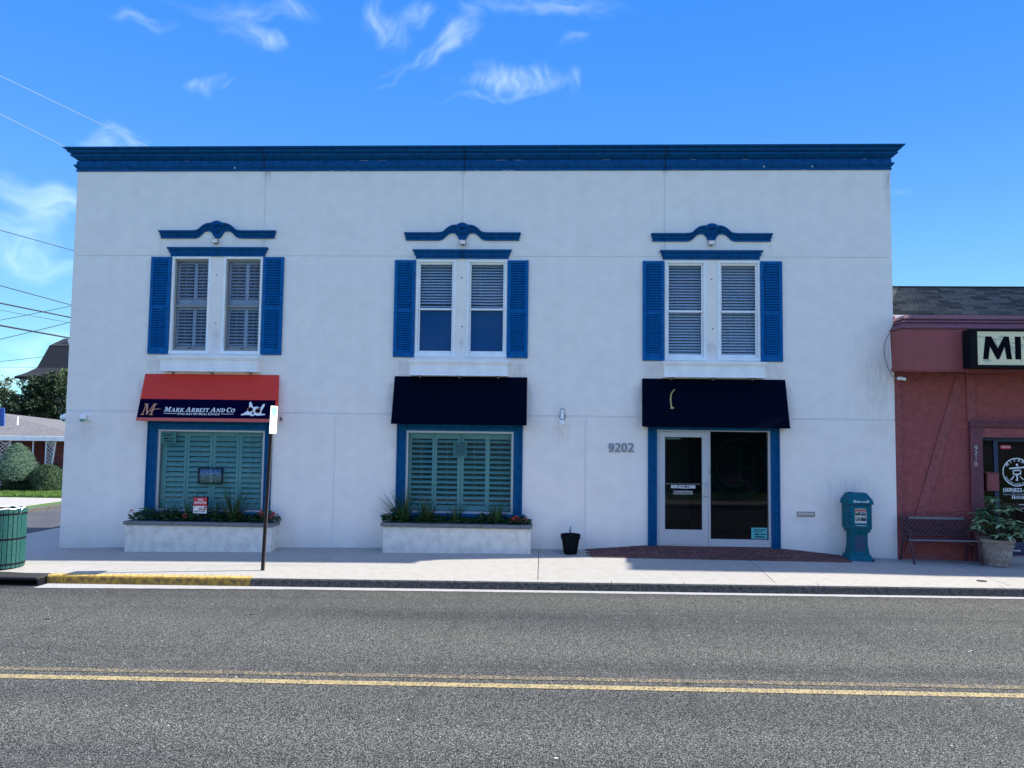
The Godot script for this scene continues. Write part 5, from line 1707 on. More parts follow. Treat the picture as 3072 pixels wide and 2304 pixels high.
func build_wall_fixtures() -> void:
	# jar lamp with a camera above it, between the middle window and the number
	var o := thing("wall_lamp", "white jar lamp with a bulb globe on the wall between the black awnings", "lamp", Vector3(0.325, 2.46, 0.0))
	var s := st()
	bx(s, 0.27, 0.385, 2.60, 2.665, 0.001, 0.03, 0.006)
	bx(s, 0.285, 0.365, 2.56, 2.72, 0.002, 0.022, 0.006)
	put("back_plate", s, M.taupe, o)
	s = st()
	tube(s, [Vector3(0.325, 2.72, 0.02), Vector3(0.325, 2.755, 0.06), Vector3(0.325, 2.73, 0.10), Vector3(0.322, 2.66, 0.11), Vector3(0.318, 2.58, 0.11)], [0.018, 0.022, 0.028, 0.034, 0.032], 10)
	put("arm", s, M.white, o)
	s = st()
	for sg in [-1.0, 1.0]:
		tube(s, [Vector3(0.325 + sg * 0.012, 2.74, 0.05), Vector3(0.325 + sg * 0.036, 2.765, 0.07)], 0.009, 6)
	bx(s, 0.305, 0.345, 2.757, 2.775, 0.04, 0.075, 0.004)
	put("knuckle", s, M.black, o)
	s = st()
	ball(s, Vector3(0.316, 2.512, 0.112), Vector3(0.056, 0.056, 0.056), 16)
	put("globe", s, mat("globe", lin(0.85, 0.85, 0.86), 0.15), o)
	for k in 2:
		var x: float = [-8.84, -9.262][k]
		o = thing("security_camera", ["white dome security camera on the front wall near the left corner", "white dome security camera on the side wall round the left corner"][k], "security camera", Vector3(x, 2.40, 0.0))
		s = st()
		if k == 0:
			bx(s, x + 0.02, x + 0.085, 2.44, 2.60, 0.001, 0.03, 0.006)
			bx(s, x - 0.03, x + 0.05, 2.53, 2.575, 0.02, 0.13, 0.01)
		else:
			bx(s, x - 0.035, x + 0.001, 2.44, 2.60, -0.14, -0.07, 0.006)
			bx(s, x - 0.10, x - 0.02, 2.53, 2.575, -0.135, -0.075, 0.01)
		put("bracket", s, M.white, o)
		var c := Vector3(x - 0.02, 2.49, 0.10) if k == 0 else Vector3(x - 0.09, 2.49, -0.105)
		s = st()
		lathe(s, [Vector2(0.066, -0.02), Vector2(0.074, 0.0), Vector2(0.074, 0.03), Vector2(0.055, 0.06), Vector2(0.0, 0.07)], c, 18, true)
		put("housing", s, M.white, o)
		s = st()
		lathe(s, [Vector2(0.0, -0.075), Vector2(0.035, -0.065), Vector2(0.055, -0.042), Vector2(0.062, -0.018)], c, 18, true)
		put("dome", s, M.teal_tint, o)
		s = st()
		ball(s, c + Vector3(0.01, -0.045, 0.052), Vector3(0.014, 0.014, 0.014), 8)
		put("lens", s, M.black, o)
	# small hook beside the red awning
	o = thing("hose_bracket", "small dark bracket on the wall beside the red awning's lower right corner", "bracket", Vector3(-5.02, 2.50, 0.0))
	s = st()
	bx(s, -5.045, -5.01, 2.49, 2.515, 0.001, 0.05, 0.003)
	bx(s, -5.045, -5.02, 2.525, 2.55, 0.001, 0.04, 0.003)
	put("bracket", s, M.iron, o)
	# camera hanging from a loose cable at the seam of the two buildings
	o = thing("cable_camera", "small white camera hanging on a looped grey cable between the two buildings", "security camera", Vector3(6.5, 3.38, 0.1))
	s = st()
	tube(s, [Vector3(6.37, 4.24, 0.03), Vector3(6.34, 4.20, 0.04), Vector3(6.29, 4.10, 0.05), Vector3(6.262, 3.95, 0.05), Vector3(6.268, 3.80, 0.05), Vector3(6.31, 3.62, 0.06), Vector3(6.36, 3.49, 0.07), Vector3(6.41, 3.42, 0.09), Vector3(6.47, 3.40, 0.10)], 0.007, 6)
	put("cable", s, M.print_grey, o)
	s = st()
	tube(s, [Vector3(6.375, 4.26, 0.025), Vector3(6.385, 3.9, 0.025), Vector3(6.40, 3.58, 0.025)], 0.014, 6)
	put("conduit", s, M.caulk, o)
	s = st()
	ball(s, Vector3(6.495, 3.395, 0.10), Vector3(0.035, 0.035, 0.03), 10)
	tube(s, [Vector3(6.51, 3.405, 0.11), Vector3(6.60, 3.375, 0.16)], 0.030, 10)
	put("body", s, M.white, o)
	s = st()
	tube(s, [Vector3(6.602, 3.374, 0.161), Vector3(6.612, 3.371, 0.167)], 0.026, 10)
	put("lens", s, M.black, o)
	o = thing("loose_wire", "dark wire drooping under the red canopy's left end", "cable", Vector3(6.6, 3.4, 0.2))
	s = st()
	tube(s, [Vector3(6.44, 3.53, 0.3), Vector3(6.52, 3.47, 0.25), Vector3(6.62, 3.40, 0.2), Vector3(6.74, 3.375, 0.18), Vector3(6.83, 3.40, 0.18), Vector3(6.90, 3.45, 0.2), Vector3(6.93, 3.50, 0.22)], 0.006, 5)
	tube(s, [Vector3(6.76, 3.375, 0.18), Vector3(6.80, 3.34, 0.18), Vector3(6.815, 3.315, 0.18)], 0.009, 5)
	tube(s, [Vector3(7.0, 3.51, 0.40), Vector3(7.3, 3.475, 0.41), Vector3(7.7, 3.455, 0.41), Vector3(8.1, 3.475, 0.41), Vector3(8.5, 3.51, 0.40)], 0.006, 5)
	put("wire", s, M.cable, o)

# ------------------------------------------------------------------ loose things on the sidewalk
func frustum(s: SurfaceTool, lv: Array) -> void:   # levels [y, x0, x1, z0, z1]
	for k in lv.size() - 1:
		var a: Array = lv[k]
		var b: Array = lv[k + 1]
		var pa := [Vector3(a[1], a[0], a[4]), Vector3(a[2], a[0], a[4]), Vector3(a[2], a[0], a[3]), Vector3(a[1], a[0], a[3])]
		var pb := [Vector3(b[1], b[0], b[4]), Vector3(b[2], b[0], b[4]), Vector3(b[2], b[0], b[3]), Vector3(b[1], b[0], b[3])]
		var o := [Vector3(0, 0, 1), Vector3(1, 0, 0), Vector3(0, 0, -1), Vector3(-1, 0, 0)]
		for j in 4:
			var n: Vector3 = o[j]
			if absf(b[0] - a[0]) < 0.0001:
				n = Vector3.UP if b[2] - b[1] < a[2] - a[1] else Vector3.DOWN
			quad(s, pa[j], pa[(j + 1) % 4], pb[(j + 1) % 4], pb[j], n)
	for e in [[lv[0], Vector3.DOWN], [lv[lv.size() - 1], Vector3.UP]]:
		var a: Array = e[0]
		quad(s, Vector3(a[1], a[0], a[3]), Vector3(a[1], a[0], a[4]), Vector3(a[2], a[0], a[4]), Vector3(a[2], a[0], a[3]), e[1])

func build_pots_and_news() -> void:
	var y := walk_y(0.49, 0.33)
	var o := thing("flower_pot", "dark plastic flower pot with a bare stub, on the sidewalk under the wall lamp", "flower pot", Vector3(0.485, y, 0.32))
	var c := Vector3(0.485, y, 0.32)
	var s := st()
	lathe(s, [Vector2(0.0, 0.0), Vector2(0.118, 0.0), Vector2(0.122, 0.012), Vector2(0.158, 0.255), Vector2(0.160, 0.262)], c, 28)
	lathe(s, [Vector2(0.160, 0.262), Vector2(0.174, 0.266), Vector2(0.182, 0.345), Vector2(0.178, 0.352), Vector2(0.168, 0.350), Vector2(0.160, 0.28)], c, 28)
	put("pot", s, mat("pot", lin(0.004, 0.006, 0.010), 0.6, {"spec": 0.15}), o)
	s = st()
	lathe(s, [Vector2(0.163, 0.31), Vector2(0.0, 0.318)], c, 20)
	put("soil", s, M.slate, o)
	s = st()
	tube(s, [c + Vector3(-0.005, 0.31, 0.0), c + Vector3(-0.008, 0.40, 0.0), c + Vector3(-0.004, 0.485, 0.005)], [0.013, 0.012, 0.007], 6)
	tube(s, [c + Vector3(-0.008, 0.37, 0.0), c + Vector3(-0.022, 0.42, 0.01)], [0.008, 0.004], 5)
	put("stub", s, M.bark, o)
	# news box
	y = walk_y(5.65, 0.25)
	o = thing("news_box", "teal blue free magazine box on a pedestal against the white wall", "news box", Vector3(5.64, y, 0.24))
	var x0 := 5.435
	var x1 := 5.845
	s = st()
	bx(s, x0, x1, 0.665, 1.12, 0.07, 0.40, 0.012)
	put("cabinet", s, M.news, o)
	s = st()
	frustum(s, [[1.112, x0 - 0.018, x1 + 0.018, 0.055, 0.428], [1.125, x0 - 0.022, x1 + 0.022, 0.05, 0.432], [1.205, x0 - 0.004, x1 + 0.004, 0.06, 0.412], [1.212, x0 + 0.004, x1 - 0.004, 0.07, 0.395], [1.305, x0 + 0.05, x1 - 0.05, 0.12, 0.30]])
	bx(s, x0 + 0.08, x0 + 0.15, 1.300, 1.318, 0.16, 0.26, 0.004)
	put("hood", s, M.news, o)
	s = st()
	for e in [[5.462, 5.538, 0.698, 1.094], [5.745, 5.815, 0.698, 1.094], [5.538, 5.745, 1.038, 1.094], [5.538, 5.745, 0.698, 0.778]]:
		bx(s, e[0], e[1], e[2], e[3], 0.395, 0.414, 0.004)
	put("door", s, M.news, o)
	s = st()
	bx(s, 5.448, 5.829, 0.685, 1.106, 0.398, 0.403)
	put("door_gap", s, M.news_dark, o)
	s = st()
	var im := Image.create(48, 60, false, Image.FORMAT_RGB8)
	im.fill(Color(0.80, 0.82, 0.80))
	im.fill_rect(Rect2i(0, 3, 48, 9), Color(0.72, 0.38, 0.36))
	im.fill_rect(Rect2i(2, 13, 20, 16), Color(0.26, 0.32, 0.24))
	im.fill_rect(Rect2i(4, 13, 10, 6), Color(0.75, 0.78, 0.74))
	im.fill_rect(Rect2i(24, 13, 22, 10), Color(0.50, 0.58, 0.66))
	im.fill_rect(Rect2i(24, 21, 22, 8), Color(0.28, 0.28, 0.30))
	im.fill_rect(Rect2i(3, 36, 19, 15), Color(0.36, 0.42, 0.40))
	im.fill_rect(Rect2i(6, 38, 7, 6), Color(0.72, 0.74, 0.72))
	im.fill_rect(Rect2i(25, 36, 21, 15), Color(0.10, 0.12, 0.14))
	im.fill_rect(Rect2i(33, 39, 9, 3), Color(0.7, 0.72, 0.74))
	flat_print(s, 5.538, 5.745, 0.778, 1.038, 0.4045)
	put("magazine", s, printed("magazine", ImageTexture.create_from_image(im), lin(0.85, 0.85, 0.85)), o)
	s = st()
	tube(s, [Vector3(5.55, 0.735, 0.414), Vector3(5.56, 0.737, 0.43), Vector3(5.73, 0.737, 0.43), Vector3(5.74, 0.735, 0.414)], 0.006, 6)
	put("handle", s, M.steel, o)
	write("lettering", [["H", 1.5], ["OMES ", 1.0], ["& ", 0.7], ["LAN", 1.0], ["D", 1.5]], serifb, M.print_white, o, 5.515, 5.785, 1.145, 0.028, 0.427, -0.24, 0.002)
	s = st()
	frustum(s, [[0.600, 5.50, 5.78, 0.10, 0.37], [0.625, 5.465, 5.815, 0.085, 0.39], [0.666, 5.462, 5.818, 0.08, 0.392]])
	frustum(s, [[0.215, 5.475, 5.805, 0.09, 0.37], [0.40, 5.500, 5.780, 0.11, 0.355], [0.60, 5.500, 5.780, 0.11, 0.355]])
	put("pedestal", s, M.news, o)
	s = st()
	bx(s, 5.545, 5.735, 0.27, 0.555, 0.355, 0.366, 0.008)
	put("panel", s, M.news_dark, o)
	s = st()
	frustum(s, [[y - 0.005, 5.425, 5.855, 0.05, 0.425], [y + 0.02, 5.435, 5.845, 0.055, 0.415], [0.20, 5.45, 5.83, 0.07, 0.39], [0.217, 5.46, 5.82, 0.08, 0.385]])
	for x in [5.44, 5.84]:
		for z in [0.09, 0.395]:
			lathe(s, [Vector2(0.035, -0.004), Vector2(0.035, 0.03), Vector2(0.02, 0.04), Vector2(0.0, 0.042)], Vector3(x, y, z), 12)
	put("base", s, M.news, o)

func build_trash_and_signs() -> void:
	var c := Vector3(-9.165, -0.078, 1.66)
	var o := thing("trash_can", "round green slatted trash can with three black hoops at the corner", "trash can", c)
	var s := st()
	var n := 27
	var r := 0.305
	box(s, Vector3.ZERO, Vector3(0.0655, 0.975, 0.022), 0.006)
	var sm := s.commit()
	for k in n:
		var a := TAU * k / n
		var q := mi("slat", sm, M.can_green, o)
		q.transform = Transform3D(Basis(Vector3.UP, PI / 2 - a), Vector3(cos(a) * r, 0.505, sin(a) * r))
	for y in [0.085, 0.50, 0.915]:
		s = st()
		var ring := []
		for k in 41:
			ring.append(Vector3(cos(TAU * k / 40) * (r + 0.014), y, sin(TAU * k / 40) * (r + 0.014)))
		for k in 40:
			T = Transform3D(Basis(Vector3.UP, PI / 2 - TAU * (k + 0.5) / 40), (ring[k] + ring[k + 1]) * 0.5)
			box(s, Vector3.ZERO, Vector3(0.053, 0.028, 0.008), 0.002)
		put("hoop", s, M.black, o, false)
	s = st()
	lathe(s, [Vector2(0.0, 0.01), Vector2(0.27, 0.01), Vector2(0.285, 0.02), Vector2(0.285, 0.985), Vector2(0.265, 0.985), Vector2(0.265, 0.20), Vector2(0.0, 0.20)], Vector3.ZERO, 32)
	put("liner", s, M.black, o, false)
	s = st()
	var rim := []
	for k in 25:
		rim.append(Vector3(cos(TAU * k / 24) * 0.272, 1.0 + 0.012 * sin(k * 2.3), sin(TAU * k / 24) * 0.272))
	tube(s, rim, 0.014, 6)
	put("bag_rim", s, M.caulk, o, false)
	s = st()
	tube(s, [Vector3(0.30, 0.90, 0.08), Vector3(0.33, 0.93, 0.085), Vector3(0.335, 0.98, 0.08), Vector3(0.31, 1.01, 0.07), Vector3(0.28, 1.0, 0.06)], 0.007, 6)
	put("hook", s, M.steel, o, false)
	# street sign seen nearly edge-on
	c = Vector3(-4.675, walk_y(-4.675, 1.69), 1.69)
	o = thing("street_sign", "pale street sign seen edge-on atop a thin dark pole at the curb", "street sign", c)
	s = st()
	T = Transform3D(Basis(Vector3(0, 0, 1), -0.028), c)
	bx(s, -0.021, 0.021, -0.02, 2.72, -0.010, -0.004)
	bx(s, -0.028, -0.018, -0.02, 2.72, -0.010, 0.022)
	bx(s, 0.018, 0.028, -0.02, 2.72, -0.010, 0.022)
	put("post", s, M.pole, o)
	s = st()
	T = Transform3D(Basis(Vector3(0, 0, 1), -0.028), c) * Transform3D(Basis(Vector3.UP, deg_to_rad(87)), Vector3(0.034, 2.51, 0.02))
	var p := PackedVector2Array()
	for q in [[0.122, 0.205, 0.0], [-0.122, 0.205, 1.0], [-0.122, -0.205, 2.0], [0.122, -0.205, 3.0]]:
		for k in 5:
			var a: float = (q[2] + k / 4.0) * PI / 2
			p.append(Vector2(q[0] + cos(a) * 0.03, q[1] + sin(a) * 0.03))
	prism(s, p, 0.0, 0.003)
	put("plate", s, M.sign_back, o)
	s = st()
	T = Transform3D(Basis(Vector3(0, 0, 1), -0.028), c) * Transform3D(Basis(Vector3.UP, deg_to_rad(87)), Vector3(0.034, 2.51, 0.02))
	bx(s, -0.11, 0.11, 0.07, 0.21, 0.003, 0.0045)
	put("green_print", s, M.sign_green, o)
	s = st()
	T = Transform3D(Basis(Vector3(0, 0, 1), -0.028), c)
	for y in [2.35, 2.66]:
		tube(s, [Vector3(-0.03, y, 0.008), Vector3(0.045, y, 0.008)], 0.007, 6)
	put("bolt", s, M.steel, o)
	# blue sign whose edge enters the picture at the left
	o = thing("blue_sign", "edge of a plain blue sign board on a post at the far left", "sign", Vector3(-10.1, -0.05, 1.0))
	s = st()
	T = Transform3D(Basis(Vector3(0, 0, 1), 0.05), Vector3(-10.02, 2.465, 1.0))
	box(s, Vector3.ZERO, Vector3(0.54, 0.33, 0.02), 0.006)
	put("board", s, M.sign_blue, o)
	s = st()
	tube(s, [Vector3(-10.12, -0.08, 0.96), Vector3(-10.12, 2.7, 0.96)], 0.03, 10)
	put("post", s, M.pole, o)

# ------------------------------------------------------------------ the red shop
func build_red_shop() -> void:
	var b := thing("red_shop", "single storey dark red shop with boarded stucco wall, deep canopy and shingled roof", "building", Vector3(6.5, 0.0, -0.05))
	var s := st()
	wall_panel(s, 6.460, 13.3, -0.3, 3.60, -0.05, 0.2, [[8.03, 9.6, 0.19, 2.335]])
	bx(s, 6.462, 13.3, 3.60, 4.60, -1.45, -1.30)
	bx(s, 6.462, 13.3, -0.3, 3.6, -5.2, -5.0)
	bx(s, 13.1, 13.3, -0.3, 3.6, -5.0, -0.25)
	bx(s, 6.462, 6.6, -0.3, 4.6, -5.0, -0.25)
	put("wall", s, M.red_wall, b)
	s = st()
	bx(s, 6.6, 13.1, 3.3, 3.5, -5.0, -0.25)
	bx(s, 6.6, 13.1, -0.1, 0.17, -5.0, -0.25)
	put("floor", s, M.dark_room, b)
	# boards laid on the stucco
	var bd := [["corner_board", PackedVector2Array([Vector2(6.460, -0.2), Vector2(6.580, -0.2), Vector2(6.580, 3.535), Vector2(6.460, 3.535)]), 0.030],
		["brace_board", PackedVector2Array([Vector2(6.585, 0.20), Vector2(6.785, 0.20), Vector2(7.765, 3.52), Vector2(7.612, 3.52)]), 0.022],
		["wall_board", PackedVector2Array([Vector2(7.772, 2.62), Vector2(7.925, 2.62), Vector2(7.925, 3.53), Vector2(7.772, 3.53)]), 0.026],
		["top_board", PackedVector2Array([Vector2(6.582, 3.44), Vector2(7.610, 3.44), Vector2(7.610, 3.538), Vector2(6.582, 3.538)]), 0.018],
		["base_board", PackedVector2Array([Vector2(6.60, -0.2), Vector2(7.79, -0.2), Vector2(7.79, 0.215), Vector2(6.80, 0.215)]), 0.016]]
	for e in bd:
		s = st()
		prism(s, e[1], -0.049, -0.05 + e[2])
		put(e[0], s, M.red_board, b)
	s = st()
	bx(s, 7.795, 8.015, -0.2, 2.52, -0.05, 0.02, 0.006)
	put("door_post", s, M.red_trim, b)
	s = st()
	bx(s, 7.795, 9.7, 2.522, 2.625, -0.05, 0.03, 0.006)
	put("door_header", s, M.red_trim, b)
	s = st()
	bx(s, 8.03, 9.6, 2.335, 2.52, -0.12, -0.02, 0.004)
	put("soffit_board", s, M.red_board, b)
	var no := ["9", "2", "1", "0"]
	for k in 4:
		var w: float = 0.052 if k != 2 else 0.014
		write("digit", no[k], sans, M.alu, b, 7.885 - w / 2 - k * 0.003, 7.885 + w / 2 - k * 0.003, 2.105 - 0.098 * k, 0.078, 0.021, 0.0, 0.008)
	s = st()
	tube(s, [Vector3(7.778, 0.75, 0.03), Vector3(7.79, 1.4, 0.03), Vector3(7.80, 2.0, 0.03), Vector3(7.805, 2.44, 0.03), Vector3(7.83, 2.53, 0.04), Vector3(7.90, 2.57, 0.045), Vector3(8.6, 2.58, 0.045), Vector3(9.6, 2.585, 0.045)], 0.009, 6)
	put("conduit", s, M.red_board, b)
	# door and sidelight in the recess
	var d := group3("door", b)
	s = st()
	for e in [[8.035, 8.075, 0.19, 2.335], [8.325, 8.405, 0.19, 2.335], [9.36, 9.44, 0.19, 2.335], [8.075, 8.325, 2.28, 2.335], [8.405, 9.36, 2.26, 2.335], [8.405, 9.36, 0.19, 0.42], [8.075, 8.325, 0.19, 0.30], [9.44, 9.6, 0.19, 2.335]]:
		bx(s, e[0], e[1], e[2], e[3], -0.24, -0.195, 0.004)
	put("door_frame", s, M.shop_blue, d)
	s = st()
	quad(s, Vector3(8.40, 0.41, -0.215), Vector3(9.365, 0.41, -0.215), Vector3(9.365, 2.27, -0.215), Vector3(8.40, 2.27, -0.215), Vector3.BACK)
	quad(s, Vector3(8.07, 0.29, -0.215), Vector3(8.33, 0.29, -0.215), Vector3(8.33, 2.29, -0.215), Vector3(8.07, 2.29, -0.215), Vector3.BACK)
	put("pane", s, M.pane_dark, d)
	s = st()
	bx(s, 8.0, 9.7, walk_y(8.5, 0.0) - 0.1, 0.19, -0.25, 0.12, 0.01)
	put("step", s, M.concrete, d)
	s = st()
	bx(s, 8.62, 8.76, 0.25, 0.275, -0.196, -0.19, 0.003)
	put("kick_label", s, M.alu, d)
	s = st()
	T = Transform3D(Basis.IDENTITY, Vector3(8.55, 2.16, -0.21))
	var p := PackedVector2Array()
	for k in 20:
		p.append(Vector2(cos(TAU * k / 20) * 0.04 + (0.062 if cos(TAU * k / 20) > 0 else -0.062), sin(TAU * k / 20) * 0.038))
	prism(s, p, 0.0, 0.003)
	put("red_sticker", s, M.print_red, d)
	write("lettering", "WELCOME", sansb, M.print_white, d, 8.475, 8.625, 2.150, 0.022, -0.206, 0.0, 0.001)
	# round emblem on the door glass
	var cc := Vector3(8.745, 1.70, -0.212)
	s = st()
	ring_strip(s, cc, 0.262, 0.244, 0.003)
	# the character: dot, bar, box, legs
	for e in [[[-0.022, 0.135], [0.006, 0.165], [0.026, 0.125], [0.012, 0.098]], [[-0.135, 0.078], [0.135, 0.106], [0.138, 0.080], [-0.135, 0.052]],
		[[-0.082, 0.038], [-0.062, 0.036], [-0.050, -0.052], [-0.070, -0.058]], [[-0.078, 0.038], [0.082, 0.048], [0.080, 0.026], [-0.078, 0.016]], [[0.060, 0.046], [0.084, 0.046], [0.066, -0.05], [0.046, -0.05]], [[-0.062, -0.034], [0.056, -0.026], [0.054, -0.046], [-0.062, -0.056]],
		[[-0.014, -0.05], [0.014, -0.05], [0.010, -0.165], [-0.040, -0.150], [-0.012, -0.136]], [[-0.068, -0.078], [-0.042, -0.070], [-0.098, -0.145], [-0.124, -0.140]], [[0.040, -0.072], [0.062, -0.082], [0.120, -0.130], [0.104, -0.146]]]:
		var q := PackedVector2Array()
		for v in e:
			q.append(Vector2(cc.x + v[0], cc.y + v[1]))
		prism(s, q, cc.z, cc.z + 0.003)
	put("emblem", s, M.print_white, d)
	arc_text(d, "MIYAKO", serifb, cc, 0.198, 152.0, 28.0, 0.052, false)
	arc_text(d, "JAPANESE SUSHI & STEAK", serifb, cc, 0.232, 200.0, 340.0, 0.026, true)
	write("lettering", "(609)822-4", sansb, M.print_white, d, 8.482, 8.905, 1.333, 0.072, -0.211, 0.0, 0.002)
	write("lettering", "www.MiyakoMargate", sansb, M.print_grey, d, 8.482, 9.03, 1.272, 0.036, -0.211, 0.0, 0.002)
	write("lettering", [["H", 1.2], ["OURS", 1.0]], serifb, M.print_white, d, 8.635, 8.90, 1.208, 0.048, -0.211, 0.0, 0.002)
	s = st()
	bx(s, 8.76, 8.86, 1.10, 1.108, -0.212, -0.210)
	bx(s, 8.79, 8.86, 1.03, 1.038, -0.212, -0.210)
	put("hours_rule", s, M.print_white, d)
	# canopy
	s = st()
	crown(s, [Vector2(0.0, 3.53), Vector2(0.0, 4.262)], 6.400, 13.3, -0.049, 0.45)
	put("canopy", s, M.red_canopy, b)
	s = st()
	crown(s, [Vector2(0.002, 4.263), Vector2(0.02, 4.270), Vector2(0.02, 4.292), Vector2(-0.05, 4.385), Vector2(-0.035, 4.392), Vector2(-0.035, 4.402), Vector2(-0.085, 4.445), Vector2(-0.07, 4.452), Vector2(-0.07, 4.470), Vector2(-0.15, 4.545)], 6.402, 13.3, -0.30, 0.449)
	put("canopy_cap", s, M.red_trim, b)
	for e in [[6.404, 6.60], [8.9, 9.1]]:
		s = st()
		bx(s, e[0], e[1], 3.532, 4.258, 0.45, 0.462, 0.003)
		put("canopy_board", s, M.red_canopy, b)
	s = st()
	bx(s, 6.404, 13.3, 3.500, 3.529, 0.39, 0.449, 0.004)
	put("soffit_strip", s, M.red_board, b)
	# roof: courses of shingles
	var roof := group3("roof", b)
	s = st()
	var e0 := Vector3(0, 4.83, -1.48)
	var e1 := Vector3(0, 5.70, -3.10)
	quad(s, Vector3(6.47, e0.y, e0.z), Vector3(13.3, e0.y, e0.z), Vector3(13.3, e1.y, e1.z), Vector3(6.47, e1.y, e1.z), Vector3(0, 1, 1))
	quad(s, Vector3(6.47, e1.y, e1.z), Vector3(13.3, e1.y, e1.z), Vector3(13.3, 4.83, -4.72), Vector3(6.47, 4.83, -4.72), Vector3(0, 1, -1))
	put("roof_deck", s, M.roof_dark, roof)
	s = st()
	bx(s, 6.47, 13.3, 4.66, 4.82, -1.50, -1.44, 0.004)
	put("fascia", s, M.white, roof)
	var up := (e1 - e0).normalized()
	var sb := Basis(Vector3.RIGHT, up, Vector3.RIGHT.cross(up))
	var sms := []
	for w in [0.28, 0.36, 0.22]:
		s = st()
		box(s, Vector3.ZERO, Vector3(w - 0.004, 0.165, 0.024), 0.003)
		sms.append([w, s.commit()])
	rng.seed = 31
	for row in 13:
		var x := 6.62 + rng.randf() * 0.2
		while x < 10.6:
			var q = sms[rng.randi() % 3]
			var o := mi("shingle", q[1], M["shingle%d" % (rng.randi() % 4)], roof)
			var at: Vector3 = e0 + up * (0.07 + row * 0.14) + sb.z * (0.010 + rng.randf() * 0.008)
			o.transform = Transform3D(sb * Basis(Vector3.RIGHT, 0.12), Vector3(x + q[0] / 2, at.y, at.z) - b.position)
			x += q[0]
	s = st()
	bx(s, 6.47, 13.3, 5.70, 5.73, -3.18, -3.02, 0.01)
	put("ridge_cap", s, M.shingle3, roof)
	# lightbox sign
	var g := thing("shop_sign", "black framed pale lightbox sign with bold black letters on the red canopy", "sign", Vector3(8.9, 3.9, 0.46))
	s = st()
	bx(s, 7.455, 10.6, 3.548, 4.232, 0.462, 0.74, 0.01)
	put("cabinet", s, M.black, g)
	s = st()
	bx(s, 7.565, 10.5, 3.60, 4.188, 0.74, 0.746)
	put("face", s, M.sign_face, g)
	s = st()
	for e in [[7.455, 10.6, 4.19, 4.232], [7.455, 10.6, 3.548, 3.598], [7.455, 7.563, 3.598, 4.19], [10.50, 10.6, 3.598, 4.19]]:
		bx(s, e[0], e[1], e[2], e[3], 0.741, 0.758, 0.004)
	put("frame", s, M.black, g)
	s = st()
	for e in [[[7.57, 4.10], [7.9, 4.05], [8.2, 3.98], [8.6, 3.93], [9.1, 3.90]], [[7.85, 4.06], [7.95, 3.85], [7.90, 3.68]], [[8.1, 4.0], [8.2, 3.8], [8.32, 3.66]], [[8.3, 3.96], [8.5, 3.75]]]:
		var pts := []
		for v in e:
			pts.append(Vector3(v[0], v[1], 0.7462))
		for k in pts.size() - 1:
			var dd: Vector3 = (pts[k + 1] - pts[k]).normalized()
			var nn := Vector3(-dd.y, dd.x, 0) * 0.012
			quad(s, pts[k] - nn, pts[k + 1] - nn, pts[k + 1] + nn, pts[k] + nn, Vector3.BACK)
	for e in [[8.12, 3.9, 0.10], [7.72, 3.68, 0.09], [8.42, 3.72, 0.08], [7.98, 4.09, 0.07]]:
		prism(s, PackedVector2Array([Vector2(e[0] - e[2], e[1]), Vector2(e[0] - e[2] * 0.2, e[1] - e[2] * 0.45), Vector2(e[0] + e[2], e[1] - e[2] * 0.1), Vector2(e[0] + e[2] * 0.3, e[1] + e[2] * 0.5)]), 0.7461, 0.7468)
	put("branch_print", s, M.sign_branch, g)
	s = st()
	var mp := PackedVector2Array()
	for v in [[1775, 985], [1805, 740], [1868, 740], [1935, 868], [2003, 740], [2056, 740], [2085, 985], [2028, 985], [2008, 850], [1948, 985], [1922, 985], [1852, 848], [1832, 985]]:
		mp.append(Vector2(7.655 + (v[0] - 1775) * 0.001597, 3.70 + (985 - v[1]) * 0.001636))
	prism(s, mp, 0.747, 0.751)
	put("letter", s, M.print_black, g)
	s = st()
	bx(s, 8.206, 8.306, 3.70, 4.10, 0.747, 0.751)
	put("letter", s, M.print_black, g)
	s = st()
	prism(s, PackedVector2Array([Vector2(8.34, 4.10), Vector2(8.455, 4.10), Vector2(8.54, 3.96), Vector2(8.625, 4.10), Vector2(8.735, 4.10), Vector2(8.588, 3.865), Vector2(8.588, 3.70), Vector2(8.49, 3.70), Vector2(8.49, 3.865)]), 0.747, 0.751)
	put("letter", s, M.print_black, g)
	for e in [["A", 8.72, 9.16], ["K", 9.24, 9.60], ["O", 9.64, 10.10]]:
		write("letter", e[0], sansb, M.print_black, g, e[1], e[2], 3.70, 0.40, 0.747, 0.0, 0.004)
	# mailbox beside the shop door
	g = thing("mailbox", "dark red wall mailbox beside the shop door with the round emblem", "mailbox", Vector3(8.265, 1.35, -0.19))
	s = st()
	bx(s, 8.155, 8.375, 1.353, 1.655, -0.19, -0.13, 0.006)
	put("body", s, M.red_board, g)
	s = st()
	ext_x(s, PackedVector2Array([Vector2(-0.192, 1.70), Vector2(-0.12, 1.665), Vector2(-0.12, 1.648), Vector2(-0.192, 1.642)]), 8.148, 8.382)
	put("lid", s, M.red_board, g)

func ring_strip(s: SurfaceTool, c: Vector3, r1: float, r0: float, d: float) -> void:
	for k in 48:
		var a := TAU * k / 48
		var b := TAU * (k + 1) / 48
		var p := Vector3(cos(a), sin(a), 0)
		var q := Vector3(cos(b), sin(b), 0)
		var z := Vector3(0, 0, d)
		quad(s, c + p * r0 + z, c + q * r0 + z, c + q * r1 + z, c + p * r1 + z, Vector3.BACK)

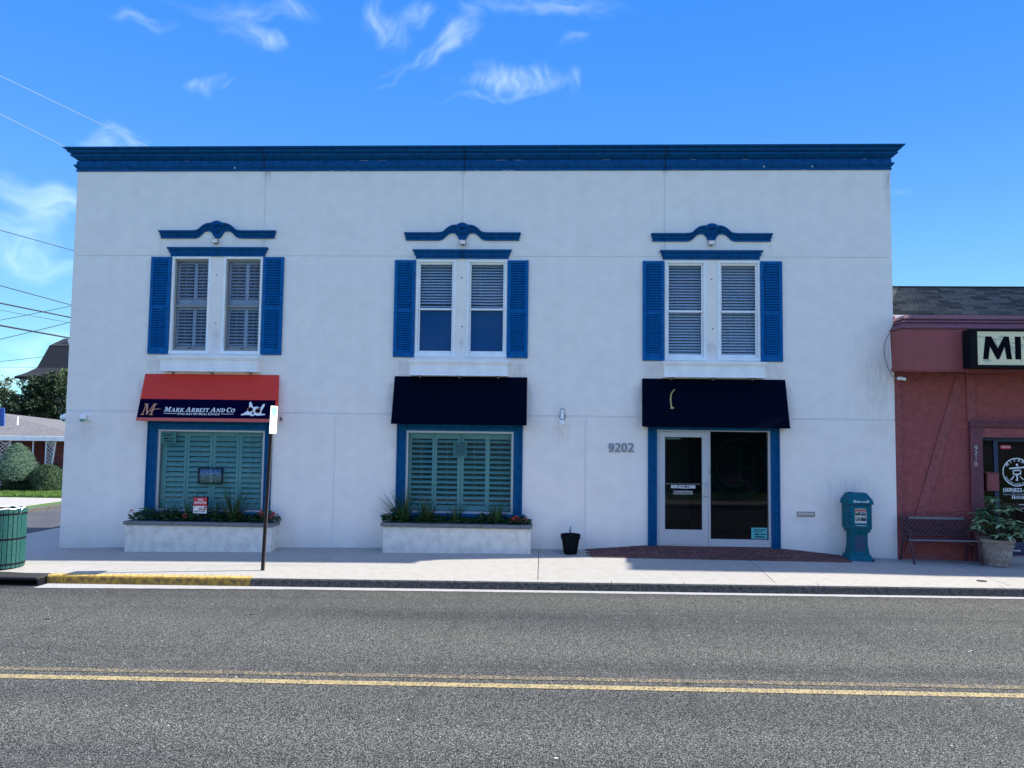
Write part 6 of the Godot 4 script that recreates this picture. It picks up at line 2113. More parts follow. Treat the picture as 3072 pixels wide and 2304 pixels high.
func arc_text(parent: Node3D, txt: String, f: Font, c: Vector3, r: float, a0: float, a1: float, h: float, inside: bool) -> void:
	var s := st()
	var ch := tmesh("H", f).get_aabb().size.y
	var n := txt.length()
	for k in n:
		if txt[k] == " ":
			continue
		var t := tmesh(txt[k], f, 0.003 * ch / h)
		var ab := t.get_aabb()
		var a := deg_to_rad(lerpf(a0, a1, (k + 0.5) / n))
		var q := h / ch
		var dir := Vector3(cos(a), sin(a), 0)
		var rot := a - PI / 2 if not inside else a + PI / 2
		var b := Basis(Vector3(0, 0, 1), rot) * Basis.from_scale(Vector3(q, q, q))
		var off := Vector3(-(ab.position.x + ab.size.x / 2), -ab.position.y, 0)
		s.append_from(t, 0, Transform3D(b, c + dir * r) * Transform3D(Basis.IDENTITY, off))
	put("lettering", s, M.print_white, parent)

func build_tall_neighbour() -> void:
	# beyond the right edge of the picture; its long shade lies on the shop and the pavement
	var b := thing("neighbour_building", "tall plain pale building beyond the red shop that shades it", "building", Vector3(13.4, -0.1, 0.0))
	var s := st()
	bx(s, 13.4, 24.0, -0.3, 10.1, -5.6, 0.0)
	put("wall", s, M.planter, b)
	s = st()
	crown(s, [Vector2(0.0, 9.9), Vector2(0.06, 9.95), Vector2(0.06, 10.1), Vector2(0.16, 10.2), Vector2(0.16, 10.32)], 13.4, 24.0, -5.6)
	put("cornice", s, M.white, b)
	for k in 3:
		for j in 3:
			s = st()
			bx(s, 14.6 + k * 3.1, 16.0 + k * 3.1, 1.1 + j * 3.1, 2.9 + j * 3.1, 0.001, 0.03, 0.004)
			put("window", s, M.dark_room, b)

func build_bench() -> void:
	var o := thing("bench", "worn dark iron bench with a lattice back against the red wall", "bench", Vector3(7.08, walk_y(7.08, 0.25), 0.25))
	var gl := walk_y(6.55, 0.3)
	var gr := walk_y(7.7, 0.3)
	var s := st()
	bx(s, 6.50, 7.63, 0.835, 0.885, 0.075, 0.105, 0.008)
	put("top_rail", s, M.bench, o)
	s = st()
	bx(s, 6.62, 7.60, 0.838, 0.886, 0.104, 0.111, 0.002)
	put("bare_metal", s, M.bench_chip, o)
	s = st()
	bx(s, 6.50, 7.63, 0.535, 0.590, 0.125, 0.155, 0.006)
	put("lower_rail", s, M.bench, o)
	# lattice: crossing bars, each one a piece
	for dirn in [1.0, -1.0]:
		for k in 19:
			var x := 6.30 + k * 0.078
			var y0 := 0.588
			var y1 := 0.838
			var xa := x
			var xb := x + 0.24
			if dirn < 0.0:
				xa = x + 0.24
				xb = x
			# clip to the frame
			var t0 := clampf((6.52 - xa) / (xb - xa), 0.0, 1.0)
			var t1 := clampf((7.61 - xa) / (xb - xa), 0.0, 1.0)
			var lo := minf(t0, t1)
			var hi := maxf(t0, t1)
			if hi - lo < 0.05:
				continue
			var a := Vector3(lerpf(xa, xb, lo), lerpf(y0, y1, lo), lerpf(0.140, 0.090, lo))
			var b := Vector3(lerpf(xa, xb, hi), lerpf(y0, y1, hi), lerpf(0.140, 0.090, hi))
			s = st()
			tube(s, [a, b], 0.0145, 6)
			put("lattice_bar", s, M.bench, o)
	# seat slats
	for k in 5:
		s = st()
		bx(s, 6.47, 7.67, 0.488, 0.512, 0.16 + k * 0.062, 0.21 + k * 0.062, 0.006)
		put("seat_slat", s, M.bench if k < 4 else M.bench_chip, o)
	for e in [[6.49, gl], [7.65, gr]]:
		var x: float = e[0]
		var g: float = e[1]
		s = st()
		tube(s, [Vector3(x, 0.90, 0.07), Vector3(x, 0.70, 0.10), Vector3(x, 0.52, 0.145), Vector3(x, 0.30, 0.10), Vector3(x - 0.005, g, 0.04)], 0.021, 8)
		put("back_leg", s, M.bench, o)
		s = st()
		tube(s, [Vector3(x, 0.50, 0.15), Vector3(x, 0.50, 0.40), Vector3(x + 0.004, 0.485, 0.455), Vector3(x + 0.010, 0.40, 0.46), Vector3(x + 0.018, 0.25, 0.455), Vector3(x + 0.045, g, 0.475)], 0.020, 8)
		put("front_leg", s, M.bench, o)
		s = st()
		tube(s, [Vector3(x, 0.70, 0.10), Vector3(x, 0.705, 0.25), Vector3(x, 0.68, 0.40), Vector3(x, 0.62, 0.45), Vector3(x, 0.56, 0.42), Vector3(x, 0.50, 0.44)], 0.018, 8)
		put("arm_rest", s, M.bench, o)
	s = st()
	tube(s, [Vector3(6.50, 0.42, 0.40), Vector3(6.72, 0.475, 0.42), Vector3(6.95, 0.488, 0.42)], 0.010, 6)
	tube(s, [Vector3(7.64, 0.42, 0.40), Vector3(7.45, 0.475, 0.42), Vector3(7.20, 0.488, 0.42)], 0.010, 6)
	put("brace", s, M.bench, o)

func build_clay_pot() -> void:
	var c := Vector3(7.985, walk_y(7.98, 0.38), 0.40)
	var o := thing("clay_planter", "weathered clay pot with shell relief standing by the shop door", "flower pot", c)
	var s := st()
	lathe(s, [Vector2(0.0, 0.0), Vector2(0.182, 0.0), Vector2(0.192, 0.012), Vector2(0.192, 0.05), Vector2(0.186, 0.062), Vector2(0.198, 0.07), Vector2(0.240, 0.22), Vector2(0.262, 0.325), Vector2(0.270, 0.338), Vector2(0.262, 0.35), Vector2(0.268, 0.40), Vector2(0.284, 0.41), Vector2(0.296, 0.43), Vector2(0.300, 0.462), Vector2(0.290, 0.476), Vector2(0.262, 0.470), Vector2(0.255, 0.42)], c, 40)
	put("pot", s, M.clay, o, true)
	s = st()
	# shell and leaf relief on the front
	var on := func(a: float, y: float, out: float) -> Vector3:
		var r := lerpf(0.198, 0.262, (y - 0.07) / 0.255) + out
		return c + Vector3(sin(a) * r, y, cos(a) * r)
	for k in 9:
		var t := (k - 4) / 4.0
		tube(s, [on.call(0.42, 0.115, 0.004), on.call(0.42 + t * 0.16, 0.20, 0.010), on.call(0.42 + t * 0.30, 0.295 - absf(t) * 0.045, 0.004)], [0.006, 0.011, 0.012], 5)
	for k in 7:
		var a0 := -0.55 + k * 0.12
		tube(s, [on.call(a0, 0.19 - 0.012 * (k % 2), 0.003), on.call(a0 + 0.10, 0.245 + 0.03 * (k % 2), 0.008), on.call(a0 + 0.16, 0.285, 0.002)], [0.005, 0.016, 0.003], 5)
		tube(s, [on.call(a0, 0.18, 0.003), on.call(a0 + 0.09, 0.135 + 0.015 * (k % 2), 0.008), on.call(a0 + 0.15, 0.105, 0.002)], [0.005, 0.014, 0.003], 5)
	for k in 36:
		var a := -1.3 + k * 0.074
		ball(s, on.call(a, 0.37, 0.012 - 0.01), Vector3(0.012, 0.018, 0.010), 6)
	put("relief", s, M.clay_pale, o, true)
	s = st()
	lathe(s, [Vector2(0.262, 0.425), Vector2(0.0, 0.44)], c, 20)
	put("soil", s, M.soil, o, true)
	# the plant: rosettes of long variegated leaves, each leaf a piece
	var p := thing("broadleaf_plant", "bushy green plant with pale edged leaves growing in the clay pot", "plant", c + Vector3(0, 0.44, 0))
	rng.seed = 88
	var lm := []
	for k in 5:
		s = st()
		var t := k / 4.0
		CUR = Color(0.04 + 0.30 * t * t, 0.11 + 0.34 * t * t, 0.035 + 0.20 * t * t)
		leaf(s, Vector3.ZERO, Vector3(0, 0, 1), Vector3.UP, 1.0, 0.34, 0.22)
		lm.append(s.commit())
	s = st()
	var tips := []
	for k in 30:
		var a := rng.randf() * TAU
		var rr := sqrt(rng.randf()) * 0.40
		var hgt := lerpf(0.88, 0.12, pow(rr / 0.42, 1.6)) * rng.randf_range(0.55, 1.05)
		var tip := Vector3(cos(a) * rr * 1.05, hgt, sin(a) * rr * 0.75 + 0.04)
		tips.append(tip)
		CUR = Color(0.04, 0.06, 0.02)
		tube(s, [Vector3(cos(a) * 0.05, -0.02, sin(a) * 0.05), tip * 0.5 + Vector3(0, 0.08, 0), tip], [0.008, 0.006, 0.004], 4)
	tips.append(Vector3(0.42, 0.06, 0.16))
	tips.append(Vector3(-0.38, 0.20, 0.14))
	tips.append(Vector3(0.05, 0.12, 0.26))
	tips.append(Vector3(0.36, 0.22, 0.12))
	put("stems", s, M.leaf_matt, p, false)
	for t in tips:
		var n := 8
		var ph := rng.randf() * TAU
		for k in n:
			var a := ph + TAU * k / n + rng.randf_range(-0.2, 0.2)
			var d := Vector3(cos(a), rng.randf_range(-0.45, 0.45), sin(a)).normalized()
			var q := mi("leaf", lm[clampi(int(rng.randf() * 4.4 + (1.0 if t.z > 0.12 else 0.0)), 0, 4)], M.leaf, p)
			var up := Vector3(0, 1, 0.15)
			var side := up.cross(d).normalized()
			var l := rng.randf_range(0.13, 0.22)
			q.transform = Transform3D(Basis(side, d.cross(side), d).scaled(Vector3(l, l, l)), t)

# ------------------------------------------------------------------ background at the left
func tree(called: String, label: String, at: Vector3, trunk_h: float, r: float, lobes: Array, n: int, size: float, dark: Color, light: Color, sd: int) -> void:
	rng.seed = sd
	var o := thing(called, label, "tree", at, "trees beyond the bungalow" if at.z < 0 else "")
	var s := st()
	tube(s, [Vector3(0, -0.2, 0), Vector3(0.05, trunk_h * 0.5, 0), Vector3(0, trunk_h, 0.05)], [r, r * 0.75, r * 0.5], 9)
	for l in lobes:
		var c := Vector3(l[0], l[1], l[2])
		tube(s, [Vector3(0, trunk_h * 0.75, 0), c * 0.5 + Vector3(0, trunk_h * 0.42, 0), c], [r * 0.45, r * 0.28, r * 0.08], 6)
		for k in 5:
			var e: Vector3 = Vector3(rng.randf_range(-1, 1), rng.randf_range(-0.6, 1), rng.randf_range(-1, 1)).normalized() * l[3] * 0.8
			tube(s, [c * 0.8 + Vector3(0, trunk_h * 0.15, 0), c + e], [r * 0.15, r * 0.03], 5)
	put("trunk", s, M.bark, o, false)
	s = st()
	var tot := 0.0
	for l in lobes:
		tot += l[3] * l[3]
	for l in lobes:
		var cnt := int(n * l[3] * l[3] / tot)
		var clumps := []
		for k in int(26 * l[3]) + 8:
			var d := Vector3(rng.randf_range(-1, 1), rng.randf_range(-1, 1), rng.randf_range(-1, 1)).normalized()
			clumps.append(Vector3(l[0], l[1], l[2]) + d * l[3] * pow(rng.randf(), 0.4) * Vector3(1, 0.9, 1))
		for k in cnt:
			var cl: Vector3 = clumps[rng.randi() % clumps.size()]
			var d := Vector3(rng.randf_range(-1, 1), rng.randf_range(-0.8, 1), rng.randf_range(-1, 1)).normalized()
			var p := cl + d * rng.randf() * 0.38 * maxf(0.6, l[3] * 0.4)
			CUR = dark.lerp(light, rng.randf())
			var up := Vector3(rng.randf_range(-1, 1), 1, rng.randf_range(-1, 1)).normalized()
			lquad(s, p, d, d.cross(up).normalized(), size * rng.randf_range(0.7, 1.3), size * 0.5)
	put("crown", s, M.leaf_matt, o, false)

func shrub(called: String, label: String, at: Vector3, prof: Array, n: int, size: float, dark: Color, light: Color, sd: int, outward := 0.3) -> void:
	# prof: [radius, y] rings from the foot to the top
	rng.seed = sd
	var o := thing(called, label, "shrub", at)
	var s := st()
	CUR = dark
	var core := []
	for p in prof:
		core.append(Vector2(p[0] * 0.86, p[1] * 0.96))
	lathe(s, core, Vector3.ZERO, 20, true)
	for k in n:
		var t := rng.randf() * (prof.size() - 1)
		var i := int(t)
		var f := t - i
		var r: float = lerpf(prof[i][0], prof[i + 1][0], f)
		var y: float = lerpf(prof[i][1], prof[i + 1][1], f)
		var a := rng.randf() * TAU
		var lump := 1.0 + 0.045 * sin(a * 5.0 + y * 6.0) + 0.03 * sin(a * 11.0 - y * 9.0)
		var p := Vector3(cos(a) * r * lump, y, sin(a) * r * lump) * rng.randf_range(0.93, 1.02)
		var nn := Vector3(cos(a), 0.35, sin(a)).normalized()
		var d := (nn * outward + Vector3(rng.randf_range(-1, 1), rng.randf_range(-0.3, 1.0), rng.randf_range(-1, 1)) * 0.7).normalized()
		CUR = dark.lerp(light, rng.randf())
		lquad(s, p, d, d.cross(nn).normalized(), size * rng.randf_range(0.6, 1.3), size * 0.45)
	put("foliage", s, M.leaf_matt, o, false)
	s = st()
	tube(s, [Vector3(0, -0.05, 0), Vector3(0, prof[0][1] + 0.2, 0)], 0.06, 6)
	put("stem", s, M.bark, o, false)

func build_background() -> void:
	# ground pieces over the side street
	var s := st()
	bx(s, -15.66, -15.50, -0.35, -0.15, -60.0, 2.0, 0.02)
	struct(put("far_curb", s, M.curb))
	s = st()
	bx(s, -16.25, -15.66, -0.36, -0.165, -60.0, 2.0)
	struct(put("verge", s, M.grass))
	s = st()
	bx(s, -60.0, -16.25, -0.36, -0.16, -12.0, 2.0)
	struct(put("far_pavement", s, M.concrete_b))
	s = st()
	bx(s, -60.0, -16.25, -0.36, -0.125, -40.0, -12.0)
	struct(put("lawn", s, M.grass))
	# blades over the visible strip of the lawn
	var gm := st()
	for k in 7:
		var a := k * 0.9
		CUR = Color(0.07 + 0.02 * (k % 3), 0.15 + 0.03 * (k % 2), 0.025)
		var d := Vector3(cos(a) * 0.35, 1, sin(a) * 0.35).normalized()
		tri(gm, Vector3(cos(a) * 0.03 - 0.012, 0, sin(a) * 0.03), Vector3(cos(a) * 0.03 + 0.012, 0, sin(a) * 0.03), Vector3(cos(a) * 0.03, 0, sin(a) * 0.03) + d * 0.075)
	var mm := MultiMesh.new()
	mm.transform_format = MultiMesh.TRANSFORM_3D
	mm.mesh = gm.commit()
	mm.instance_count = 9000
	rng.seed = 12
	for k in 9000:
		var p := Vector3(rng.randf_range(-23.0, -16.3), -0.125, rng.randf_range(-16.0, -12.02))
		mm.set_instance_transform(k, Transform3D(Basis(Vector3.UP, rng.randf() * TAU).scaled(Vector3.ONE * rng.randf_range(0.7, 1.3)), p))
	var gi := MultiMeshInstance3D.new()
	gi.name = "lawn_grass"
	gi.multimesh = mm
	gi.material_override = M.leaf_matt
	add_child(gi)
	struct(tag(gi, "short green lawn in front of the brick bungalow", "grass"), "stuff")

	var b := thing("bungalow", "low red brick bungalow with grey hip roof and white porch posts", "house", Vector3(-22.0, -0.12, -16.0))
	s = st()
	bx(s, -19.98, -18.4, -0.3, 1.80, -24.0, -15.93)
	bx(s, -30.0, -19.98, -0.3, 1.80, -24.0, -17.2)
	put("wall", s, M.mortar, b)
	s = st()
	box(s, Vector3.ZERO, Vector3(0.198, 0.064, 0.04), 0.004)
	var bm := s.commit()
	rng.seed = 19
	for row in 25:
		for k in 6:
			var x := -19.875 + k * 0.21 + (0.105 if row % 2 == 1 else 0.0)
			var y := -0.06 + row * 0.0745
			if x > -19.36 and y > 0.66 and y < 1.72:
				continue
			var q := mi("brick", bm, M["brick%d" % (rng.randi() % 3)], b)
			q.position = Vector3(x, y, -15.925) - b.position
	s = st()
	bx(s, -29.9, -20.0, -0.15, 1.78, -17.19, -17.16)
	put("porch_wall", s, M.brick1, b)
	var w := group3("window", b)
	s = st()
	bx(s, -19.36, -18.3, 0.68, 0.76, -15.92, -15.80, 0.005)
	for e in [[-19.36, -19.29, 0.76, 1.72], [-18.4, -18.33, 0.76, 1.72], [-19.29, -18.4, 1.65, 1.72], [-19.29, -18.4, 1.18, 1.23], [-19.02, -18.99, 0.76, 1.65]]:
		bx(s, e[0], e[1], e[2], e[3], -15.92, -15.86, 0.004)
	put("frame", s, M.white, w)
	s = st()
	quad(s, Vector3(-19.3, 0.76, -15.90), Vector3(-18.4, 0.76, -15.90), Vector3(-18.4, 1.66, -15.90), Vector3(-19.3, 1.66, -15.90), Vector3.BACK)
	put("pane", s, M.pane, w)
	w = group3("door", b)
	s = st()
	bx(s, -20.75, -20.02, -0.05, 1.70, -17.16, -17.10, 0.005)
	put("leaf", s, M.dark_room, w)
	# hip roof
	s = st()
	var ex0 := -32.0
	var ex1 := -18.1
	var ez0 := -15.25
	var ez1 := -25.0
	var ey := 1.965
	var ra := Vector3(-28.0, 2.98, -20.1)
	var rb := Vector3(-25.4, 2.98, -20.1)
	quad(s, Vector3(ex0, ey, ez0), Vector3(ex1, ey, ez0), rb, ra, Vector3(0, 1, 1))
	tri(s, Vector3(ex1, ey, ez0), Vector3(ex1, ey, ez1), rb, Vector3(1, 1, 0))
	quad(s, Vector3(ex1, ey, ez1), Vector3(ex0, ey, ez1), ra, rb, Vector3(0, 1, -1))
	tri(s, Vector3(ex0, ey, ez1), Vector3(ex0, ey, ez0), ra, Vector3(-1, 1, 0))
	quad(s, Vector3(ex0, 1.80, ez0), Vector3(ex1, 1.80, ez0), Vector3(ex1, 1.80, ez1), Vector3(ex0, 1.80, ez1), Vector3.DOWN)
	put("roof", s, M.roof_grey, b)
	s = st()
	bx(s, ex0, ex1, 1.775, 1.962, ez0 - 0.05, ez0 + 0.02, 0.006)
	bx(s, ex1 - 0.05, ex1 + 0.02, 1.775, 1.962, ez1, ez0 - 0.05, 0.006)
	put("fascia", s, M.white, b)
	for e in [[-20.36, -20.36], [-19.83, -19.83], [-19.44, -19.66], [-21.28, -21.62]]:
		s = st()
		tube(s, [Vector3(e[1], -0.1, -15.4), Vector3(lerpf(e[1], e[0], 0.45), 0.75, -15.4), Vector3(e[0], 1.78, -15.4)], 0.028, 6)
		put("porch_post", s, M.white, b)
	s = st()
	for tr in [[-19.83, -19.44, -19.66, 0.60], [-21.75, -21.28, -21.50, 0.50]]:
		for k in 8:
			var y0: float = tr[3] + k * 0.155
			tube(s, [Vector3(tr[0], y0, -15.4), Vector3(lerpf(tr[2], tr[1], minf(1.0, (y0 - 0.2) / 1.2)), minf(1.76, y0 + 0.36), -15.4)], 0.011, 4)
			tube(s, [Vector3(tr[0], minf(1.76, y0 + 0.36), -15.41), Vector3(lerpf(tr[2], tr[1], minf(1.0, (y0 - 0.2) / 1.2)), y0, -15.41)], 0.011, 4)
	put("trellis", s, M.white, b)
	s = st()
	bx(s, -20.9, -19.62, 0.72, 0.77, -15.42, -15.37, 0.004)
	for k in 8:
		bx(s, -20.85 + k * 0.165, -20.82 + k * 0.165, 0.1, 0.72, -15.41, -15.38)
	tube(s, [Vector3(-19.62, 0.75, -15.38), Vector3(-19.15, 0.50, -14.9), Vector3(-19.15, -0.1, -14.9)], 0.022, 6)
	put("railing", s, M.white, b)
	s = st()
	tube(s, [Vector3(-21.9, 2.4, -16.6), Vector3(-21.9, 2.75, -16.6)], 0.035, 8)
	put("vent_pipe", s, M.white, b)

	shrub("cone_shrub", "large clipped bluish green cone shaped shrub on the bungalow lawn", Vector3(-20.15, -0.12, -14.2), [[0.50, 0.38], [0.74, 0.50], [0.775, 0.72], [0.70, 1.02], [0.54, 1.32], [0.34, 1.58], [0.15, 1.74], [0.02, 1.79]], 9000, 0.055, Color(0.035, 0.075, 0.045), Color(0.13, 0.22, 0.145), 401)
	shrub("round_shrub", "low dark green rounded shrub right of the cone shaped one", Vector3(-18.95, -0.12, -14.25), [[0.44, 0.0], [0.53, 0.15], [0.54, 0.55], [0.48, 0.80], [0.25, 0.95], [0.03, 0.98]], 6000, 0.06, Color(0.016, 0.045, 0.018), Color(0.055, 0.11, 0.04), 402)
	shrub("yellow_shrub", "small bright yellow green shrub at the left edge of the lawn", Vector3(-20.72, -0.12, -13.6), [[0.22, 0.0], [0.31, 0.12], [0.26, 0.28], [0.02, 0.36]], 2500, 0.045, Color(0.10, 0.15, 0.02), Color(0.34, 0.38, 0.03), 403)
	shrub("shadow_stand_in_shrub", "low spreading shrub added to stand in for the shadow under the cone shaped shrub", Vector3(-20.1, -0.12, -14.9), [[0.85, 0.0], [0.95, 0.2], [0.8, 0.45], [0.02, 0.55]], 3000, 0.06, Color(0.016, 0.045, 0.018), Color(0.05, 0.10, 0.038), 404)  # added shrub fills a place that is only dark shadow

	b = thing("mansard_house", "tall dark roofed house with a flared mansard roof rising behind the trees", "house", Vector3(-40.0, -0.3, -54.0))
	s = st()
	bx(s, -44.1, -35.9, -0.3, 6.62, -58.0, -50.4)
	put("wall", s, M.stone_grey, b)
	s = st()
	frustum(s, [[6.55, -45.2, -34.8, -59.5, -49.0], [6.66, -45.2, -34.8, -59.5, -49.0], [7.0, -44.65, -35.35, -58.9, -49.6], [7.5, -44.1, -35.9, -58.2, -50.2], [9.45, -43.65, -36.35, -57.4, -51.0], [9.52, -43.65, -36.35, -57.4, -51.0], [10.3, -43.1, -36.9, -56.4, -52.2]])
	put("roof", s, M.roof_dark, b)
	s = st()
	bx(s, -45.22, -34.78, 6.47, 6.56, -59.5, -48.98)
	put("eave", s, M.black, b)
	s = st()
	bx(s, -42.2, -42.0, 9.6, 10.3, -51.6, -51.4, 0.01)
	put("vent", s, M.white, b)
	var dk := Color(0.012, 0.03, 0.014)
	var lt := Color(0.05, 0.095, 0.03)
	tree("broadleaf_tree", "olive green tree behind the bungalow at the far left", Vector3(-36.6, -0.3, -35.0), 3.0, 0.22, [[0.0, 4.4, 0, 1.3], [-1.2, 4.0, 0.3, 1.2], [1.1, 3.9, 0, 1.1], [0.3, 5.2, 0, 0.8], [-0.9, 5.0, 0, 0.8], [1.7, 3.2, 0, 0.9], [0.2, 3.0, 0.5, 1.3], [-1.6, 3.0, 0, 1.2], [2.4, 2.6, 0, 0.9]], 9000, 0.20, Color(0.03, 0.045, 0.022), Color(0.10, 0.12, 0.055), 501)
	tree("dense_tree", "dark dense tree behind the bungalow against the mansard roof", Vector3(-28.9, -0.3, -28.5), 2.6, 0.25, [[0.0, 4.3, 0, 1.35], [-1.0, 3.7, 0.2, 1.2], [1.1, 4.2, 0, 1.4], [-0.2, 3.0, 0.4, 1.5], [-1.4, 2.7, 0, 1.1], [1.2, 2.8, 0, 1.4], [-0.5, 5.0, 0, 0.8], [0.7, 5.2, 0, 0.8]], 17000, 0.17, dk, Color(0.032, 0.062, 0.024), 502)
	tree("light_topped_tree", "lighter green tree top beside the mansard roof above the dense tree", Vector3(-29.3, -0.3, -31.5), 4.2, 0.2, [[0.2, 5.6, 0, 0.75], [-0.7, 5.3, 0, 0.6], [0.9, 5.9, 0, 0.8], [1.4, 5.2, 0, 0.9], [0.0, 4.9, 0, 0.8]], 5000, 0.17, Color(0.03, 0.07, 0.022), Color(0.12, 0.19, 0.05), 503)
	tree("sparse_tree", "sparse greyish twiggy tree between the olive tree and the dense tree", Vector3(-33.0, -0.3, -33.5), 2.8, 0.12, [[0.2, 4.3, 0, 0.8], [-0.5, 3.8, 0, 0.7], [0.7, 3.7, 0, 0.7], [0.1, 3.0, 0, 0.9]], 1500, 0.12, Color(0.06, 0.055, 0.045), Color(0.11, 0.10, 0.075), 504)

func build_wires() -> void:
	var along := [[7.34, 7.54, 0.009, "thin dark overhead wire, highest of the dark wires left of the building", "cable"], [5.92, 5.92, 0.011, "dark overhead wire just above the upper thick cable left of the building", "cable"], [5.47, 5.55, 0.019, "upper of the two thick dark overhead cables left of the building", "cable"], [4.90, 4.94, 0.023, "lower of the two thick dark overhead cables left of the building", "cable"],
		[5.29, 5.39, 0.006, "faint thin overhead wire between the two thick cables", "cable"], [11.3, 11.68, 0.009, "upper of two pale overhead wires crossing the sky above the left cornice", "cable_pale"], [10.3, 10.47, 0.009, "lower of two pale overhead wires crossing the sky above the left cornice", "cable_pale"]]
	for a in along:
		var z0 := 8.0
		var z1 := -60.0
		var pts := []
		for k in 15:
			var z := lerpf(z0, z1, k / 14.0)
			var y: float = a[0] + (a[1] - a[0]) * clampf((z + 4.4) / -3.0, -1.2, 2.5)
			pts.append(Vector3(-14.0, y, z))
		var o := thing("overhead_wire", a[3], "wire", Vector3(-14.0, a[0], -4.4), "overhead wires left of the building")
		var s := st()
		tube(s, pts, a[2], 6)
		put("wire", s, M[a[4]], o)
	var across := [[-22.77, 5.27, -13.29, 7.16, 0.009, "dark service wire rising to the right, upper of two, crossing the thick cables"], [-22.73, 4.44, -13.28, 6.73, 0.010, "dark service wire rising to the right, lower of two, crossing the thick cables"],
		[-22.69, 4.18, -13.31, 5.26, 0.008, "thin wire rising gently in front of the mansard roof"], [-22.68, 4.46, -14.21, 4.44, 0.006, "thin level wire ending left of the mansard roof, lowest of all the wires"]]
	for a in across:
		var o := thing("overhead_wire", a[5], "wire", Vector3(a[0], a[1], -11.0), "overhead wires left of the building")
		var s := st()
		var pts := []
		for k in 9:
			var t := k / 8.0
			pts.append(Vector3(lerpf(a[0], a[2], t), lerpf(a[1], a[3], t) - 0.10 * sin(PI * t), -11.0))
		tube(s, pts, a[4], 6)
		put("wire", s, M.cable, o)

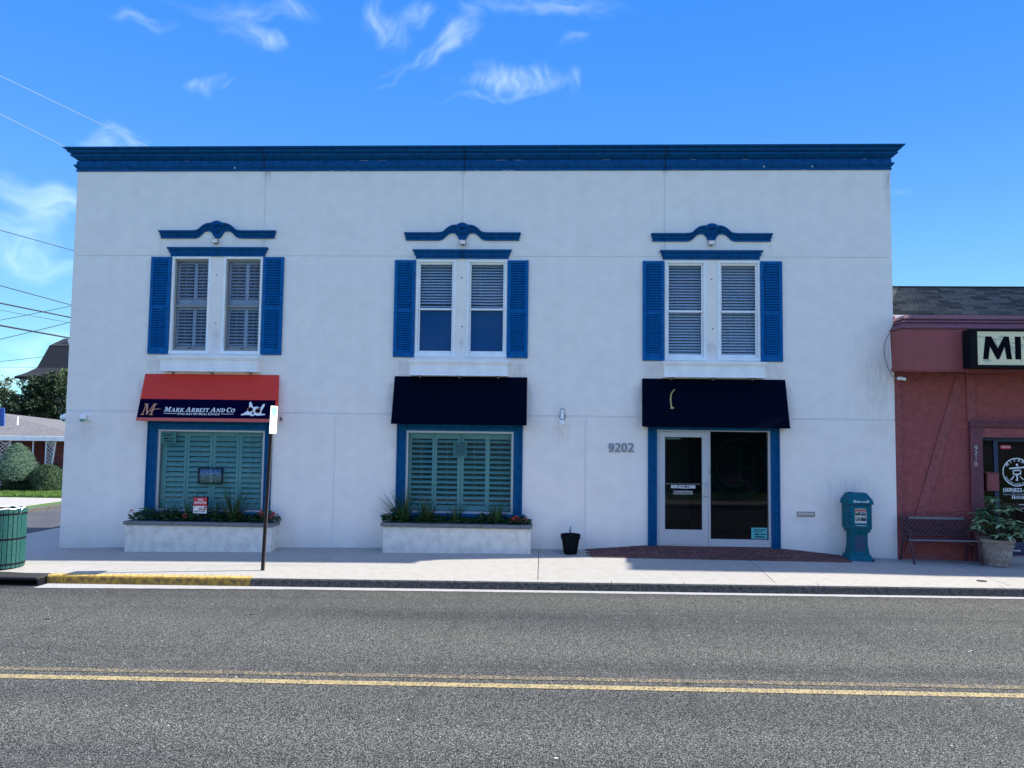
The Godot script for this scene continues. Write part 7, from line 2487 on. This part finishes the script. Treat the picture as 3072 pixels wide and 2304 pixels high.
# ------------------------------------------------------------------ the other side of the road, which the panes reflect
func build_opposite() -> void:
	var s := st()
	sheet(s, -60, 60, 11.5, 11.65, 40, 1, func(x: float, _z: float) -> float: return gutter_y(x) + 0.14, 0.3)
	struct(put("opposite_curb", s, M.curb))
	s = st()
	sheet(s, -60, 60, 11.65, 13.3, 40, 1, func(x: float, _z: float) -> float: return gutter_y(x) + 0.14)
	struct(put("opposite_sidewalk", s, M.concrete))
	s = st()
	sheet(s, -60, 60, 13.3, 60, 20, 4, func(x: float, _z: float) -> float: return gutter_y(x) + 0.13)
	struct(put("opposite_lawn", s, M.grass))
	rng.seed = 61
	var o := thing("flowering_bush", "round bush with pale pink flowers across the road, reflected in the entrance pane", "shrub", Vector3(6.9, -0.05, 13.7))
	s = st()
	for k in 2600:
		var d := Vector3(rng.randf_range(-1, 1), rng.randf_range(-0.2, 1), rng.randf_range(-1, 1)).normalized()
		CUR = Color(0.02, 0.05, 0.018).lerp(Color(0.06, 0.11, 0.04), rng.randf())
		lquad(s, Vector3(0, 0.25, 0) + d * rng.randf_range(0.4, 0.62), (d + Vector3(rng.randf_range(-1, 1), rng.randf(), rng.randf_range(-1, 1)) * 0.6).normalized(), d.cross(Vector3.UP).normalized(), 0.09, 0.05)
	put("foliage", s, M.leaf_matt, o, false)
	s = st()
	for k in 420:
		var d := Vector3(rng.randf_range(-1, 1), rng.randf_range(0.0, 1), rng.randf_range(-1, 1)).normalized()
		lquad(s, Vector3(0, 0.25, 0) + d * rng.randf_range(0.58, 0.68), (d + Vector3(rng.randf_range(-1, 1), 0, rng.randf_range(-1, 1)) * 0.7).normalized(), d.cross(Vector3(0.2, 1, 0.1)).normalized(), 0.07, 0.06)
	put("blossom", s, M.petal_pink, o, false)
	o = thing("hedge", "tall dark clipped hedge across the road, reflected in the entrance glass", "hedge", Vector3(9.0, -0.05, 17.5))
	s = st()
	CUR = Color(0.014, 0.035, 0.014)
	bx(s, -6.4, 6.4, -0.1, 3.1, -0.35, 0.35)
	for k in 9000:
		CUR = Color(0.014, 0.035, 0.014).lerp(Color(0.05, 0.09, 0.03), rng.randf())
		var p := Vector3(rng.randf_range(-6.5, 6.5), rng.randf_range(-0.1, 3.2), -0.38 + rng.randf_range(-0.12, 0.06))
		if k % 4 == 0:
			p = Vector3(p.x, 3.1 + rng.randf_range(0.0, 0.15), rng.randf_range(-0.4, 0.4))
		var d := Vector3(rng.randf_range(-1, 1), rng.randf_range(-0.2, 1), rng.randf_range(-1, 0.2)).normalized()
		lquad(s, p, d, d.cross(Vector3(0.3, 0.2, 1)).normalized(), 0.13, 0.07)
	put("foliage", s, M.leaf_matt, o, false)
	tree("street_tree", "broad green tree across the road behind the hedge", Vector3(12.5, -0.05, 21.0), 2.6, 0.22, [[0, 4.2, 0, 1.6], [-1.3, 3.7, 0, 1.3], [1.4, 3.8, 0, 1.4]], 5000, 0.26, Color(0.02, 0.045, 0.018), Color(0.07, 0.11, 0.04), 601)
	tree("street_tree", "broad green tree across the road to the left", Vector3(-5.5, -0.05, 22.0), 2.6, 0.22, [[0, 4.0, 0, 1.5], [-1.2, 3.5, 0, 1.2], [1.3, 3.6, 0, 1.3]], 5000, 0.26, Color(0.02, 0.045, 0.018), Color(0.07, 0.11, 0.04), 602)
	o = thing("porch_house", "white porched house across the road, reflected in the left display window", "house", Vector3(-16.5, -0.1, 23.0))
	s = st()
	bx(s, -7.0, 7.0, -0.2, 3.6, 0.8, 8.0)
	put("wall", s, M.planter, o, false)
	for k in 7:
		s = st()
		tube(s, [Vector3(-6.6 + k * 2.2, 0.3, -0.9), Vector3(-6.6 + k * 2.2, 2.9, -0.9)], 0.11, 10)
		put("column", s, M.white, o, false)
	s = st()
	bx(s, -7.1, 7.1, 2.9, 3.2, -1.2, 0.8)
	bx(s, -7.1, 7.1, -0.2, 0.3, -1.2, 0.8)
	put("porch", s, M.white, o, false)
	s = st()
	ext_x(s, PackedVector2Array([Vector2(-1.4, 3.2), Vector2(8.4, 3.2), Vector2(3.5, 5.6)]), -7.4, 7.4)
	put("roof", s, M.roof_grey, o, false)
	for k in 4:
		s = st()
		bx(s, -5.6 + k * 3.2, -4.6 + k * 3.2, 0.9, 2.5, 0.74, 0.798)
		put("window", s, M.dark_room, o, false)
	o = thing("utility_pole", "weathered wooden utility pole across the road", "utility pole", Vector3(-13.6, -0.1, 14.4))
	s = st()
	tube(s, [Vector3(0, -0.1, 0), Vector3(0, 9.5, 0)], [0.16, 0.11], 12)
	put("pole", s, M.bark, o, false)
	s = st()
	bx(s, -1.1, 1.1, 8.8, 8.92, -0.06, 0.06, 0.01)
	put("cross_arm", s, M.bark, o, false)

func _ready() -> void:
	sans.font_names = PackedStringArray(["Droid Sans"])
	sansb.font_names = PackedStringArray(["Droid Sans"])
	sansb.font_weight = 700
	serif.font_names = PackedStringArray(["Droid Serif"])
	serifb.font_names = PackedStringArray(["Droid Serif"])
	serifb.font_weight = 700
	camera_sky_sun()
	materials()
	build_ground()
	var b := build_shell()
	build_trim(b)
	build_shopfront(b)
	build_upper_interiors(b)
	build_red_shop()
	build_tall_neighbour()
	build_background()
	build_planters()
	build_window_notices()
	build_wall_fixtures()
	build_pots_and_news()
	build_trash_and_signs()
	build_bench()
	build_clay_pot()
	build_wires()
	build_opposite()
